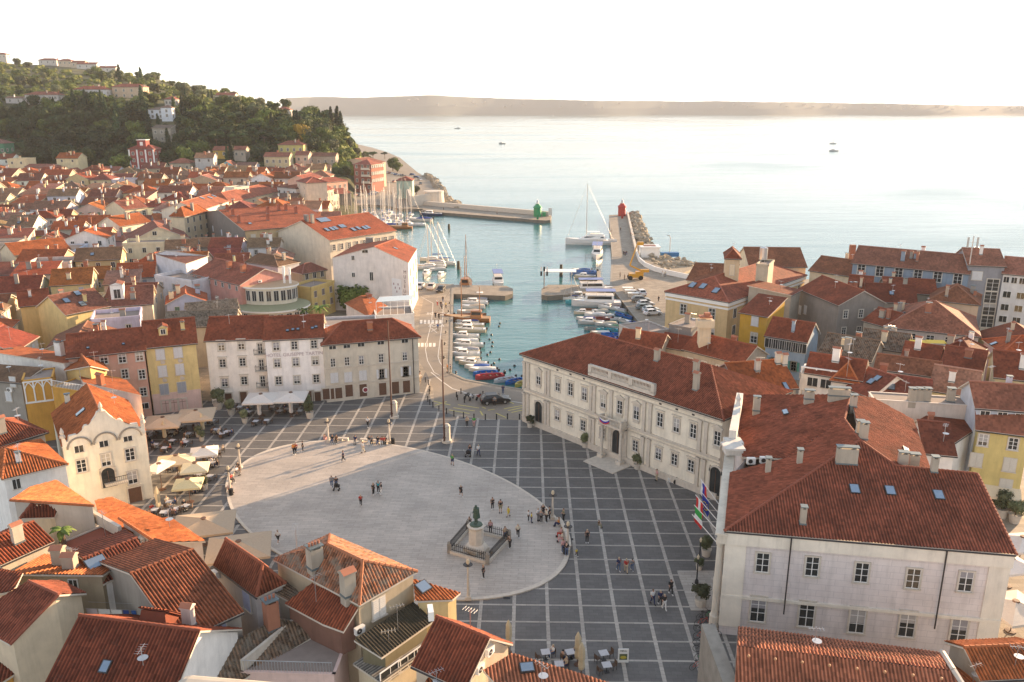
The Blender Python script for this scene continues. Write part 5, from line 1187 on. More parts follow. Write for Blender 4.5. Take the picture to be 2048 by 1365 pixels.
a, b, u, out = h.frame(0); m = M(); c = a+u*2.9+up*3.6; m.face([c-u*2.6, c+u*2.6, c+u*2.6+out*1.6-up*.8, c-u*2.6+out*1.6-up*.8]); m.face([c+u*2.6+out*1.6-up*.8, c-u*2.6+out*1.6-up*.8, c-u*2.6+out*1.6-up*1.1, c+u*2.6+out*1.6-up*1.1]); m.build('awning', CLOTH, h.root, CREAM)
T('town_house', (1955, 812), (2060, 820), 7, 13., 'G', 2., (.5, .55, .62), (.36, .15, .1), 'white attic storey with dark square windows at the right edge above the yellow corner house', win=(3, [11.6], 'd', 1., .8), ch=1)
# hotel row at the back right
h = T('seafront_hotel', (1706, 525), (1938, 547), 12, 13.6, 'G', 3., (.25, .31, .38), (.30, .14, .10), 'long blue grey seafront building with white framed windows under a brown roof', nick='blue grey seafront building', ch=5); h.win(0, 6, [11.], 'g', 1.6, 2.4); h.win(0, 6, [7.], 'g', 1.6, 2.4)
h = T('seafront_hotel', (1938, 529), (2010, 532), 12, 15.4, 'G', 2.6, (.28, .28, .3), (.36, .17, .12), 'dark grey stair tower wing of the seafront row with a stack of square windows', nick='grey stair wing', ch=1); h.wpx(0, [(1985, 571), (1981, 595), (1978, 619), (1974, 643), (1972, 668)], 'g', 2.4, 2.7); h.wpx(0, [(1954, 552)], 's', 2., 1.8)
h = T('seafront_hotel', (2007, 546), (2120, 556), 12, 14., 'G', 2.6, (.64, .62, .6), (.40, .18, .13), 'white end block of the seafront row with rows of small square windows', nick='white end block', ch=0); h.win(0, 7, [12], 'd', 1., 1.2); h.win(0, 4, [8.8, 6., 3.4], 'd', 1.4, 1.3)
m = M(); c = P(1942, 510, 18); r_ = empty('telecom_mast', c-up*2, 'thin lattice antenna mast on the roof ridge of the seafront row', 'antenna'); m.tube(c-up*2, c+up*4, .12)
for sg in (-1, 1): m.box(c+V((sg*1., 0, 2.6)), (.35, .2, 2.2)); m.box(c+V((sg*.5, 0, 2.6)), (1., .06, .06))
m.build('mast', STEEL, r_)
c = P(1700, 542, 8.); r_ = empty('brick_chimney', V((c.x, c.y, 0)), 'tall narrow brown chimney left of the blue grey seafront building', 'chimney'); M().box(V((c.x, c.y, 7.3)), (1.3, 1.1, 14.6)).build('stack', simple('brown_brick', (.20, .08, .05), .9, var=.3), r_)
T('town_house', (1694, 590), (1738, 594), 12, 10., 'G', 3.2, (.5, .52, .36), TERRA, 'steep red roof with pale green wall at the left end of the seafront row', ch=3)
T('town_house', (1735, 600), (1832, 606), 10, 9.6, 'G', 2.6, STN, TERRA3, 'dark red roof in front of the blue grey seafront building, left part', ch=2, sk=1)
T('town_house', (1860, 598), (1958, 608), 10, 9.8, 'H', 2.6, (.56, .42, .3), TBR, 'brown hipped roof with mossy left half in front of the seafront row', ch=3)
T('town_house', (1770, 582), (1872, 588), 9, 9.6, 'G', 2.2, STN, TERRA, 'weathered red roof right below the blue grey wall', ch=2)
h = T('town_house', (1771, 652), (1958, 671), 15, 8.8, 'H', 4., (.56, .5, .45), (.35, .15, .10), 'large hipped red roof over worn white walls, middle of the right quarter', nick='large worn white hipped house', ch=4, sk=2); h.win(0, 5, [6.4], 'g', 1.3, 1.5)
T('town_house', (1728, 640), (1772, 652), 8, 8.6, 'G', 2., STN, TERRA, 'narrow red roof left of the large hipped house', ch=2)
T('town_house', (1722, 690), (1810, 702), 8, 8.4, 'G', 2., (.45, .4, .34), OLDT, 'mossy brown old tiled roof right of the veranda house', tile='old', ch=3)
T('town_house', (1640, 705), (1740, 722), 9, 8.2, 'G', 2.4, STN, OLDT, 'rough old tiled roof with a cream chimney in front of the tall stone house', tile='old', ch=3)
T('town_house', (1806, 712), (1876, 722), 7, 8.6, 'G', 1.6, LPINK, TERRA, 'small pinkish red roof below the two yellow awnings', ch=1)
T('town_house', (1884, 730), (1962, 742), 10, 8.8, 'G', 2., STN, TERRA, 'broad red roof with one blue skylight next to the alley at the right', ch=1, sk=1)
T('town_house', (1880, 700), (1948, 712), 7, 8.6, 'H', 1.8, STN, TERRA3, 'dark hipped roof right of the two yellow awnings', ch=2)
T('town_house', (1992, 752), (2080, 762), 10, 10., 'G', 2.6, (.55, .45, .28), TERRA, 'brown roofed ochre house across the alley at the right edge', ch=1, nick='ochre house across the alley')
m = M()
for x in (1836, 1869): c = P(x, 683, 9.6); m.face([c+V((-1.6, 0, .3)), c+V((1.6, 0, .2)), c+V((1.6, -1.2, -.1)), c+V((-1.6, -1.2, 0))])
tagset(m.build('awning', CLOTH, None, (.5, .4, .06)), 'two yellow terrace awnings below the large worn hipped house', 'awning')
h = [x for x in HOUSES if getattr(x, 'name', '') == 'balcony_house'][0]; a, b, u, out = h.frame(0); L = (b-a).length; m = M(); ax = (u, out, up)
for i in range(4): m.box(a+u*(.15+(L-.3)*i/3)+up*10.6, (.22, .22, 1.4), ax=ax)
m.box((a+b)/2+up*11.2, (L, .2, .18), ax=ax); m.build('balcony_frame', WHITE, h.root)
# ================================================= hand-read houses of the old town and the hill
h = T('town_house', (132, 628), (218, 611), 11, 9.6, 'G', 2.8, YEL, (.27, .12, .09), 'house with dark roof, three small blue skylights and yellow cornice in the old town', ch=2, nick='dark roof with blue skylights')
for q in ((155, 588), (133, 603), (165, 609)): h.sky(*q, 1., 1.3)
h = T('town_house', (219, 612), (304, 606), 10, 9.4, 'G', 2.8, CREAM, (.30, .13, .10), 'house with one white gabled dormer in its dark roof in the old town', ch=2, nick='dark roof with white dormer'); dormer(h, 236, 600, 2.4, 3., 3., WHT)
h = T('town_house', (40, 612), (98, 606), 9, 9.2, 'G', 2.2, YEL, TERRA3, 'house with yellow cornice left of the dark roof with blue skylights', ch=1)
h = T('town_house', (258, 484), (378, 476), 16, 10.4, 'g', 3.8, CREAM, (.30, .12, .09), 'broad cream gable with one round window in the old town', ch=1, nick='cream gable with round window')
h.wpx(0, [(309, 467)], 'd', 1.1, 1.1)
h = T('town_house', (341, 431), (368, 432), 13, 14.5, 'H', 2.4, CREAM, TERRA2, 'tall cream house with its whole side bright in the low sun', ch=2, nick='tall sunlit cream house'); h.win(1, 4, [12, 9, 6, 3], 'd', .9, 1.6)
h = T('town_house', (250, 419), (294, 414), 12, 11.5, 'G', 2.6, CREAM, (.34, .13, .1), 'cream house with long red roof and a tall window left of the tall sunlit house', win=(3, [8], 'g', 1.4, 2.2), ch=3)
h = T('town_house', (402, 420), (457, 402), 14, 13, 'G', 2.6, LCREAM, (.44, .16, .09), 'cream block with six white roof lights left of the long red roof', ch=2, win=(5, [9, 5], 'g', 1., 1.7), nick='cream block with white roof lights')
for q in ((404, 397), (420, 396), (428, 393), (436, 394)): h.sky(*q, 1., 1.8)
h = T('town_house', (460, 405), (562, 381), 14, 12, 'H', 3., CREAM, (.40, .14, .09), 'cream house with stepped glass roof storey behind the ochre apartment house', ch=2, win=(6, [9, 5], 'g', 1., 1.7), nick='cream house with glass roof storey')
T('roof_storey', (468, 377), (498, 374), 6, 15.5, 'F', .4, LCREAM, TERRA, 'glass and white roof storey on the cream house', ch=0, zb=12, win=(4, [1.], 'd', 1.4, 1.9))
h = T('town_house', (146, 505), (176, 490), 10, 9, 'F', .4, (.5, .56, .68), TERRA, 'house with a pale blue white wall standing alone above brown roofs', ch=0)
h = T('town_house', (196, 448), (240, 452), 12, 10.6, 'g', 2.6, LCREAM, TERRA2, 'cream house with two staggered red gables in the old town', ch=2, win=(2, [7], 's', 1.2, 1.6), nick='cream house with staggered gables')
h = T('town_house', (62, 472), (102, 470), 10, 8.5, 'G', .8, (.6, .55, .08), TERRA, 'low wall painted bright yellow among old town roofs', ch=0)
h = T('town_house', (0, 500), (30, 510), 14, 9.5, 'g', 2.4, CREAM, TERRA2, 'cream gable house with orange roof edge at the left edge of the old town', ch=1)
def HH(nm, bl, br, by, eh, d, rt, rise, wc, rc, lb, win=None, nick=None, ch=1, st='g', w=1.3, hh=1.7, tile='far', dz=0):
    """hill house: base line in the photo, standing on the terrain"""
    c = hillpx((bl+br)/2, by)
    for k_ in range(1, 9): c = c or hillpx((bl+br)/2, by+k_*2)
    if c is None: c = P((bl+br)/2, by, 0)
    z = c.z+dz; A, B = P(bl, by, z), P(br, by, z)
    k = c.y/A.y if z != CH else 1
    A, B = V(((bl-CX)/FPX*(c.y*_c-(z-CH)*_s), c.y, z+eh)), V(((br-CX)/FPX*(c.y*_c-(z-CH)*_s), c.y, z+eh))
    h = RH(A, B, d, z+eh, rt, rise, zb=z-3, name=nm, label=lb, wcol=wc, rcol=rc, tile=tile, nick=nick)
    if win: h.win(0, win[0], [r+3 for r in win[1]], st, w, hh); h.win(1, 2, [r+3 for r in win[1]], st, w, hh)
    h.auto(ch); return h
RB = (.36, .15, .11)
HH('villa', 52, 118, 210, 6.6, 10, 'H', 2., (.55, .5, .47), RB, 'wide white villa with red hipped roof and large windows, left end of the hill terrace', (6, [3.6, .4]), 'wide white hill villa', 2, w=1.8, hh=1.8)
HH('garage', 12, 46, 207, 3.2, 7, 'G', 1., (.5, .46, .44), (.3, .2, .16), 'low garage with flat gable left of the wide white hill villa', (2, [.5]))
HH('villa', 150, 214, 200, 7.2, 10, 'H', 2., (.58, .55, .55), (.42, .14, .10), 'white villa with balconies, solar panels and tall red chimney on the hill', (4, [4., .4]), 'hill villa with balconies', 3)
HH('villa', 226, 288, 196, 7.6, 10, 'H', 2., (.56, .42, .3), (.42, .15, .11), 'ochre cream villa with red roof right of the villa with balconies', (4, [4.2, .6]), 'ochre hill villa', 3)
HH('villa', 298, 330, 240, 6., 9, 'H', 1.2, (.66, .68, .72), (.25, .2, .18), 'bright white cubic house among dark trees, left part', (2, [3.5, .6]), 'bright white cubic house', 0)
HH('villa', 324, 346, 243, 8.6, 7, 'H', 1.4, (.68, .7, .74), (.3, .2, .17), 'bright white tower-like house among dark trees, right part', (1, [5.5, 2.6]), None, 0)
HH('villa', 307, 344, 285, 8.4, 8, 'S', 1.6, (.32, .29, .24), (.2, .17, .15), 'dull beige house with one white framed window below the white cubic house', (3, [5, 1.]), None, 0)
h = HH('red_villa', 262, 312, 343, 12.2, 10, 'H', 2.4, (.30, .07, .06), (.32, .1, .08), 'dark red four storey villa with white corner strips and small belvedere', (3, [8.8, 5, 1.2]), 'dark red villa', 0)
a, b, u, out = h.frame(0); L = (b-a).length; m = M(); zb = h.zb
for x in (.25, L*.33, L*.67, L-.25): m.box(a+u*x+out*.1+up*(zb+9), (.8, .25, 12), ax=(u, out, up))
m.build('corner_strip', WHITE, h.root); q = h.c; M().box((q.x, q.y-1, zb+18.), (5, 5, 4)).build('belvedere', PLASTER, h.root, (.30, .07, .06)); M().box((q.x, q.y-1, zb+20.1), (5.6, 5.6, .3)).build('belvedere_rail', WHITE, h.root); M().box((q.x, q.y-3.6, zb+18), (1.6, .3, 2.)).build('window', WHITE, h.root)
HH('terrace_wall', 225, 310, 358, 4., 7, 'F', .5, (.6, .62, .62), TERRA, 'pale terrace wall with windows under the dark red villa', (4, [.8]), None, 0)
HH('pink_villa', 55, 108, 368, 9., 10, 'G', 1., (.42, .18, .14), RB, 'dusky pink block with rows of dark openings at the foot of the hill', (3, [5.6, 2.]), 'dusky pink block', 0, 'd', 2.2, 1.5)
HH('small_house', 130, 158, 370, 6., 8, 'g', 2.4, (.28, .27, .27), RB, 'small grey gabled house right of the dusky pink block', (1, [3.4]), None, 0)
HH('long_house', 184, 238, 362, 5., 9, 'G', 2., (.6, .6, .66), RB, 'long low white house with red roof left of the dark red villa terrace', (3, [1.]), None, 1)
HH('cream_villa', 342, 383, 361, 9., 10, 'H', 2.2, (.46, .4, .3), RB, 'square cream villa with small central gable at the foot of the hill', (3, [5.8, 1.6]), 'square cream villa', 0)
HH('green_house', -20, 12, 316, 8, 10, 'H', 2., (.08, .22, .13), (.28, .15, .13), 'dark green house with red roof cut by the left edge on the hill', (3, [3.]), None, 0)
HH('yellow_villa', 558, 608, 316, 7.4, 10, 'H', 2., (.52, .46, .17), (.34, .13, .09), 'yellow green villa with red hipped roof below the orange autumn tree', (4, [3.6]), 'yellow green villa', 2)
HH('terraced_villa', 530, 580, 345, 8.6, 9, 'G', 2., (.55, .45, .28), RB, 'cream two storey house with red roof below the yellow green villa', (4, [5, 1.2]), 'cream two storey hill house', 1)
HH('terraced_villa', 592, 618, 335, 7., 9, 'G', 1.8, (.6, .42, .33), RB, 'small pink house right of the cream two storey hill house', (2, [3.6]), None, 0)
HH('terraced_villa', 618, 672, 334, 6., 9, 'G', 1.6, (.4, .33, .26), (.28, .14, .1), 'long low brown house under the cliff left of the hanging ivy', (4, [2.]), None, 0)
HH('ochre_cottage', 427, 456, 320, 5., 8, 'G', 1.8, (.56, .36, .08), RB, 'small orange yellow cottage with red roof behind a dark fir', (2, [2.]), 'orange yellow cottage', 0)
HH('ochre_cottage', 468, 492, 322, 6.4, 8, 'G', 1.8, (.5, .42, .34), RB, 'cottage with roof terrace right of the dark fir', (2, [3.]), None, 0)
HH('turquoise_house', 438, 474, 358, 6.4, 8, 'g', 3., (.14, .42, .52), (.3, .13, .1), 'turquoise gabled house at the foot of the hill', (1, [3.]), 'turquoise gabled house', 0)
HH('grey_house', 474, 512, 360, 7.6, 9, 'G', 1.6, (.42, .48, .54), (.25, .15, .13), 'pale blue grey house with dark windows right of the turquoise gabled house', (3, [4.6, 1.]), None, 0)
HH('grey_house', 512, 550, 362, 5.6, 9, 'S', 1., (.36, .38, .4), (.22, .12, .1), 'low blue grey house with veranda next to the cream two storey hill house', (4, [1.]), None, 0)
for bl, br, by, eh, lb in ((78, 114, 127, 5.6, 'cream villa with wide low roof on the skyline, left of the skyline row'), (117, 144, 126, 6.4, 'white square house on the skyline, second of the skyline row'), (144, 170, 127, 6.2, 'ochre flat looking house on the skyline, third of the skyline row'), (154, 194, 137, 5.4, 'white gabled house below the skyline row'), (198, 232, 139, 4.6, 'low white house at the right end of the skyline row'), (-12, 14, 118, 9., 'red roofed house on the skyline at the left edge'),
    (330, 352, 213, 4.5, 'pale orange roofed house half hidden in trees above the white cubic house'), (552, 580, 231, 4., 'white house with dark red roof half hidden in pines near the headland'), (432, 470, 203, 4.5, 'pinkish villa with red roof high in the trees, middle of the hill'), (372, 384, 150, 3., 'tiny white house on the skyline below the lone cypress')):
    HH('hill_house', bl, br, by, eh, 9, random.choice('GH'), 1.8, random.choice([(.6, .55, .5), (.6, .48, .36)]), (.42, .16, .12), lb, (3, [eh-3.2]), None, 1)
# ================================================= the rest of the old town, one house at a time
FOOT = []
for h in HOUSES:
    if getattr(h, 'sides', None): FOOT.append([(a.x, a.y) for a, b in h.sides])
def overlaps(poly, mar):
    cx = sum(p[0] for p in poly)/4; cy = sum(p[1] for p in poly)/4
    pts = [((p[0]-cx)*mar+cx, (p[1]-cy)*mar+cy) for p in poly]; pts += [((pts[i][0]+pts[(i+1) % 4][0])/2, (pts[i][1]+pts[(i+1) % 4][1])/2) for i in range(4)]+[(cx, cy)]
    for f in FOOT:
        fx_ = sum(p[0] for p in f)/len(f); fy_ = sum(p[1] for p in f)/len(f)
        if abs(fx_-cx) > 45 or abs(fy_-cy) > 45: continue
        if any(inpoly(q, f) for q in pts) or any(inpoly(q, pts[:4]) for q in f) or inpoly((fx_, fy_), pts[:4]): return True
    return False
WALLN = [('white', WHT), ('cream', CREAM), ('pale yellow', (.64, .54, .32)), ('grey stone', STN), ('pinkish', LPINK), ('ochre', (.58, .44, .26)), ('pale grey', (.5, .48, .45)), ('bluish white', (.55, .58, .65))]
ROOFN = [('brown red', TERRA), ('orange red', TERRA2), ('dark red', (.27, .10, .07)), ('old mossy', (.28, .18, .12)), ('faded pink red', (.42, .22, .16))]
FORM = {'G': 'gabled', 'g': 'gable fronted', 'H': 'hipped', 'S': 'lean-to', 'F': 'flat terraced'}
NEWH = []; rr = random.Random(21)
sqp = [(p.x, p.y) for p in sq]
def fill(y0, y1, xl, xr, ls, ds, ang, maxn, zlo, zhi):
    y = y0; n = 0
    while y < y1:
        x = xl(y)
        while x < xr(y) and n < maxn:
            L = rr.uniform(*ls); d = rr.uniform(*ds); th = ang(x, y)+rr.choice([0, 0, 0, pi/2])+rr.uniform(-.12, .12)
            cx, cy = x+L/2, y+d/2+rr.uniform(-1.5, 1.5); u = (cos(th), sin(th)); nn = (-u[1], u[0])
            poly = [(cx+u[0]*a*L/2+nn[0]*b*d/2, cy+u[1]*a*L/2+nn[1]*b*d/2) for a, b in ((-1, -1), (1, -1), (1, 1), (-1, 1))]
            ok = all(inpoly(p, coast) and not inpoly(p, sqp) for p in poly) and not overlaps(poly, .96)
            if ok:
                zg = max(0, ground(cx, cy)); wn, wc = rr.choice(WALLN); rn, rc = rr.choice(ROOFN[:3]+ROOFN); ty = rr.choice('GGGGHHgSF' if cy > 150 else 'GGHg'); ze = zg+rr.uniform(zlo, zhi)
                wc = tuple(c*rr.uniform(.85, 1.05) for c in wc); rc = tuple(c*rr.uniform(.85, 1.15) for c in rc)
                c4 = [V((p[0], p[1], ze)) for p in poly]
                k0 = min(range(4), key=lambda i: (c4[i].y+c4[(i+1) % 4].y)); A, B = c4[k0], c4[(k0+1) % 4]; D = (c4[(k0+2) % 4]-B).length
                old = rn == 'old mossy'
                h = RH(A, B, D, ze, ty, {'G': .24, 'g': .24, 'H': .24, 'S': .16, 'F': 0}[ty]*(D if ty in 'GS' else min(L, d))+(.7 if ty == 'F' else 0), zb=zg-1, name='town_house', label='x', group='old town houses', wcol=wc, rcol=rc, tile='far')
                if cy < 330:
                    nc = max(1, int((B-A).length/3.2)); h.win(0, nc, [ze-zg-1.2, ze-zg-4.2][:1 if cy > 260 else 2], rr.choice('gsd'), .9, 1.3, scol=rr.choice([(.6, .6, .6), (.15, .22, .15), (.35, .4, .5)]))
                    h.win(1, max(1, int(D/3.5)), [ze-zg-1.2], rr.choice('gsd'), .9, 1.3)
                else: h.win(0, 2, [ze-zg-1.2], 'd', 1., 1.3)
                random.seed(rr.random()); h.auto(rr.choice([2, 3, 3, 4]) if ty != 'F' else 1, rr.choice([0, 0, 1]) if cy < 300 and ty != 'F' else 0)
                NEWH.append((h, wn, rn, FORM[ty], L*d)); FOOT.append(poly); n += 1; x += L+rr.uniform(.3, 1.6)
            else: x += 2.
        y += ds[0]*.93
    return n
n1 = fill(104, 200, lambda y: -(y*.66+8), lambda y: -.42*y, (7, 11), (7, 9), lambda x, y: .25, 60, 7.5, 10.)
n2 = fill(200, 300, lambda y: -(y*.70+5), lambda y: -.31*y, (7.5, 12), (7.5, 9.5), lambda x, y: .2, 125, 7.5, 11.)
n3 = fill(300, 468, lambda y: -(y*.70), lambda y: -.24*y, (9.5, 14), (9, 11), lambda x, y: .05, 135, 7, 10.5)
n4 = fill(110, 150, lambda y: 58, lambda y: y*.64, (8, 12), (8, 10), lambda x, y: -.15, 40, 6., 8.)
print('fill', n1, n2, n3, n4)
NICKS = [(h.nick, proj(h.c+V((0, 0, 8)))) for h in HOUSES if getattr(h, 'nick', None)]
for h, wn, rn, fm, ar in NEWH:
    p = proj(h.c+V((0, 0, 8))); best = min(NICKS, key=lambda q: abs(q[1][0]-p[0])+1.6*abs(q[1][1]-p[1])+9)
    dx, dy = p[0]-best[1][0], p[1]-best[1][1]
    rel = ('just left of' if dx < 0 else 'just right of') if abs(dx) > 1.2*abs(dy) else ('behind' if dy < 0 else 'in front of')
    h.root['label'] = f"{wn} house, {rn} {fm} roof, {rel} {best[0]}"
# television aerials and dishes on the nearer roofs
ra = random.Random(31)
for h in HOUSES:
    if not getattr(h, 'planes', None) or not h.sides or V((h.c.x, h.c.y)).length > 230 or ra.random() < .35: continue
    q = ra.choice(h.planes); ws = [ra.random()+.2 for _ in q]; t = sum(ws); p = sum((a*(w_/t) for a, w_ in zip(q, ws)), V()); r = h.roof_at(p.x, p.y)
    if not r: continue
    b = V((p.x, p.y, r[0]-.1)); L = ra.uniform(1.6, 3.); d = V((cos(h.c.x), sin(h.c.x), 0)); e = V((-d.y, d.x, 0)); m = M(); m.tube(b, b+up*L, .03, None, 5); m.tube(b+up*(L-.15)-d*.6, b+up*(L-.15)+d*.6, .018, None, 4)
    for k in range(5): c = b+up*(L-.15)+d*(-.5+.25*k); m.tube(c-e*.28, c+e*.28, .012, None, 3)
    if ra.random() < .4: c = b+up*(L*.45); m.lathe([(0, .0), (.22, .05), (.36, .14)], c+V((.1, -.12, 0)), 12)
    m.build('aerial', STEEL, h.root)
# ================================================= vegetation
def leafm(name, c1, c2):
    m, nt, b = nmat(name); p = pos(nt)
    oi = nt.nodes.new('ShaderNodeObjectInfo').outputs['Random']
    c = mixc(nt, ramp(nt, noi(nt, p, .35, 4, .7), [(.35, 0.), (.65, 1.)]), c1, c2)
    c = mixc(nt, 1., c, ramp(nt, oi, [(0., .45), (1., 1.6)]), 'MULTIPLY')
    nt.links.new(c, b.inputs['Base Color']); b.inputs['Roughness'].default_value = .7
    b.inputs['Specular IOR Level'].default_value = .2; return m
LF = leafm('broadleaf_foliage', (.03, .055, .01), (.12, .145, .03)); LC = leafm('cypress_foliage', (.012, .03, .012), (.03, .055, .02)); LP = leafm('pine_foliage', (.02, .045, .015), (.05, .085, .025))
LO = leafm('olive_foliage', (.07, .085, .04), (.14, .15, .08)); LY = leafm('autumn_foliage', (.22, .15, .02), (.3, .2, .03)); LI = leafm('ivy_foliage', (.09, .13, .02), (.2, .22, .04)); LPL = leafm('palm_fronds', (.05, .1, .02), (.14, .18, .04))
BARK = simple('bark', (.09, .06, .04), .9, var=.3, vscl=3)
def leaves(m, c, r, n, s, rn, mi=0):
    for _ in range(n):
        d = V((rn.gauss(0, 1), rn.gauss(0, 1), rn.gauss(0, 1))).normalized(); k = rn.uniform(.72, 1.08)
        p = V(c)+V((d.x*r[0], d.y*r[1], d.z*r[2]))*k; a = (d+V((rn.uniform(-.8, .8), rn.uniform(-.8, .8), rn.uniform(-.5, .9)))).normalized(); x = a.orthogonal().normalized(); y = a.cross(x); q = s*rn.uniform(.6, 1.3)
        t = rn.uniform(0, 6.28); x, y = x*cos(t)+y*sin(t), y*cos(t)-x*sin(t)
        m.face([p-x*q, p-y*q*.6, p+x*q, p+y*q*.6], mi)
def crown_proto(kind, seed, dens=1.):
    rn = random.Random(seed); m = M()
    if kind in ('broad', 'olive'):
        m.tube((0, 0, -.3), (0, 0, .7), .07, .05, 6, 1)
        for i in range(11):
            t = rn.uniform(0, 6.28); r = rn.uniform(.1, .62); z = rn.uniform(.5, 1.25); s = rn.uniform(.26, .5)
            if i == 0: r, z, s = 0, .85, .6
            m.tube((0, 0, .4), (r*cos(t)*.8, r*sin(t)*.8, z), .03, .012, 4, 1, False)
            c = (r*cos(t), r*sin(t), z); m.blob(c, (s*.68, s*.68, s*.55), 0, 7, 5, .2); leaves(m, c, (s, s, s*.85), int(95*dens), .1, rn)
    elif kind == 'cypress':
        m.tube((0, 0, -.1), (0, 0, .3), .03, .03, 5, 1)
        for i in range(10):
            z = .08+i*.095; s = .13*sin(min(1, (1.02-z)*1.5+.08)*pi/2)+.01; c = (rn.uniform(-.02, .02), rn.uniform(-.02, .02), z)
            m.blob(c, (s*.8, s*.8, .08), 0, 7, 4, .2); leaves(m, c, (s, s, .09), int(60*dens), .035, rn)
    elif kind == 'pine':
        m.tube((0, 0, -.3), (.05, 0, .9), .05, .035, 6, 1)
        for i in range(9):
            t = rn.uniform(0, 6.28); r = rn.uniform(.1, .7); z = 1.05+rn.uniform(-.12, .12); s = rn.uniform(.25, .42)
            m.tube((.04, 0, .7), (r*cos(t)*.9, r*sin(t)*.9, z-.05), .025, .01, 4, 1, False); c = (r*cos(t), r*sin(t), z)
            m.blob(c, (s*.75, s*.75, s*.28), 0, 7, 4, .2); leaves(m, c, (s, s, s*.42), int(80*dens), .07, rn)
    m.leaf = 1; return m
def protos(kind, mat, n): return [crown_proto(kind, 100+i*7+len(kind)).mesh(kind+'_tree', [mat, BARK]) for i in range(n)]
TB, TC, TP, TO = protos('broad', LF, 4), protos('cypress', LC, 3), protos('pine', LP, 3), protos('olive', LO, 3)
TY = protos('broad', LY, 1)
LD = leafm('shade_darkened_foliage', (.012, .024, .008), (.04, .06, .018)); TD = protos('broad', LD, 3)  # leaf colour darkened to stand in for shade on the lower slope
def plant_tree(me, name, p, s, label, cat='tree', group=None, sz=None):
    o = inst(me, name, p, None, random.uniform(0, 6.28), (s, s, sz or s)); return tagset(o, label, cat, group)
TREES = []
random.seed(5)
def reg(o, base): TREES.append((o, base))
hp = lambda px, py: hillpx(px, py)
# cypresses one can tell apart
for x, y, s in ((379, 152, 13), (241, 168, 15), (284, 172, 14), (285, 215, 13), (173, 222, 13), (150, 225, 14), (110, 228, 10), (196, 235, 12), (165, 245, 13), (236, 250, 14), (238, 290, 18), (122, 240, 9), (412, 245, 12), (418, 200, 7), (424, 196, 7), (545, 262, 11), (596, 262, 12), (602, 262, 10), (612, 268, 12), (664, 262, 15), (676, 268, 17), (683, 276, 16), (657, 262, 13), (590, 255, 10), (722, 292, 9), (515, 290, 9), (516, 235, 9), (455, 270, 12), (498, 260, 12), (70, 255, 9), (350, 235, 12), (365, 228, 11), (318, 262, 10), (205, 220, 12), (212, 224, 10), (140, 220, 9), (260, 245, 12), (300, 270, 13), (338, 300, 12), (395, 290, 12), (372, 200, 8), (640, 258, 12), (630, 262, 11), (464, 330, 13), (456, 330, 10), (700, 305, 9)):
    p = hp(x, y+2)
    if p: reg(plant_tree(random.choice(TC), 'cypress', p-V((0, 0, .6)), s*1.05, '', 'tree', 'cypresses on the hillside', s*1.15), 'dark slender cypress')
cnt = 0
while cnt < 42:   # pines, dark belt and headland
    x, y = random.uniform(420, 690), random.uniform(225, 300)
    if y < ipl(x, AX, SKY)+6: continue
    p = hp(x, y)
    if p is None or ground(p.x, p.y) < 4: continue
    reg(plant_tree(random.choice(TP), 'pine_tree', p, random.uniform(5, 7.5), '', 'tree', 'pines on the headland'), 'dark pine with spreading crown'); cnt += 1
cnt = 0
def near_house(p, r=9):
    for h in HOUSES:
        c = h.c
        if abs(c.x-p.x) < r and abs(c.y-p.y) < r: return True
    return False
while cnt < 285:
    x = random.uniform(-30, 690); lo = ipl(x, AX, SKY); y = lo+(345-lo)*random.random()**1.25
    p = hp(x, y)
    if p is None or near_house(p): continue
    if p.y < 462: continue
    # keep the sight line to the hand-read villas open
    if any((abs(proj(h.c)[0]-x) < 26 and 0 < p.y < h.c.y and h.c.y-p.y < (24 if h.c.y < 800 else 80)) for h in HOUSES if h.c.y > 455): continue
    ol = y < lo+62 and random.random() < .35
    s = random.uniform(4.5, 8.5) if y > 215 else random.uniform(3.5, 6.5)
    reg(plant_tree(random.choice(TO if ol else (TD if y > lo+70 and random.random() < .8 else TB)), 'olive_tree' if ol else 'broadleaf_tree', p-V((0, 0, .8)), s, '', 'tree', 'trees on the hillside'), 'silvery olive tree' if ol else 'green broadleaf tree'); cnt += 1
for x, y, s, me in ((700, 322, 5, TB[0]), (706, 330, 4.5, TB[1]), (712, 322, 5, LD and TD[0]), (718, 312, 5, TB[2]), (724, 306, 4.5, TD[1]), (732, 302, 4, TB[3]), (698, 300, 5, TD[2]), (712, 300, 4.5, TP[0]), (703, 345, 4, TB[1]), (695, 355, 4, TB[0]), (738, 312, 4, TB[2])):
    reg(plant_tree(me, 'broadleaf_tree', hp(x, y) or P(x, y+14), s, '', 'tree', 'trees on the hillside'), 'green headland tree')
for x, y, s, me, lb in ((607, 288, 8, TY[0], 'round orange autumn tree above the yellow green villa'), (650, 338, 2.6, TY[0], 'small orange tree among gardens right of the pink hill house')):
    p = hp(x, y) or P(x, y); plant_tree(me, 'autumn_tree', p-V((0, 0, 1)), s, lb)
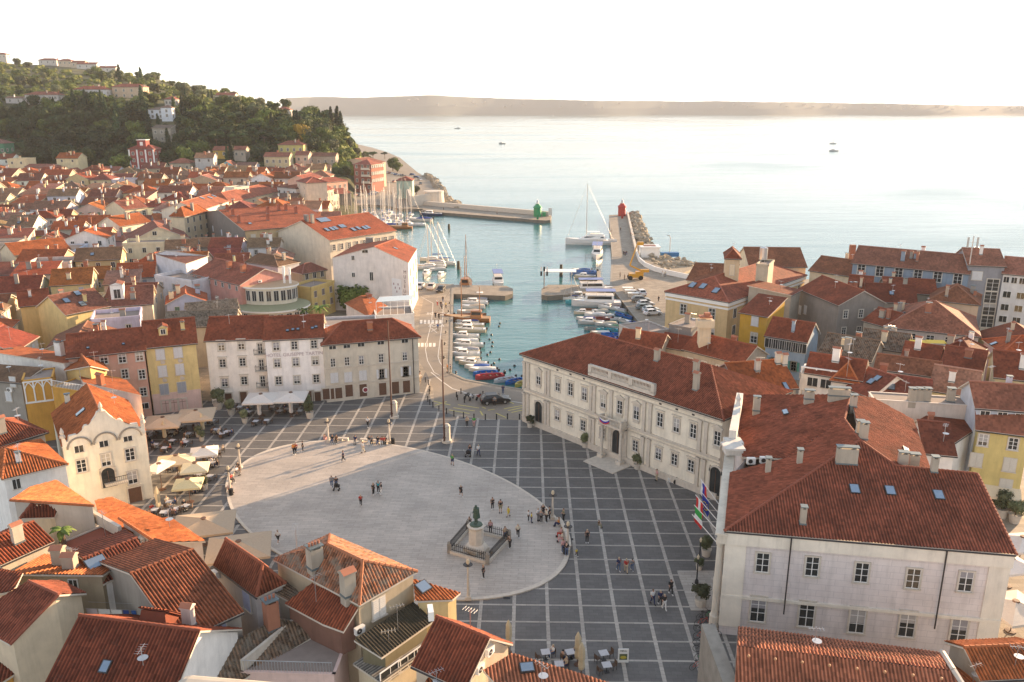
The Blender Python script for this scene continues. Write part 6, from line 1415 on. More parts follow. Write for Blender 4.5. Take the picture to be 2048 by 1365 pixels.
# far wood between the trees: bushes and undergrowth nobody could count
um = M(); ud = M(); rn = random.Random(9)
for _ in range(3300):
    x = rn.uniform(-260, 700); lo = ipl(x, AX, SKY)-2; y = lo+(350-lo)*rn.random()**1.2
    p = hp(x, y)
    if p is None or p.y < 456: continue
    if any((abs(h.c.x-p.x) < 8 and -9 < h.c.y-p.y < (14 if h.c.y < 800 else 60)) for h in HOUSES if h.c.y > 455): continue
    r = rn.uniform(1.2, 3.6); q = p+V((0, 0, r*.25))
    U = ud if y > lo+75 else um; U.blob(q, (r, r, r*.7), 0, 6, 4, .25); leaves(U, q, (r*1.25, r*1.25, r), 26, .55, rn)  # lower bushes take the leaf colour darkened for shade
tagset(ud.build('undergrowth', LD), 'woodland mass with shade put into its colour, filling the lower hillside between trees', 'wood', None, 'stuff')
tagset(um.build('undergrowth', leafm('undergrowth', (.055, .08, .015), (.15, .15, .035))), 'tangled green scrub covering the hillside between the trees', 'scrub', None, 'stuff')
# ivy hanging down the cliff
iv = M()
for _ in range(150):
    x = rn.uniform(672, 716); y = rn.uniform(282, 345); p = hp(x, y)
    if p is None: continue
    r = rn.uniform(1.5, 3.5); iv.blob(p, (r, r, r*1.6), 0, 6, 4, .25); leaves(iv, p, (r*1.2, r*1.2, r*1.9), 45, .5, rn)
tagset(iv.build('hanging_ivy', LI), 'bright yellow green ivy hanging over the cliff above the brick apartment block', 'ivy', None, 'stuff')
for x, y, s, me, nm, lb in ((746, 322, 6.5, TP[0], 'pine_tree', 'umbrella pine standing at the headland above the sea'), (770, 318, 5, TP[1], 'pine_tree', 'low spreading pine right of the umbrella pine at the headland'), (786, 342, 6.5, TB[0], 'round_tree', 'round green tree by the coastal car park'), (795, 344, 5, TB[2], 'round_tree', 'smaller round tree touching the round green tree by the coastal car park'),
    (706, 625, 4.8, TB[1], 'broadleaf_tree', 'bushy dark tree growing in front of the white museum wall'), (833, 389, 3.2, TO[0], 'small_tree', 'small tree right of the green house on the coastal road'), (545, 425, 5, TB[3], 'broadleaf_tree', 'dark tree squeezed between cream houses behind the long red roof'), (560, 430, 4, TB[2], 'broadleaf_tree', 'lower tree right of the dark tree between cream houses'), (684, 365, 5, TO[1], 'broadleaf_tree', 'yellowish tree left of the brick apartment block'), (668, 350, 4, TB[1], 'broadleaf_tree', 'green garden tree behind the dusky pink house')):
    plant_tree(me, nm, P(x, y, 0 if y > 360 or x > 730 else 0), s, lb)
def palm(p, hgt_, label, fr=16):
    r = empty('palm_tree', p, label, 'palm'); m = M(); m.tube(p, p+up*hgt_, .22, .16, 8); m.build('trunk', BARK, r); m = M(); t0 = p+up*hgt_; rn = random.Random(int(p.x*10))
    for i in range(fr):
        a = 2*pi*i/fr+rn.uniform(-.2, .2); d = V((cos(a), sin(a), 0)); L = rn.uniform(1.6, 2.4)*hgt_/4.+.4; e = rn.uniform(.1, .9); pr = None
        for j in range(7):
            t = j/6; c = t0+d*(L*t)+up*(e*L*t-1.1*L*t*t*.7); wv = V((-d.y, d.x, 0))*(.34*sin(pi*(.12+.86*t)))
            if pr: m.face([pr[0]-pr[1]-up*.1, pr[0], c, c-wv-up*.1]); m.face([pr[0], pr[0]+pr[1]-up*.1, c+wv-up*.1, c])
            pr = (c, wv)
    m.build('crown', LPL, r)
palm(P(642, 650, 4.6), 3.6, 'yellow green palm beside the rounded building terrace'); palm(P(610, 643, 5), 2.4, 'small palm left of the larger one beside the rounded building')
palm(P(128, 1088, 8.9), 1.5, 'thin palm in a clay pot on the red roof terrace', 9)
for i, (x, y) in enumerate(((648, 417), (660, 415), (672, 413))): palm(P(x, y), 4.6, ('leftmost', 'middle', 'rightmost')[i]+' of three dark palms in front of the small cream marina building', 12)
TM = [(n, p) for n, p in NICKS]
for o, base in TREES:
    p = proj(o.location); best = min(TM, key=lambda q: abs(q[1][0]-p[0])+1.4*abs(q[1][1]-p[1])); dx, dy = p[0]-best[1][0], p[1]-best[1][1]
    rel = ('left of' if dx < 0 else 'right of') if abs(dx) > 1.2*abs(dy) else ('above' if dy < 0 else 'below')
    far_ = 'well ' if abs(dx)+abs(dy) > 60 else ''
    o['label'] = f"{base} {far_}{rel} {best[0]}"
# ================================================= boats
WOODB = simple('varnished_wood', (.30, .13, .05), .4, var=.25, vscl=3); BLUEC = simple('blue_cover', (.02, .06, .28), .8, var=.15); TEAK = simple('teak_deck', (.36, .24, .13), .7, var=.2, vscl=4)
DKGL = simple('dark_boat_window', (.02, .025, .03), .1); ALU = simple('mast_aluminium', (.55, .52, .48), .4, .3); REDP = simple('red_paint', (.42, .03, .02), .4); GRNP = simple('green_paint', (.02, .26, .10), .4); ORNP = simple('orange_paint', (.60, .30, .03), .4)
CREAMC = simple('cream_canvas', (.55, .48, .36), .9, var=.12)
def hull(m, L, B, F, D=.4, mi=0, deck=1, cock=None, sheer=.35, tr=.8):
    """F freeboard, D draught, cock=(x0,x1) open well"""
    n = 12; R = []
    for i in range(n+1):
        t = i/n; x = -L/2+L*t; w = B/2*((tr+(1-tr)*min(1, t/.45)) if t < .45 else max(0, 1-((t-.45)/.55)**2.1)); zs = F*(1+sheer*t*t)
        R.append([V((x, 0, -D*(1-t**3))), V((x, w*.72, -D*.35)), V((x, w*.95, zs*.45)), V((x, w, zs)), V((x, w*.86, zs-.03))])
    for i in range(n):
        for sg in (1, -1):
            for j in range(4):
                q = [R[i][j], R[i+1][j], R[i+1][j+1], R[i][j+1]]; m.face([V((p.x, p.y*sg, p.z)) for p in q], mi)
        a, b = R[i][4], R[i+1][4]; fl = lambda p, z=0: V((p.x, -p.y, p.z))
        tm_ = (i+.5)/n
        if cock and cock[0] < tm_ < cock[1]:
            dz = V((0, 0, -(F*.75)))
            m.face([a+dz, b+dz, fl(b)+dz, fl(a)+dz], deck); m.face([a, b, b+dz, a+dz], deck); m.face([fl(a), fl(b), fl(b)+dz, fl(a)+dz], deck)
        else: m.face([a, b, fl(b), fl(a)], deck)
    s = R[0]; m.face([V((p.x, p.y, p.z)) for p in s[:4]]+[V((p.x, -p.y, p.z)) for p in reversed(s[1:4])], mi)
def cab(m, x0, x1, w0, w1, z0, h, rake=.3, mi=0, gl=None):
    """cabin with raked front and window band"""
    p = lambda x, y, z: V((x, y, z))
    b = [p(x0, -w0, z0), p(x1, -w1, z0), p(x1, w1, z0), p(x0, w0, z0)]; t = [p(x0+rake*.2, -w0*.88, z0+h), p(x1-rake, -w1*.82, z0+h), p(x1-rake, w1*.82, z0+h), p(x0+rake*.2, w0*.88, z0+h)]
    for i in range(4): m.face([b[i], b[(i+1) % 4], t[(i+1) % 4], t[i]], mi)
    m.face(t, mi)
    if gl is not None:
        for i in range(4):
            a, c, d, e = b[i], b[(i+1) % 4], t[(i+1) % 4], t[i]; n = (c-a).cross(e-a).normalized()*.02
            if n.dot((a+c)/2-V(((x0+x1)/2, 0, z0))) < 0: n = -n
            f = lambda s_, r: a.lerp(c, s_).lerp(e.lerp(d, s_), r)+n
            m.face([f(.08, .42), f(.92, .42), f(.92, .85), f(.08, .85)], gl)
def outboard(m, L, mi):
    m.box((-L/2-.2, 0, .75), (.35, .3, .45), mi).box((-L/2-.15, 0, .2), (.14, .12, .9), mi)
P0 = V((0, 0, -50))
def root0(n): return empty(n, (0, 0, 0))
def mk_motor():     # cabin cruiser
    r = root0('motorboat'); m = M(); hull(m, 6.6, 2.1, .75, .3, 0, 1, (.08, .42)); m.build('hull', [PAINT, WHITE], r, (.66, .64, .60))
    m = M(); cab(m, -.6, 2.1, .85, .55, .8, .75, .8, 0, 1); m.build('cabin', [WHITE, DKGL], r); m = M(); outboard(m, 6.6, 0); m.build('outboard_motor', BLACK, r)
    m = M()
    for i in range(5):
        t = i/4; m.tube((1.+1.9*t, .8*(1-t*.9), 1.), (1.+1.9*t, .8*(1-t*.9), 1.4), .02, n=4); m.tube((1.+1.9*t, -.8*(1-t*.9), 1.), (1.+1.9*t, -.8*(1-t*.9), 1.4), .02, n=4)
    m.path([(1, .8, 1.4), (2.9, .08, 1.45), (2.9, -.08, 1.45), (1, -.8, 1.4)], .022, 4); m.build('rail', STEEL, r); return r
def mk_cover():     # boat under a canvas
    r = root0('covered_boat'); m = M(); hull(m, 5.6, 2., .65, .3, 0, 1); m.build('hull', [PAINT, WHITE], r, (.62, .6, .56))
    m = M(); pr = None
    for i in range(9):
        t = i/8; x = -2.6+4.3*t; w = 1.0*(1 if t < .5 else 1-.65*(t-.5)); hh = .7+.32*sin(pi*min(1, t*1.1+.12)); c = [V((x, -w, .72)), V((x, -w*.45, hh*.95)), V((x, 0, hh)), V((x, w*.45, hh*.95)), V((x, w, .72))]
        if pr:
            for j in range(4): m.face([pr[j], c[j], c[j+1], pr[j+1]])
        pr = c
    m.build('canvas_cover', CLOTH, r, (.5, .46, .38)); m = M(); outboard(m, 5.6, 0); m.build('outboard_motor', BLACK, r); return r
def mk_open():      # small open boat
    r = root0('rowing_boat'); m = M(); hull(m, 4.8, 1.8, .6, .2, 0, 1, (.05, .8), tr=.7); m.build('hull', [PAINT, CLOTH], r, (.03, .16, .42))
    for x in (-1.3, -.2, .9): M().box((x, 0, .42), (.28, 1.45, .05)).build('thwart', WOODW, r)
    m = M(); outboard(m, 4.8, 0); m.build('outboard_motor', BLACK, r); return r
def mk_sail(L=9.5, mast=14., wood=False, boomc=(.03, .08, .3)):
    r = root0('sailing_boat'); m = M(); hull(m, L, L*.31, .95, .5, 0, 1, (.1, .32), .25, .72); m.build('hull', [PAINT, TEAK if wood else WHITE], r, (.7, .69, .66))
    m = M(); cab(m, -L*.12, L*.26, L*.1, L*.06, .98, .42, .5, 0, 1); m.build('coachroof', [WHITE, DKGL], r)
    m = M(); m.tube((L*.08, 0, 1.), (L*.08, 0, mast), .15, .12, 6); 
    for z in (.45, .75): m.tube((L*.08, -.8, mast*z), (L*.08, .8, mast*z), .03, n=4)
    m.build('mast', ALU if not wood else WOODB, r); m = M(); m.tube((L*.07, 0, 2.1), (-L*.34, 0, 2.15), .06, n=6); b = m.build('boom', ALU, r); m = M(); m.tube((L*.05, 0, 2.25), (-L*.33, 0, 2.28), .2, .13, 7); m.build('furled_sail', CLOTH, b, boomc)
    m = M()
    for q in ((L*.49, 0, 1.25), (-L*.49, 0, 1.)): m.tube((L*.08, 0, mast-.1), q, .018, n=3, cap=False)
    for sg in (-1, 1): m.path([(L*.08, 0, mast*.98), (L*.08, sg*.8, mast*.75), (L*.08, sg*.8, mast*.45), (L*.04, sg*L*.15, 1.)], .016, 3)
    m.tube((L*.49, 0, 1.3), (L*.1, 0, mast*.93), .045, .02, 5); m.build('rigging', ALU, r); return r
def mk_fishing():   # wooden two-masted
    r = root0('wooden_ketch'); m = M(); hull(m, 13, 3.8, 1.3, .5, 0, 1, None, .5, .8); m.build('hull', [WOODB, TEAK], r)
    m = M(); cab(m, -4.2, -1., 1.2, 1.1, 1.3, 1.9, .2, 0, 1); m.build('wheelhouse', [WOODB, DKGL], r)
    for x, h in ((1.5, 15.5), (-3.6, 10.)): m = M(); m.tube((x, 0, 1.), (x, 0, h), .16, .08, 8); m.build('mast', WOODB, r)
    m = M(); m.tube((6., 0, 1.9), (8.6, 0, 2.4), .1, .06, 6); m.build('bowsprit', WOODB, r); m = M()
    for q in ((8.4, 0, 2.4), (1.2, 1.8, 1.4), (1.2, -1.8, 1.4)): m.tube((1.5, 0, 14), q, .02, n=3, cap=False)
    m.tube((1.5, 0, 14.5), (-3.6, 0, 9.8), .02, n=3, cap=False); m.build('rigging', BLACK, r); return r
def mk_tour():      # excursion boat with canopy
    r = root0('excursion_boat'); m = M(); hull(m, 14, 4.2, 1.4, .5, 0, 1, None, .35, .85); m.build('hull', [PAINT, WHITE], r, (.66, .63, .6))
    m = M(); cab(m, -5, 3.6, 1.75, 1.5, 1.4, 2., .6, 0, 1); m.build('cabin', [WHITE, DKGL], r); m = M(); m.box((-1.2, 0, 4.6), (8.4, 3.6, .12))
    m.build('canopy', CLOTH, r, (.6, .58, .55)); m = M()
    for x in (-5, -2.5, 0, 2.6):
        for y in (-1.65, 1.65): m.tube((x, y, 3.35), (x, y, 4.58), .05, n=5)
    m.build('stanchions', STEEL, r); m = M(); m.tube((2.6, 0, 3.4), (2.6, 0, 6.8), .06); m.build('mast', STEEL, r); return r
def mk_yacht():
    r = root0('motor_yacht'); m = M(); hull(m, 19, 4.6, 1.7, .6, 0, 1, (.04, .14), .45, .85); m.build('hull', [PAINT, WHITE], r, (.70, .68, .66))
    m = M(); cab(m, -5.5, 4.6, 1.9, 1.2, 2., 1.25, 2.4, 0, 1); m.build('saloon', [WHITE, DKGL], r); m = M(); cab(m, -4.6, 1.2, 1.4, 1.1, 3.3, .7, .9, 0); m.build('flybridge', WHITE, r); m = M(); m.box((-.8, 0, 4.7), (4.6, 2.6, .1)); m.build('sun_roof', WHITE, r); m = M()
    for x in (-2.6, 1.): 
        for y in (-1.1, 1.1): m.tube((x, y, 3.9), (x, y, 4.7), .04, n=4)
    m.build('stanchions', STEEL, r); return r
BOATS = []
PROTO = {}
def boat(kind, mk, px, py, ang, s, label, group, hullc=None, parts=None, cat='boat', z=SEA):
    """ang: heading of the bow in degrees, 0 = right, 90 = away"""
    if kind not in PROTO: PROTO[kind] = o = mk()
    else: o = copy_tree(PROTO[kind])
    p = P(px, py, z); o.location = p; o.rotation_euler.z = radians(ang); o.scale = (s, s, s)
    tagset(o, label, cat, group)
    if hullc: setcol(o, hullc, ['hull'])
    for k, c in (parts or {}).items(): setcol(o, c, [k])
    BOATS.append(o); return o
bn = random.Random(3)
HC = [('white', (.66, .64, .6)), ('white', (.62, .6, .56)), ('cream', (.55, .48, .36)), ('white', (.68, .67, .66)), ('pale grey', (.45, .45, .44))]
def rowboats(spec, group, where):
    for px, py, k, ang, s, hc, cc in spec:
        hn, hcol = hc if hc else bn.choice(HC); kd = dict(m=('motor', mk_motor), c=('cover', mk_cover), o=('open', mk_open), s=('sail', mk_sail))[k]
        nm = dict(m='white cabin motorboat', c='motorboat', o='small open boat', s='sailing boat with furled sail')[k]
        if k == 'm': lb = f"{hn} cabin motorboat"; pt = {}
        elif k == 'c': cn, ccol = cc or bn.choice([('beige', (.5, .44, .34)), ('navy blue', (.02, .05, .22)), ('white', (.6, .6, .58)), ('grey', (.3, .3, .32))]); lb = f"{hn} boat under a {cn} canvas cover"; pt = {'canvas_cover': ccol}
        elif k == 'o': lb = f"small {hn} open boat"; pt = {}
        else: lb = 'white sailing boat'; pt = {}
        boat(kd[0], kd[1], px, py, ang+bn.uniform(-6, 6), s*bn.uniform(.82, .96), lb+' '+where, group, hcol, pt)
BL, RD_, YE, TQ = ('blue', (.02, .13, .42)), ('red and white', (.4, .05, .06)), ('yellow and white', (.5, .42, .12)), ('turquoise', (.05, .3, .36))
rowboats([(948, 588, 'c', 178, 1.1, None, None), (962, 595, 'm', 178, 1.1, None, None), (955, 602, 'c', 178, 1.1, None, ('grey', (.25, .25, .27))), (950, 609, 'm', 178, 1.15, None, None), (946, 617, 'c', 178, 1.3, None, ('beige', (.5, .42, .32))), (938, 627, 'c', 178, 1.2, None, ('beige', (.5, .42, .32))),
    (942, 637, 'o', 2, 1.7, ('brown wooden', (.25, .12, .06)), None), (936, 646, 'c', 178, 1.05, None, None), (938, 655, 'm', 178, 1.15, None, None), (940, 664, 'm', 178, 1.2, None, None), (930, 676, 'm', 178, 1., None, None), (934, 685, 'c', 178, 1., None, ('white', (.6, .6, .58))), (936, 694, 'm', 178, 1.2, None, None), (932, 703, 'c', 178, 1.05, None, None), (930, 712, 'm', 178, 1., None, None),
    (935, 722, 'c', 176, 1.05, None, ('beige', (.5, .45, .36))), (946, 730, 'm', 172, 1., None, None), (955, 737, 'c', 172, 1., None, ('blue', (.05, .12, .35))), (965, 743, 'c', 171, 1., None, ('white', (.62, .6, .56)))], 'boats moored along the left quay', 'moored to the left quay')
rowboats([(971, 750, 'o', 192, 1.2, BL, None), (979, 757, 'o', 192, 1.2, RD_, None), (1009, 763, 'o', 205, 1.05, ('white and blue', (.5, .52, .55)), None), (1028, 766, 'o', 218, 1.05, BL, None), (1045, 770, 'o', 225, 1., YE, None)], 'small open boats at the inner quay', 'at the inner quay by the roundabout')
rowboats([(1163, 543, 'c', 178, 1.2, None, ('blue', (.04, .1, .25))), (1166, 549, 'o', 178, 1.9, ('white and blue', (.1, .2, .45)), None), (1170, 556, 'm', 178, 1.1, None, None), (1178, 563, 'o', 5, 1.2, ('white and orange', (.45, .3, .15)), None), (1160, 596, 'm', 178, 1.3, None, None),
    (1186, 588, 'c', 175, 1.1, None, None), (1152, 607, 'o', 178, 1.2, TQ, None), (1200, 600, 'o', 120, 1.2, RD_, None), (1212, 592, 'c', 100, 1., None, None), (1225, 604, 'o', 130, 1., RD_, None), (1190, 632, 'c', 178, 1.1, None, None), (1218, 618, 'm', 150, 1., None, None), (1232, 616, 'o', 130, 1., ('dark red', (.2, .04, .04)), None), (1205, 640, 'o', 178, 1.1, ('dark red', (.22, .05, .04)), None), (1182, 648, 'm', 178, 1., None, None), (1212, 651, 'c', 178, 1., None, None),
    (1240, 632, 'o', 120, 1., BL, None), (1250, 645, 'o', 125, 1., None, None), (1188, 661, 'o', 178, 1.1, ('grey', (.25, .27, .27)), None), (1214, 664, 'o', 178, 1.1, TQ, None), (1228, 655, 'c', 150, .9, None, ('green', (.08, .2, .12))), (1225, 673, 'o', 182, 1.3, BL, None), (1238, 680, 'o', 184, 1.3, ('blue', (.02, .08, .4)), None), (1200, 668, 'c', 178, .9, None, None), (1262, 656, 'o', 128, 1., RD_, None), (1246, 664, 'o', 150, .9, None, None), (1170, 600, 'c', 178, 1., None, None), (1176, 622, 'o', 178, 1., ('brown wooden', (.25, .12, .06)), None), (1168, 628, 'm', 178, .9, None, None), (1200, 624, 'c', 178, .9, None, None), (1172, 640, 'c', 178, 1., None, None), (1196, 648, 'o', 178, 1., None, None), (1226, 640, 'o', 178, 1., None, None), (1212, 634, 'c', 178, .8, None, None), (1240, 622, 'c', 130, .8, None, None), (1254, 636, 'o', 128, .9, BL, None), (1182, 555, 'c', 178, .8, None, None), (1206, 606, 'm', 120, .9, None, None), (1262, 647, 'c', 128, .8, None, None), (1214, 680, 'o', 180, 1., None, None), (1145, 600, 's', 178, .6, None, None)], 'boats crowded along the right quay', 'in the crowded right basin')
boat('fishing', mk_fishing, 932, 574, 88, .95, 'brown wooden two masted boat tied behind the left pier', None, cat='ship')
boat('fishing2', mk_fishing, 934, 643, 176, .85, 'wooden boat with two tall red brown masts moored between motorboats', None, cat='ship')
boat('tour', mk_tour, 995, 566, 95, .78, 'passenger boat with blue and white canopy at the end of the left pier', None, None, {'canopy': (.15, .22, .45)}, cat='ferry')
boat('tour', mk_tour, 1194, 514, 262, .95, 'white two deck excursion boat moored beside the mole', None, cat='ferry')
boat('tour', mk_tour, 1188, 584, 2, .8, 'white cabin boat with awning just below the right pier', None, cat='boat')
boat('tour', mk_tour, 1192, 612, 178, .9, 'white fishing boat with square cabin windows in the crowded right basin', None, cat='boat')
boat('yacht', mk_yacht, 1182, 489, 178, 1.0, 'long white motor yacht behind the bright tall mast beside the mole', None, cat='yacht')
boat('bigsail', lambda: mk_sail(18, 22), 1180, 487, 176, 1.0, 'large white sailing yacht with the tallest mast beside the mole', None, cat='yacht')
boat('motor', mk_motor, 853, 551, 265, 1.15, 'white boat with red canopy moored behind the museum car park', None, cat='boat')
boat('motor', mk_motor, 882, 554, 262, 1.05, 'white motorboat moored behind the dark parked car by the museum', None, cat='boat')
for px, py, a, lb in ((882, 530, 178, 'sailing boat moored behind the museum, with blue sail cover'), (868, 522, 178, 'farther sailing boat moored behind the museum'), (862, 536, 178, 'nearest white sailing boat behind the museum')):
    boat('sail', mk_sail, px, py, a, 1., lb, 'sailing boats behind the museum')
for px, py, lb in ((852, 538, 'left of two white dinghies behind the museum'), (874, 541, 'right of two white dinghies behind the museum')): boat('cover', mk_cover, px, py, 200, 1., lb, 'dinghies', (.6, .6, .58), {'canvas_cover': (.5, .5, .48)})
# marina: sailing boats in rows
k = 0
for rowy, xs, ang in ((430, (662, 676, 694, 712, 730, 746, 762, 778), 90), (436, (668, 690, 706, 722, 737, 752, 768, 786, 803, 820), 88), (441, (665, 680, 698, 716, 733, 750, 770, 790), 92), (447, (712, 726, 742, 760, 778, 797, 815), 90), (452, (735, 752, 770, 790, 806), 88)):
    for x in xs:
        boat('sail', mk_sail, x+bn.uniform(-3, 3), rowy+bn.uniform(-1.5, 1.5), ang+bn.uniform(-8, 8), bn.uniform(.8, 1.15), 'white sailing boat with bare mast in the far marina', 'sailing boats in the far marina')
boat('darksail', lambda: mk_sail(15, 21, False, (.2, .2, .2)), 815, 452, 182, 1.05, 'large white yacht with a tall dark mast at the marina edge', None, cat='yacht')
for ch in PROTO['darksail'].children:
    if ch.name.startswith('mast'): ch.data.materials[0] = BLACK
boat('motor', mk_motor, 862, 432, 180, 1.6, 'dark blue motor cruiser with white cabin beside the breakwater root', None, (.02, .04, .1), cat='boat'); boat('fishing', mk_fishing, 800, 458, 180, .8, 'varnished wooden boat at the marina edge below the dark mast yacht', None, cat='ship')
boat('cover', mk_cover, 840, 443, 180, 2., 'long white covered boat at the marina edge', None); boat('cover', mk_cover, 770, 455, 180, 1.8, 'cream covered boat partly hidden by the cream gable roof', None)
# boats out at sea
boat('motor', mk_motor, 1667, 303, 178, 1.5, 'white motorboat pulling a long wake out at sea', None); boat('sail', mk_sail, 1666, 288, 0, 1., 'distant sailing boat beyond the motorboat with the wake', None)
boat('motor', mk_motor, 1004, 288, 170, 1.4, 'small boat alone at sea left of the mole', None); boat('motor', mk_motor, 915, 258, 10, 2., 'far small boat at sea above the breakwater', None); boat('sail', mk_sail, 1106, 233, 10, 1.2, 'tiny boat near the distant coast', None)
wk = M(); pts = [P(1672+i*24, 303.5+i*.75, SEA+.05) for i in range(16)]
for i, (a, b) in enumerate(zip(pts, pts[1:])): strip(wk, a, b, 1.6+i*.25, SEA+.06)
tagset(wk.build('wake', simple('foam', (.55, .6, .6), .6, var=.5, vscl=.5)), 'long pale wake trailing right behind the motorboat at sea', 'wake')
# mooring posts, buoys, bollards
def dolphin(px, py, h, label):
    p = P(px, py, SEA); r = empty('mooring_post', p, label, 'mooring post', 'wooden mooring posts')
    for i in range(4):
        a = i*pi/2+.5; q = p+V((.32*cos(a), .32*sin(a), 0)); M().tube(q-up, q*1+up*h+V((-.12*cos(a), -.12*sin(a), 0)), .3, .24, 8).build('pile', simple('wet_timber', (.07, .055, .035), .8, var=.4), r)
dolphin(898, 459, 2.2, 'mooring post standing alone in the outer harbour below the breakwater'); dolphin(917, 539, 2.6, 'mooring post between the museum boats and the wooden two masted boat'); dolphin(1122, 553, 3.6, 'tall mooring post behind the right pier')
BU = simple('buoy_black', (.03, .03, .035), .5)
for i, (x, y) in enumerate(((1000, 647), (998, 653), (983, 670), (979, 679), (985, 685), (984, 693), (981, 705), (975, 710), (999, 719), (988, 727), (1029, 732), (1020, 740), (1009, 743), (1044, 752))):
    m = M(); m.blob(P(x, y, SEA+.1), .26, 0, 8, 6); tagset(m.build('buoy', BU, origin=P(x, y, SEA)), 'small dark mooring buoy floating in the inner harbour', 'buoy', 'mooring buoys in the inner harbour')
bp = M(); bp.lathe([(.11, 0), (.09, .1), (.08, .75), (.11, .8), (.1, .95), (0, 1.02)], (0, 0, 0), 8); bme = bp.mesh('bollard', [BLACK])
for x, y in ((851, 765), (857, 770.5), (860, 783), (858.6, 789), (855.7, 803.5), (859.8, 810), (866, 815), (878, 823), (893, 828), (908, 833), (927, 836.5), (948, 839), (970.7, 840), (993, 839.4), (1015, 838.7), (1039, 839.4), (913, 794.7), (915, 800.6), (922, 788), (929, 806), (966, 793)):
    tagset(inst(bme, 'bollard', P(x, y)), 'thin black iron bollard at the edge of the road and the square', 'bollard', 'bollards between road and square')
qm = M(); qm.lathe([(.22, 0), (.16, .1), (.14, .35), (.24, .42), (.2, .52), (0, .55)], (0, 0, 0), 8); qme = qm.mesh('mooring_bollard', [BLACK])
for x, y in ((899, 608), (897, 625), (894, 645), (892, 667), (890, 690), (888, 718), (912, 748)): tagset(inst(qme, 'mooring_bollard', P(x, y)), 'squat iron mooring bollard on the left quay edge', 'bollard', 'mooring bollards on the left quay')
# lighthouses
def lighthouse(px, py, col, label, base=True):
    p = P(px, py, .6); r = empty('lighthouse', P(px, py, 0), label, 'lighthouse'); m = M(); m.lathe([(1.75, 0), (1.75, 3.9), (1.65, 4.)], P(px, py, .0), 8); m.build('tower', col, r); m = M(); m.lathe([(2.05, 4.), (2.05, 4.25), (1., 5.3), (.95, 5.7)], P(px, py, 0), 8); m.build('roof', col, r); m = M(); m.lathe([(.55, 5.7), (.5, 6.6), (.7, 6.65), (.35, 7.1), (.1, 7.5), (.05, 8.)], P(px, py, 0), 10); m.build('lantern', STEEL, r)
    m = M(); m.box(P(px, py, 1.2)+V((0, -1.72, 0)), (.9, .2, 2.)); m.build('door', simple(col.name+'_door', tuple(c*.6 for c in col.node_tree.nodes['Mix'].inputs[7].default_value[:3])), r); return r
lighthouse(1075, 433.5, GRNP, 'green iron lighthouse at the end of the breakwater'); lighthouse(1243.5, 432, REDP, 'red iron lighthouse at the end of the mole')
M_ = M(); c = P(1088, 433, .0); r = empty('beacon_cabinets', c, 'small green and grey cabinets beside the green lighthouse', 'cabinet'); M().box(c+up*.9, (1.6, 1.2, 1.8)).build('cabinet', GRNP, r); M().box(c+V((2.8, 0, 2.)), (1.6, .3, 3.4)).build('frame', STEEL, r)
# kiosk, crane and other things on the mole
c = P(1298, 513, 0); r = empty('kiosk', c, 'small white flat roofed building beside the mole wall', 'kiosk'); M().box(c+up*1.6, (6, 5, 3.2)).build('wall', WHITE, r); M().box(c+up*3.4, (6.6, 5.6, .4)).build('roof', WHITE, r); M().box(c+up*3.63, (4., 3., .08)).build('roof_hatch', simple('brown_roof', (.2, .08, .05)), r)
c = P(1339, 512, -.4); r = empty('shower_post', c, 'curved lamp post on a blue plinth near the beach', 'lamp'); M().box(c+up*.5, (6, 2, 1.4)).build('plinth', simple('blue_paint', (.03, .15, .35)), r); m = M(); m.path([c+up*1, c+up*6, c+V((-.3, 0, 6.8)), c+V((-1.2, 0, 7))], .14); m.build('post', STEEL, r)
c = P(1270, 559, 0); r = empty('boom_lift', c, 'yellow boom lift with raised arm on the harbour square', 'boom lift')
M().box(c+V((.2, 0, 1.2)), (4., 2.2, 1.1)).box(c+V((1.2, 0, 1.9)), (2.2, 1.6, .8)).build('chassis', ORNP, r)
for sx in (-1, 1):
    for sy in (-1, 1): m = M(); m.tube(c+V((sx*1.5, sy*1.05-.2, .6)), c+V((sx*1.5, sy*1.05+.2, .6)), .65, None, 14); m.build('wheel', RUBBER, r)
M().box(c+V((2.7, 0, 2.5)), (2.4, .9, .8)).build('counterweight', ORNP, r)
m = M(); m.tube(c+V((1.6, 0, 2.6)), c+V((-1.6, .4, 4.)), .28, .22, 6); m.tube(c+V((-1.6, .4, 4.)), c+V((.4, .6, 10.4)), .24, .16, 6); b_ = m.build('boom', ORNP, r); M().box(c+V((1.2, .6, 10.3)), (1.8, 1., .9)).build('basket', ORNP, b_)
for i, (x, y) in enumerate(((1255, 583), (1260, 588), (1266, 594))):
    c = P(x, y); r = empty('market_stall', c, ('farthest', 'middle', 'nearest')[i]+' of three small white topped stalls beside the parked cars', 'stall', 'small stalls by the right quay'); M().box(c+up*1.05, (2.8, 1.6, .12)).build('top', WHITE, r); M().box(c+up*.5, (2.4, 1.2, 1.)).build('body', STN and STONE, r)
m = M(); c = P(1222, 545, 0)
for i in range(26): q = P(1222.5+.1*i, 440+i*5.2, 0)
m = M(); m.prism(g((1089, 560), (1152, 560), (1152, 566), (1089, 566)), 3.0, 3.15); r = empty('pier_canopy', P(1120, 572), 'long white flat canopy on the right pier', 'canopy'); m.build('canopy', WHITE, r)
for x in (1096, 1118, 1146): M().tube(P(x, 574), P(x, 574, 3.)+V((0, 0, 0)), .08).build('post', STEEL, r)
c = P(1088, 578); r = empty('signpost', c, 'black and white signal figures on a post at the tip of the right pier', 'sign'); m = M(); m.tube(c, c+up*5, .12); m.build('post', WOODW, r); m = M()
for i in range(6): m.box(c+V((-.8+.8*(i % 3), 0, 4.2+1.3*(i//3))), (.5, .12, 1.2), i % 2)
m.build('signal', [BLACK, WHITE], r)
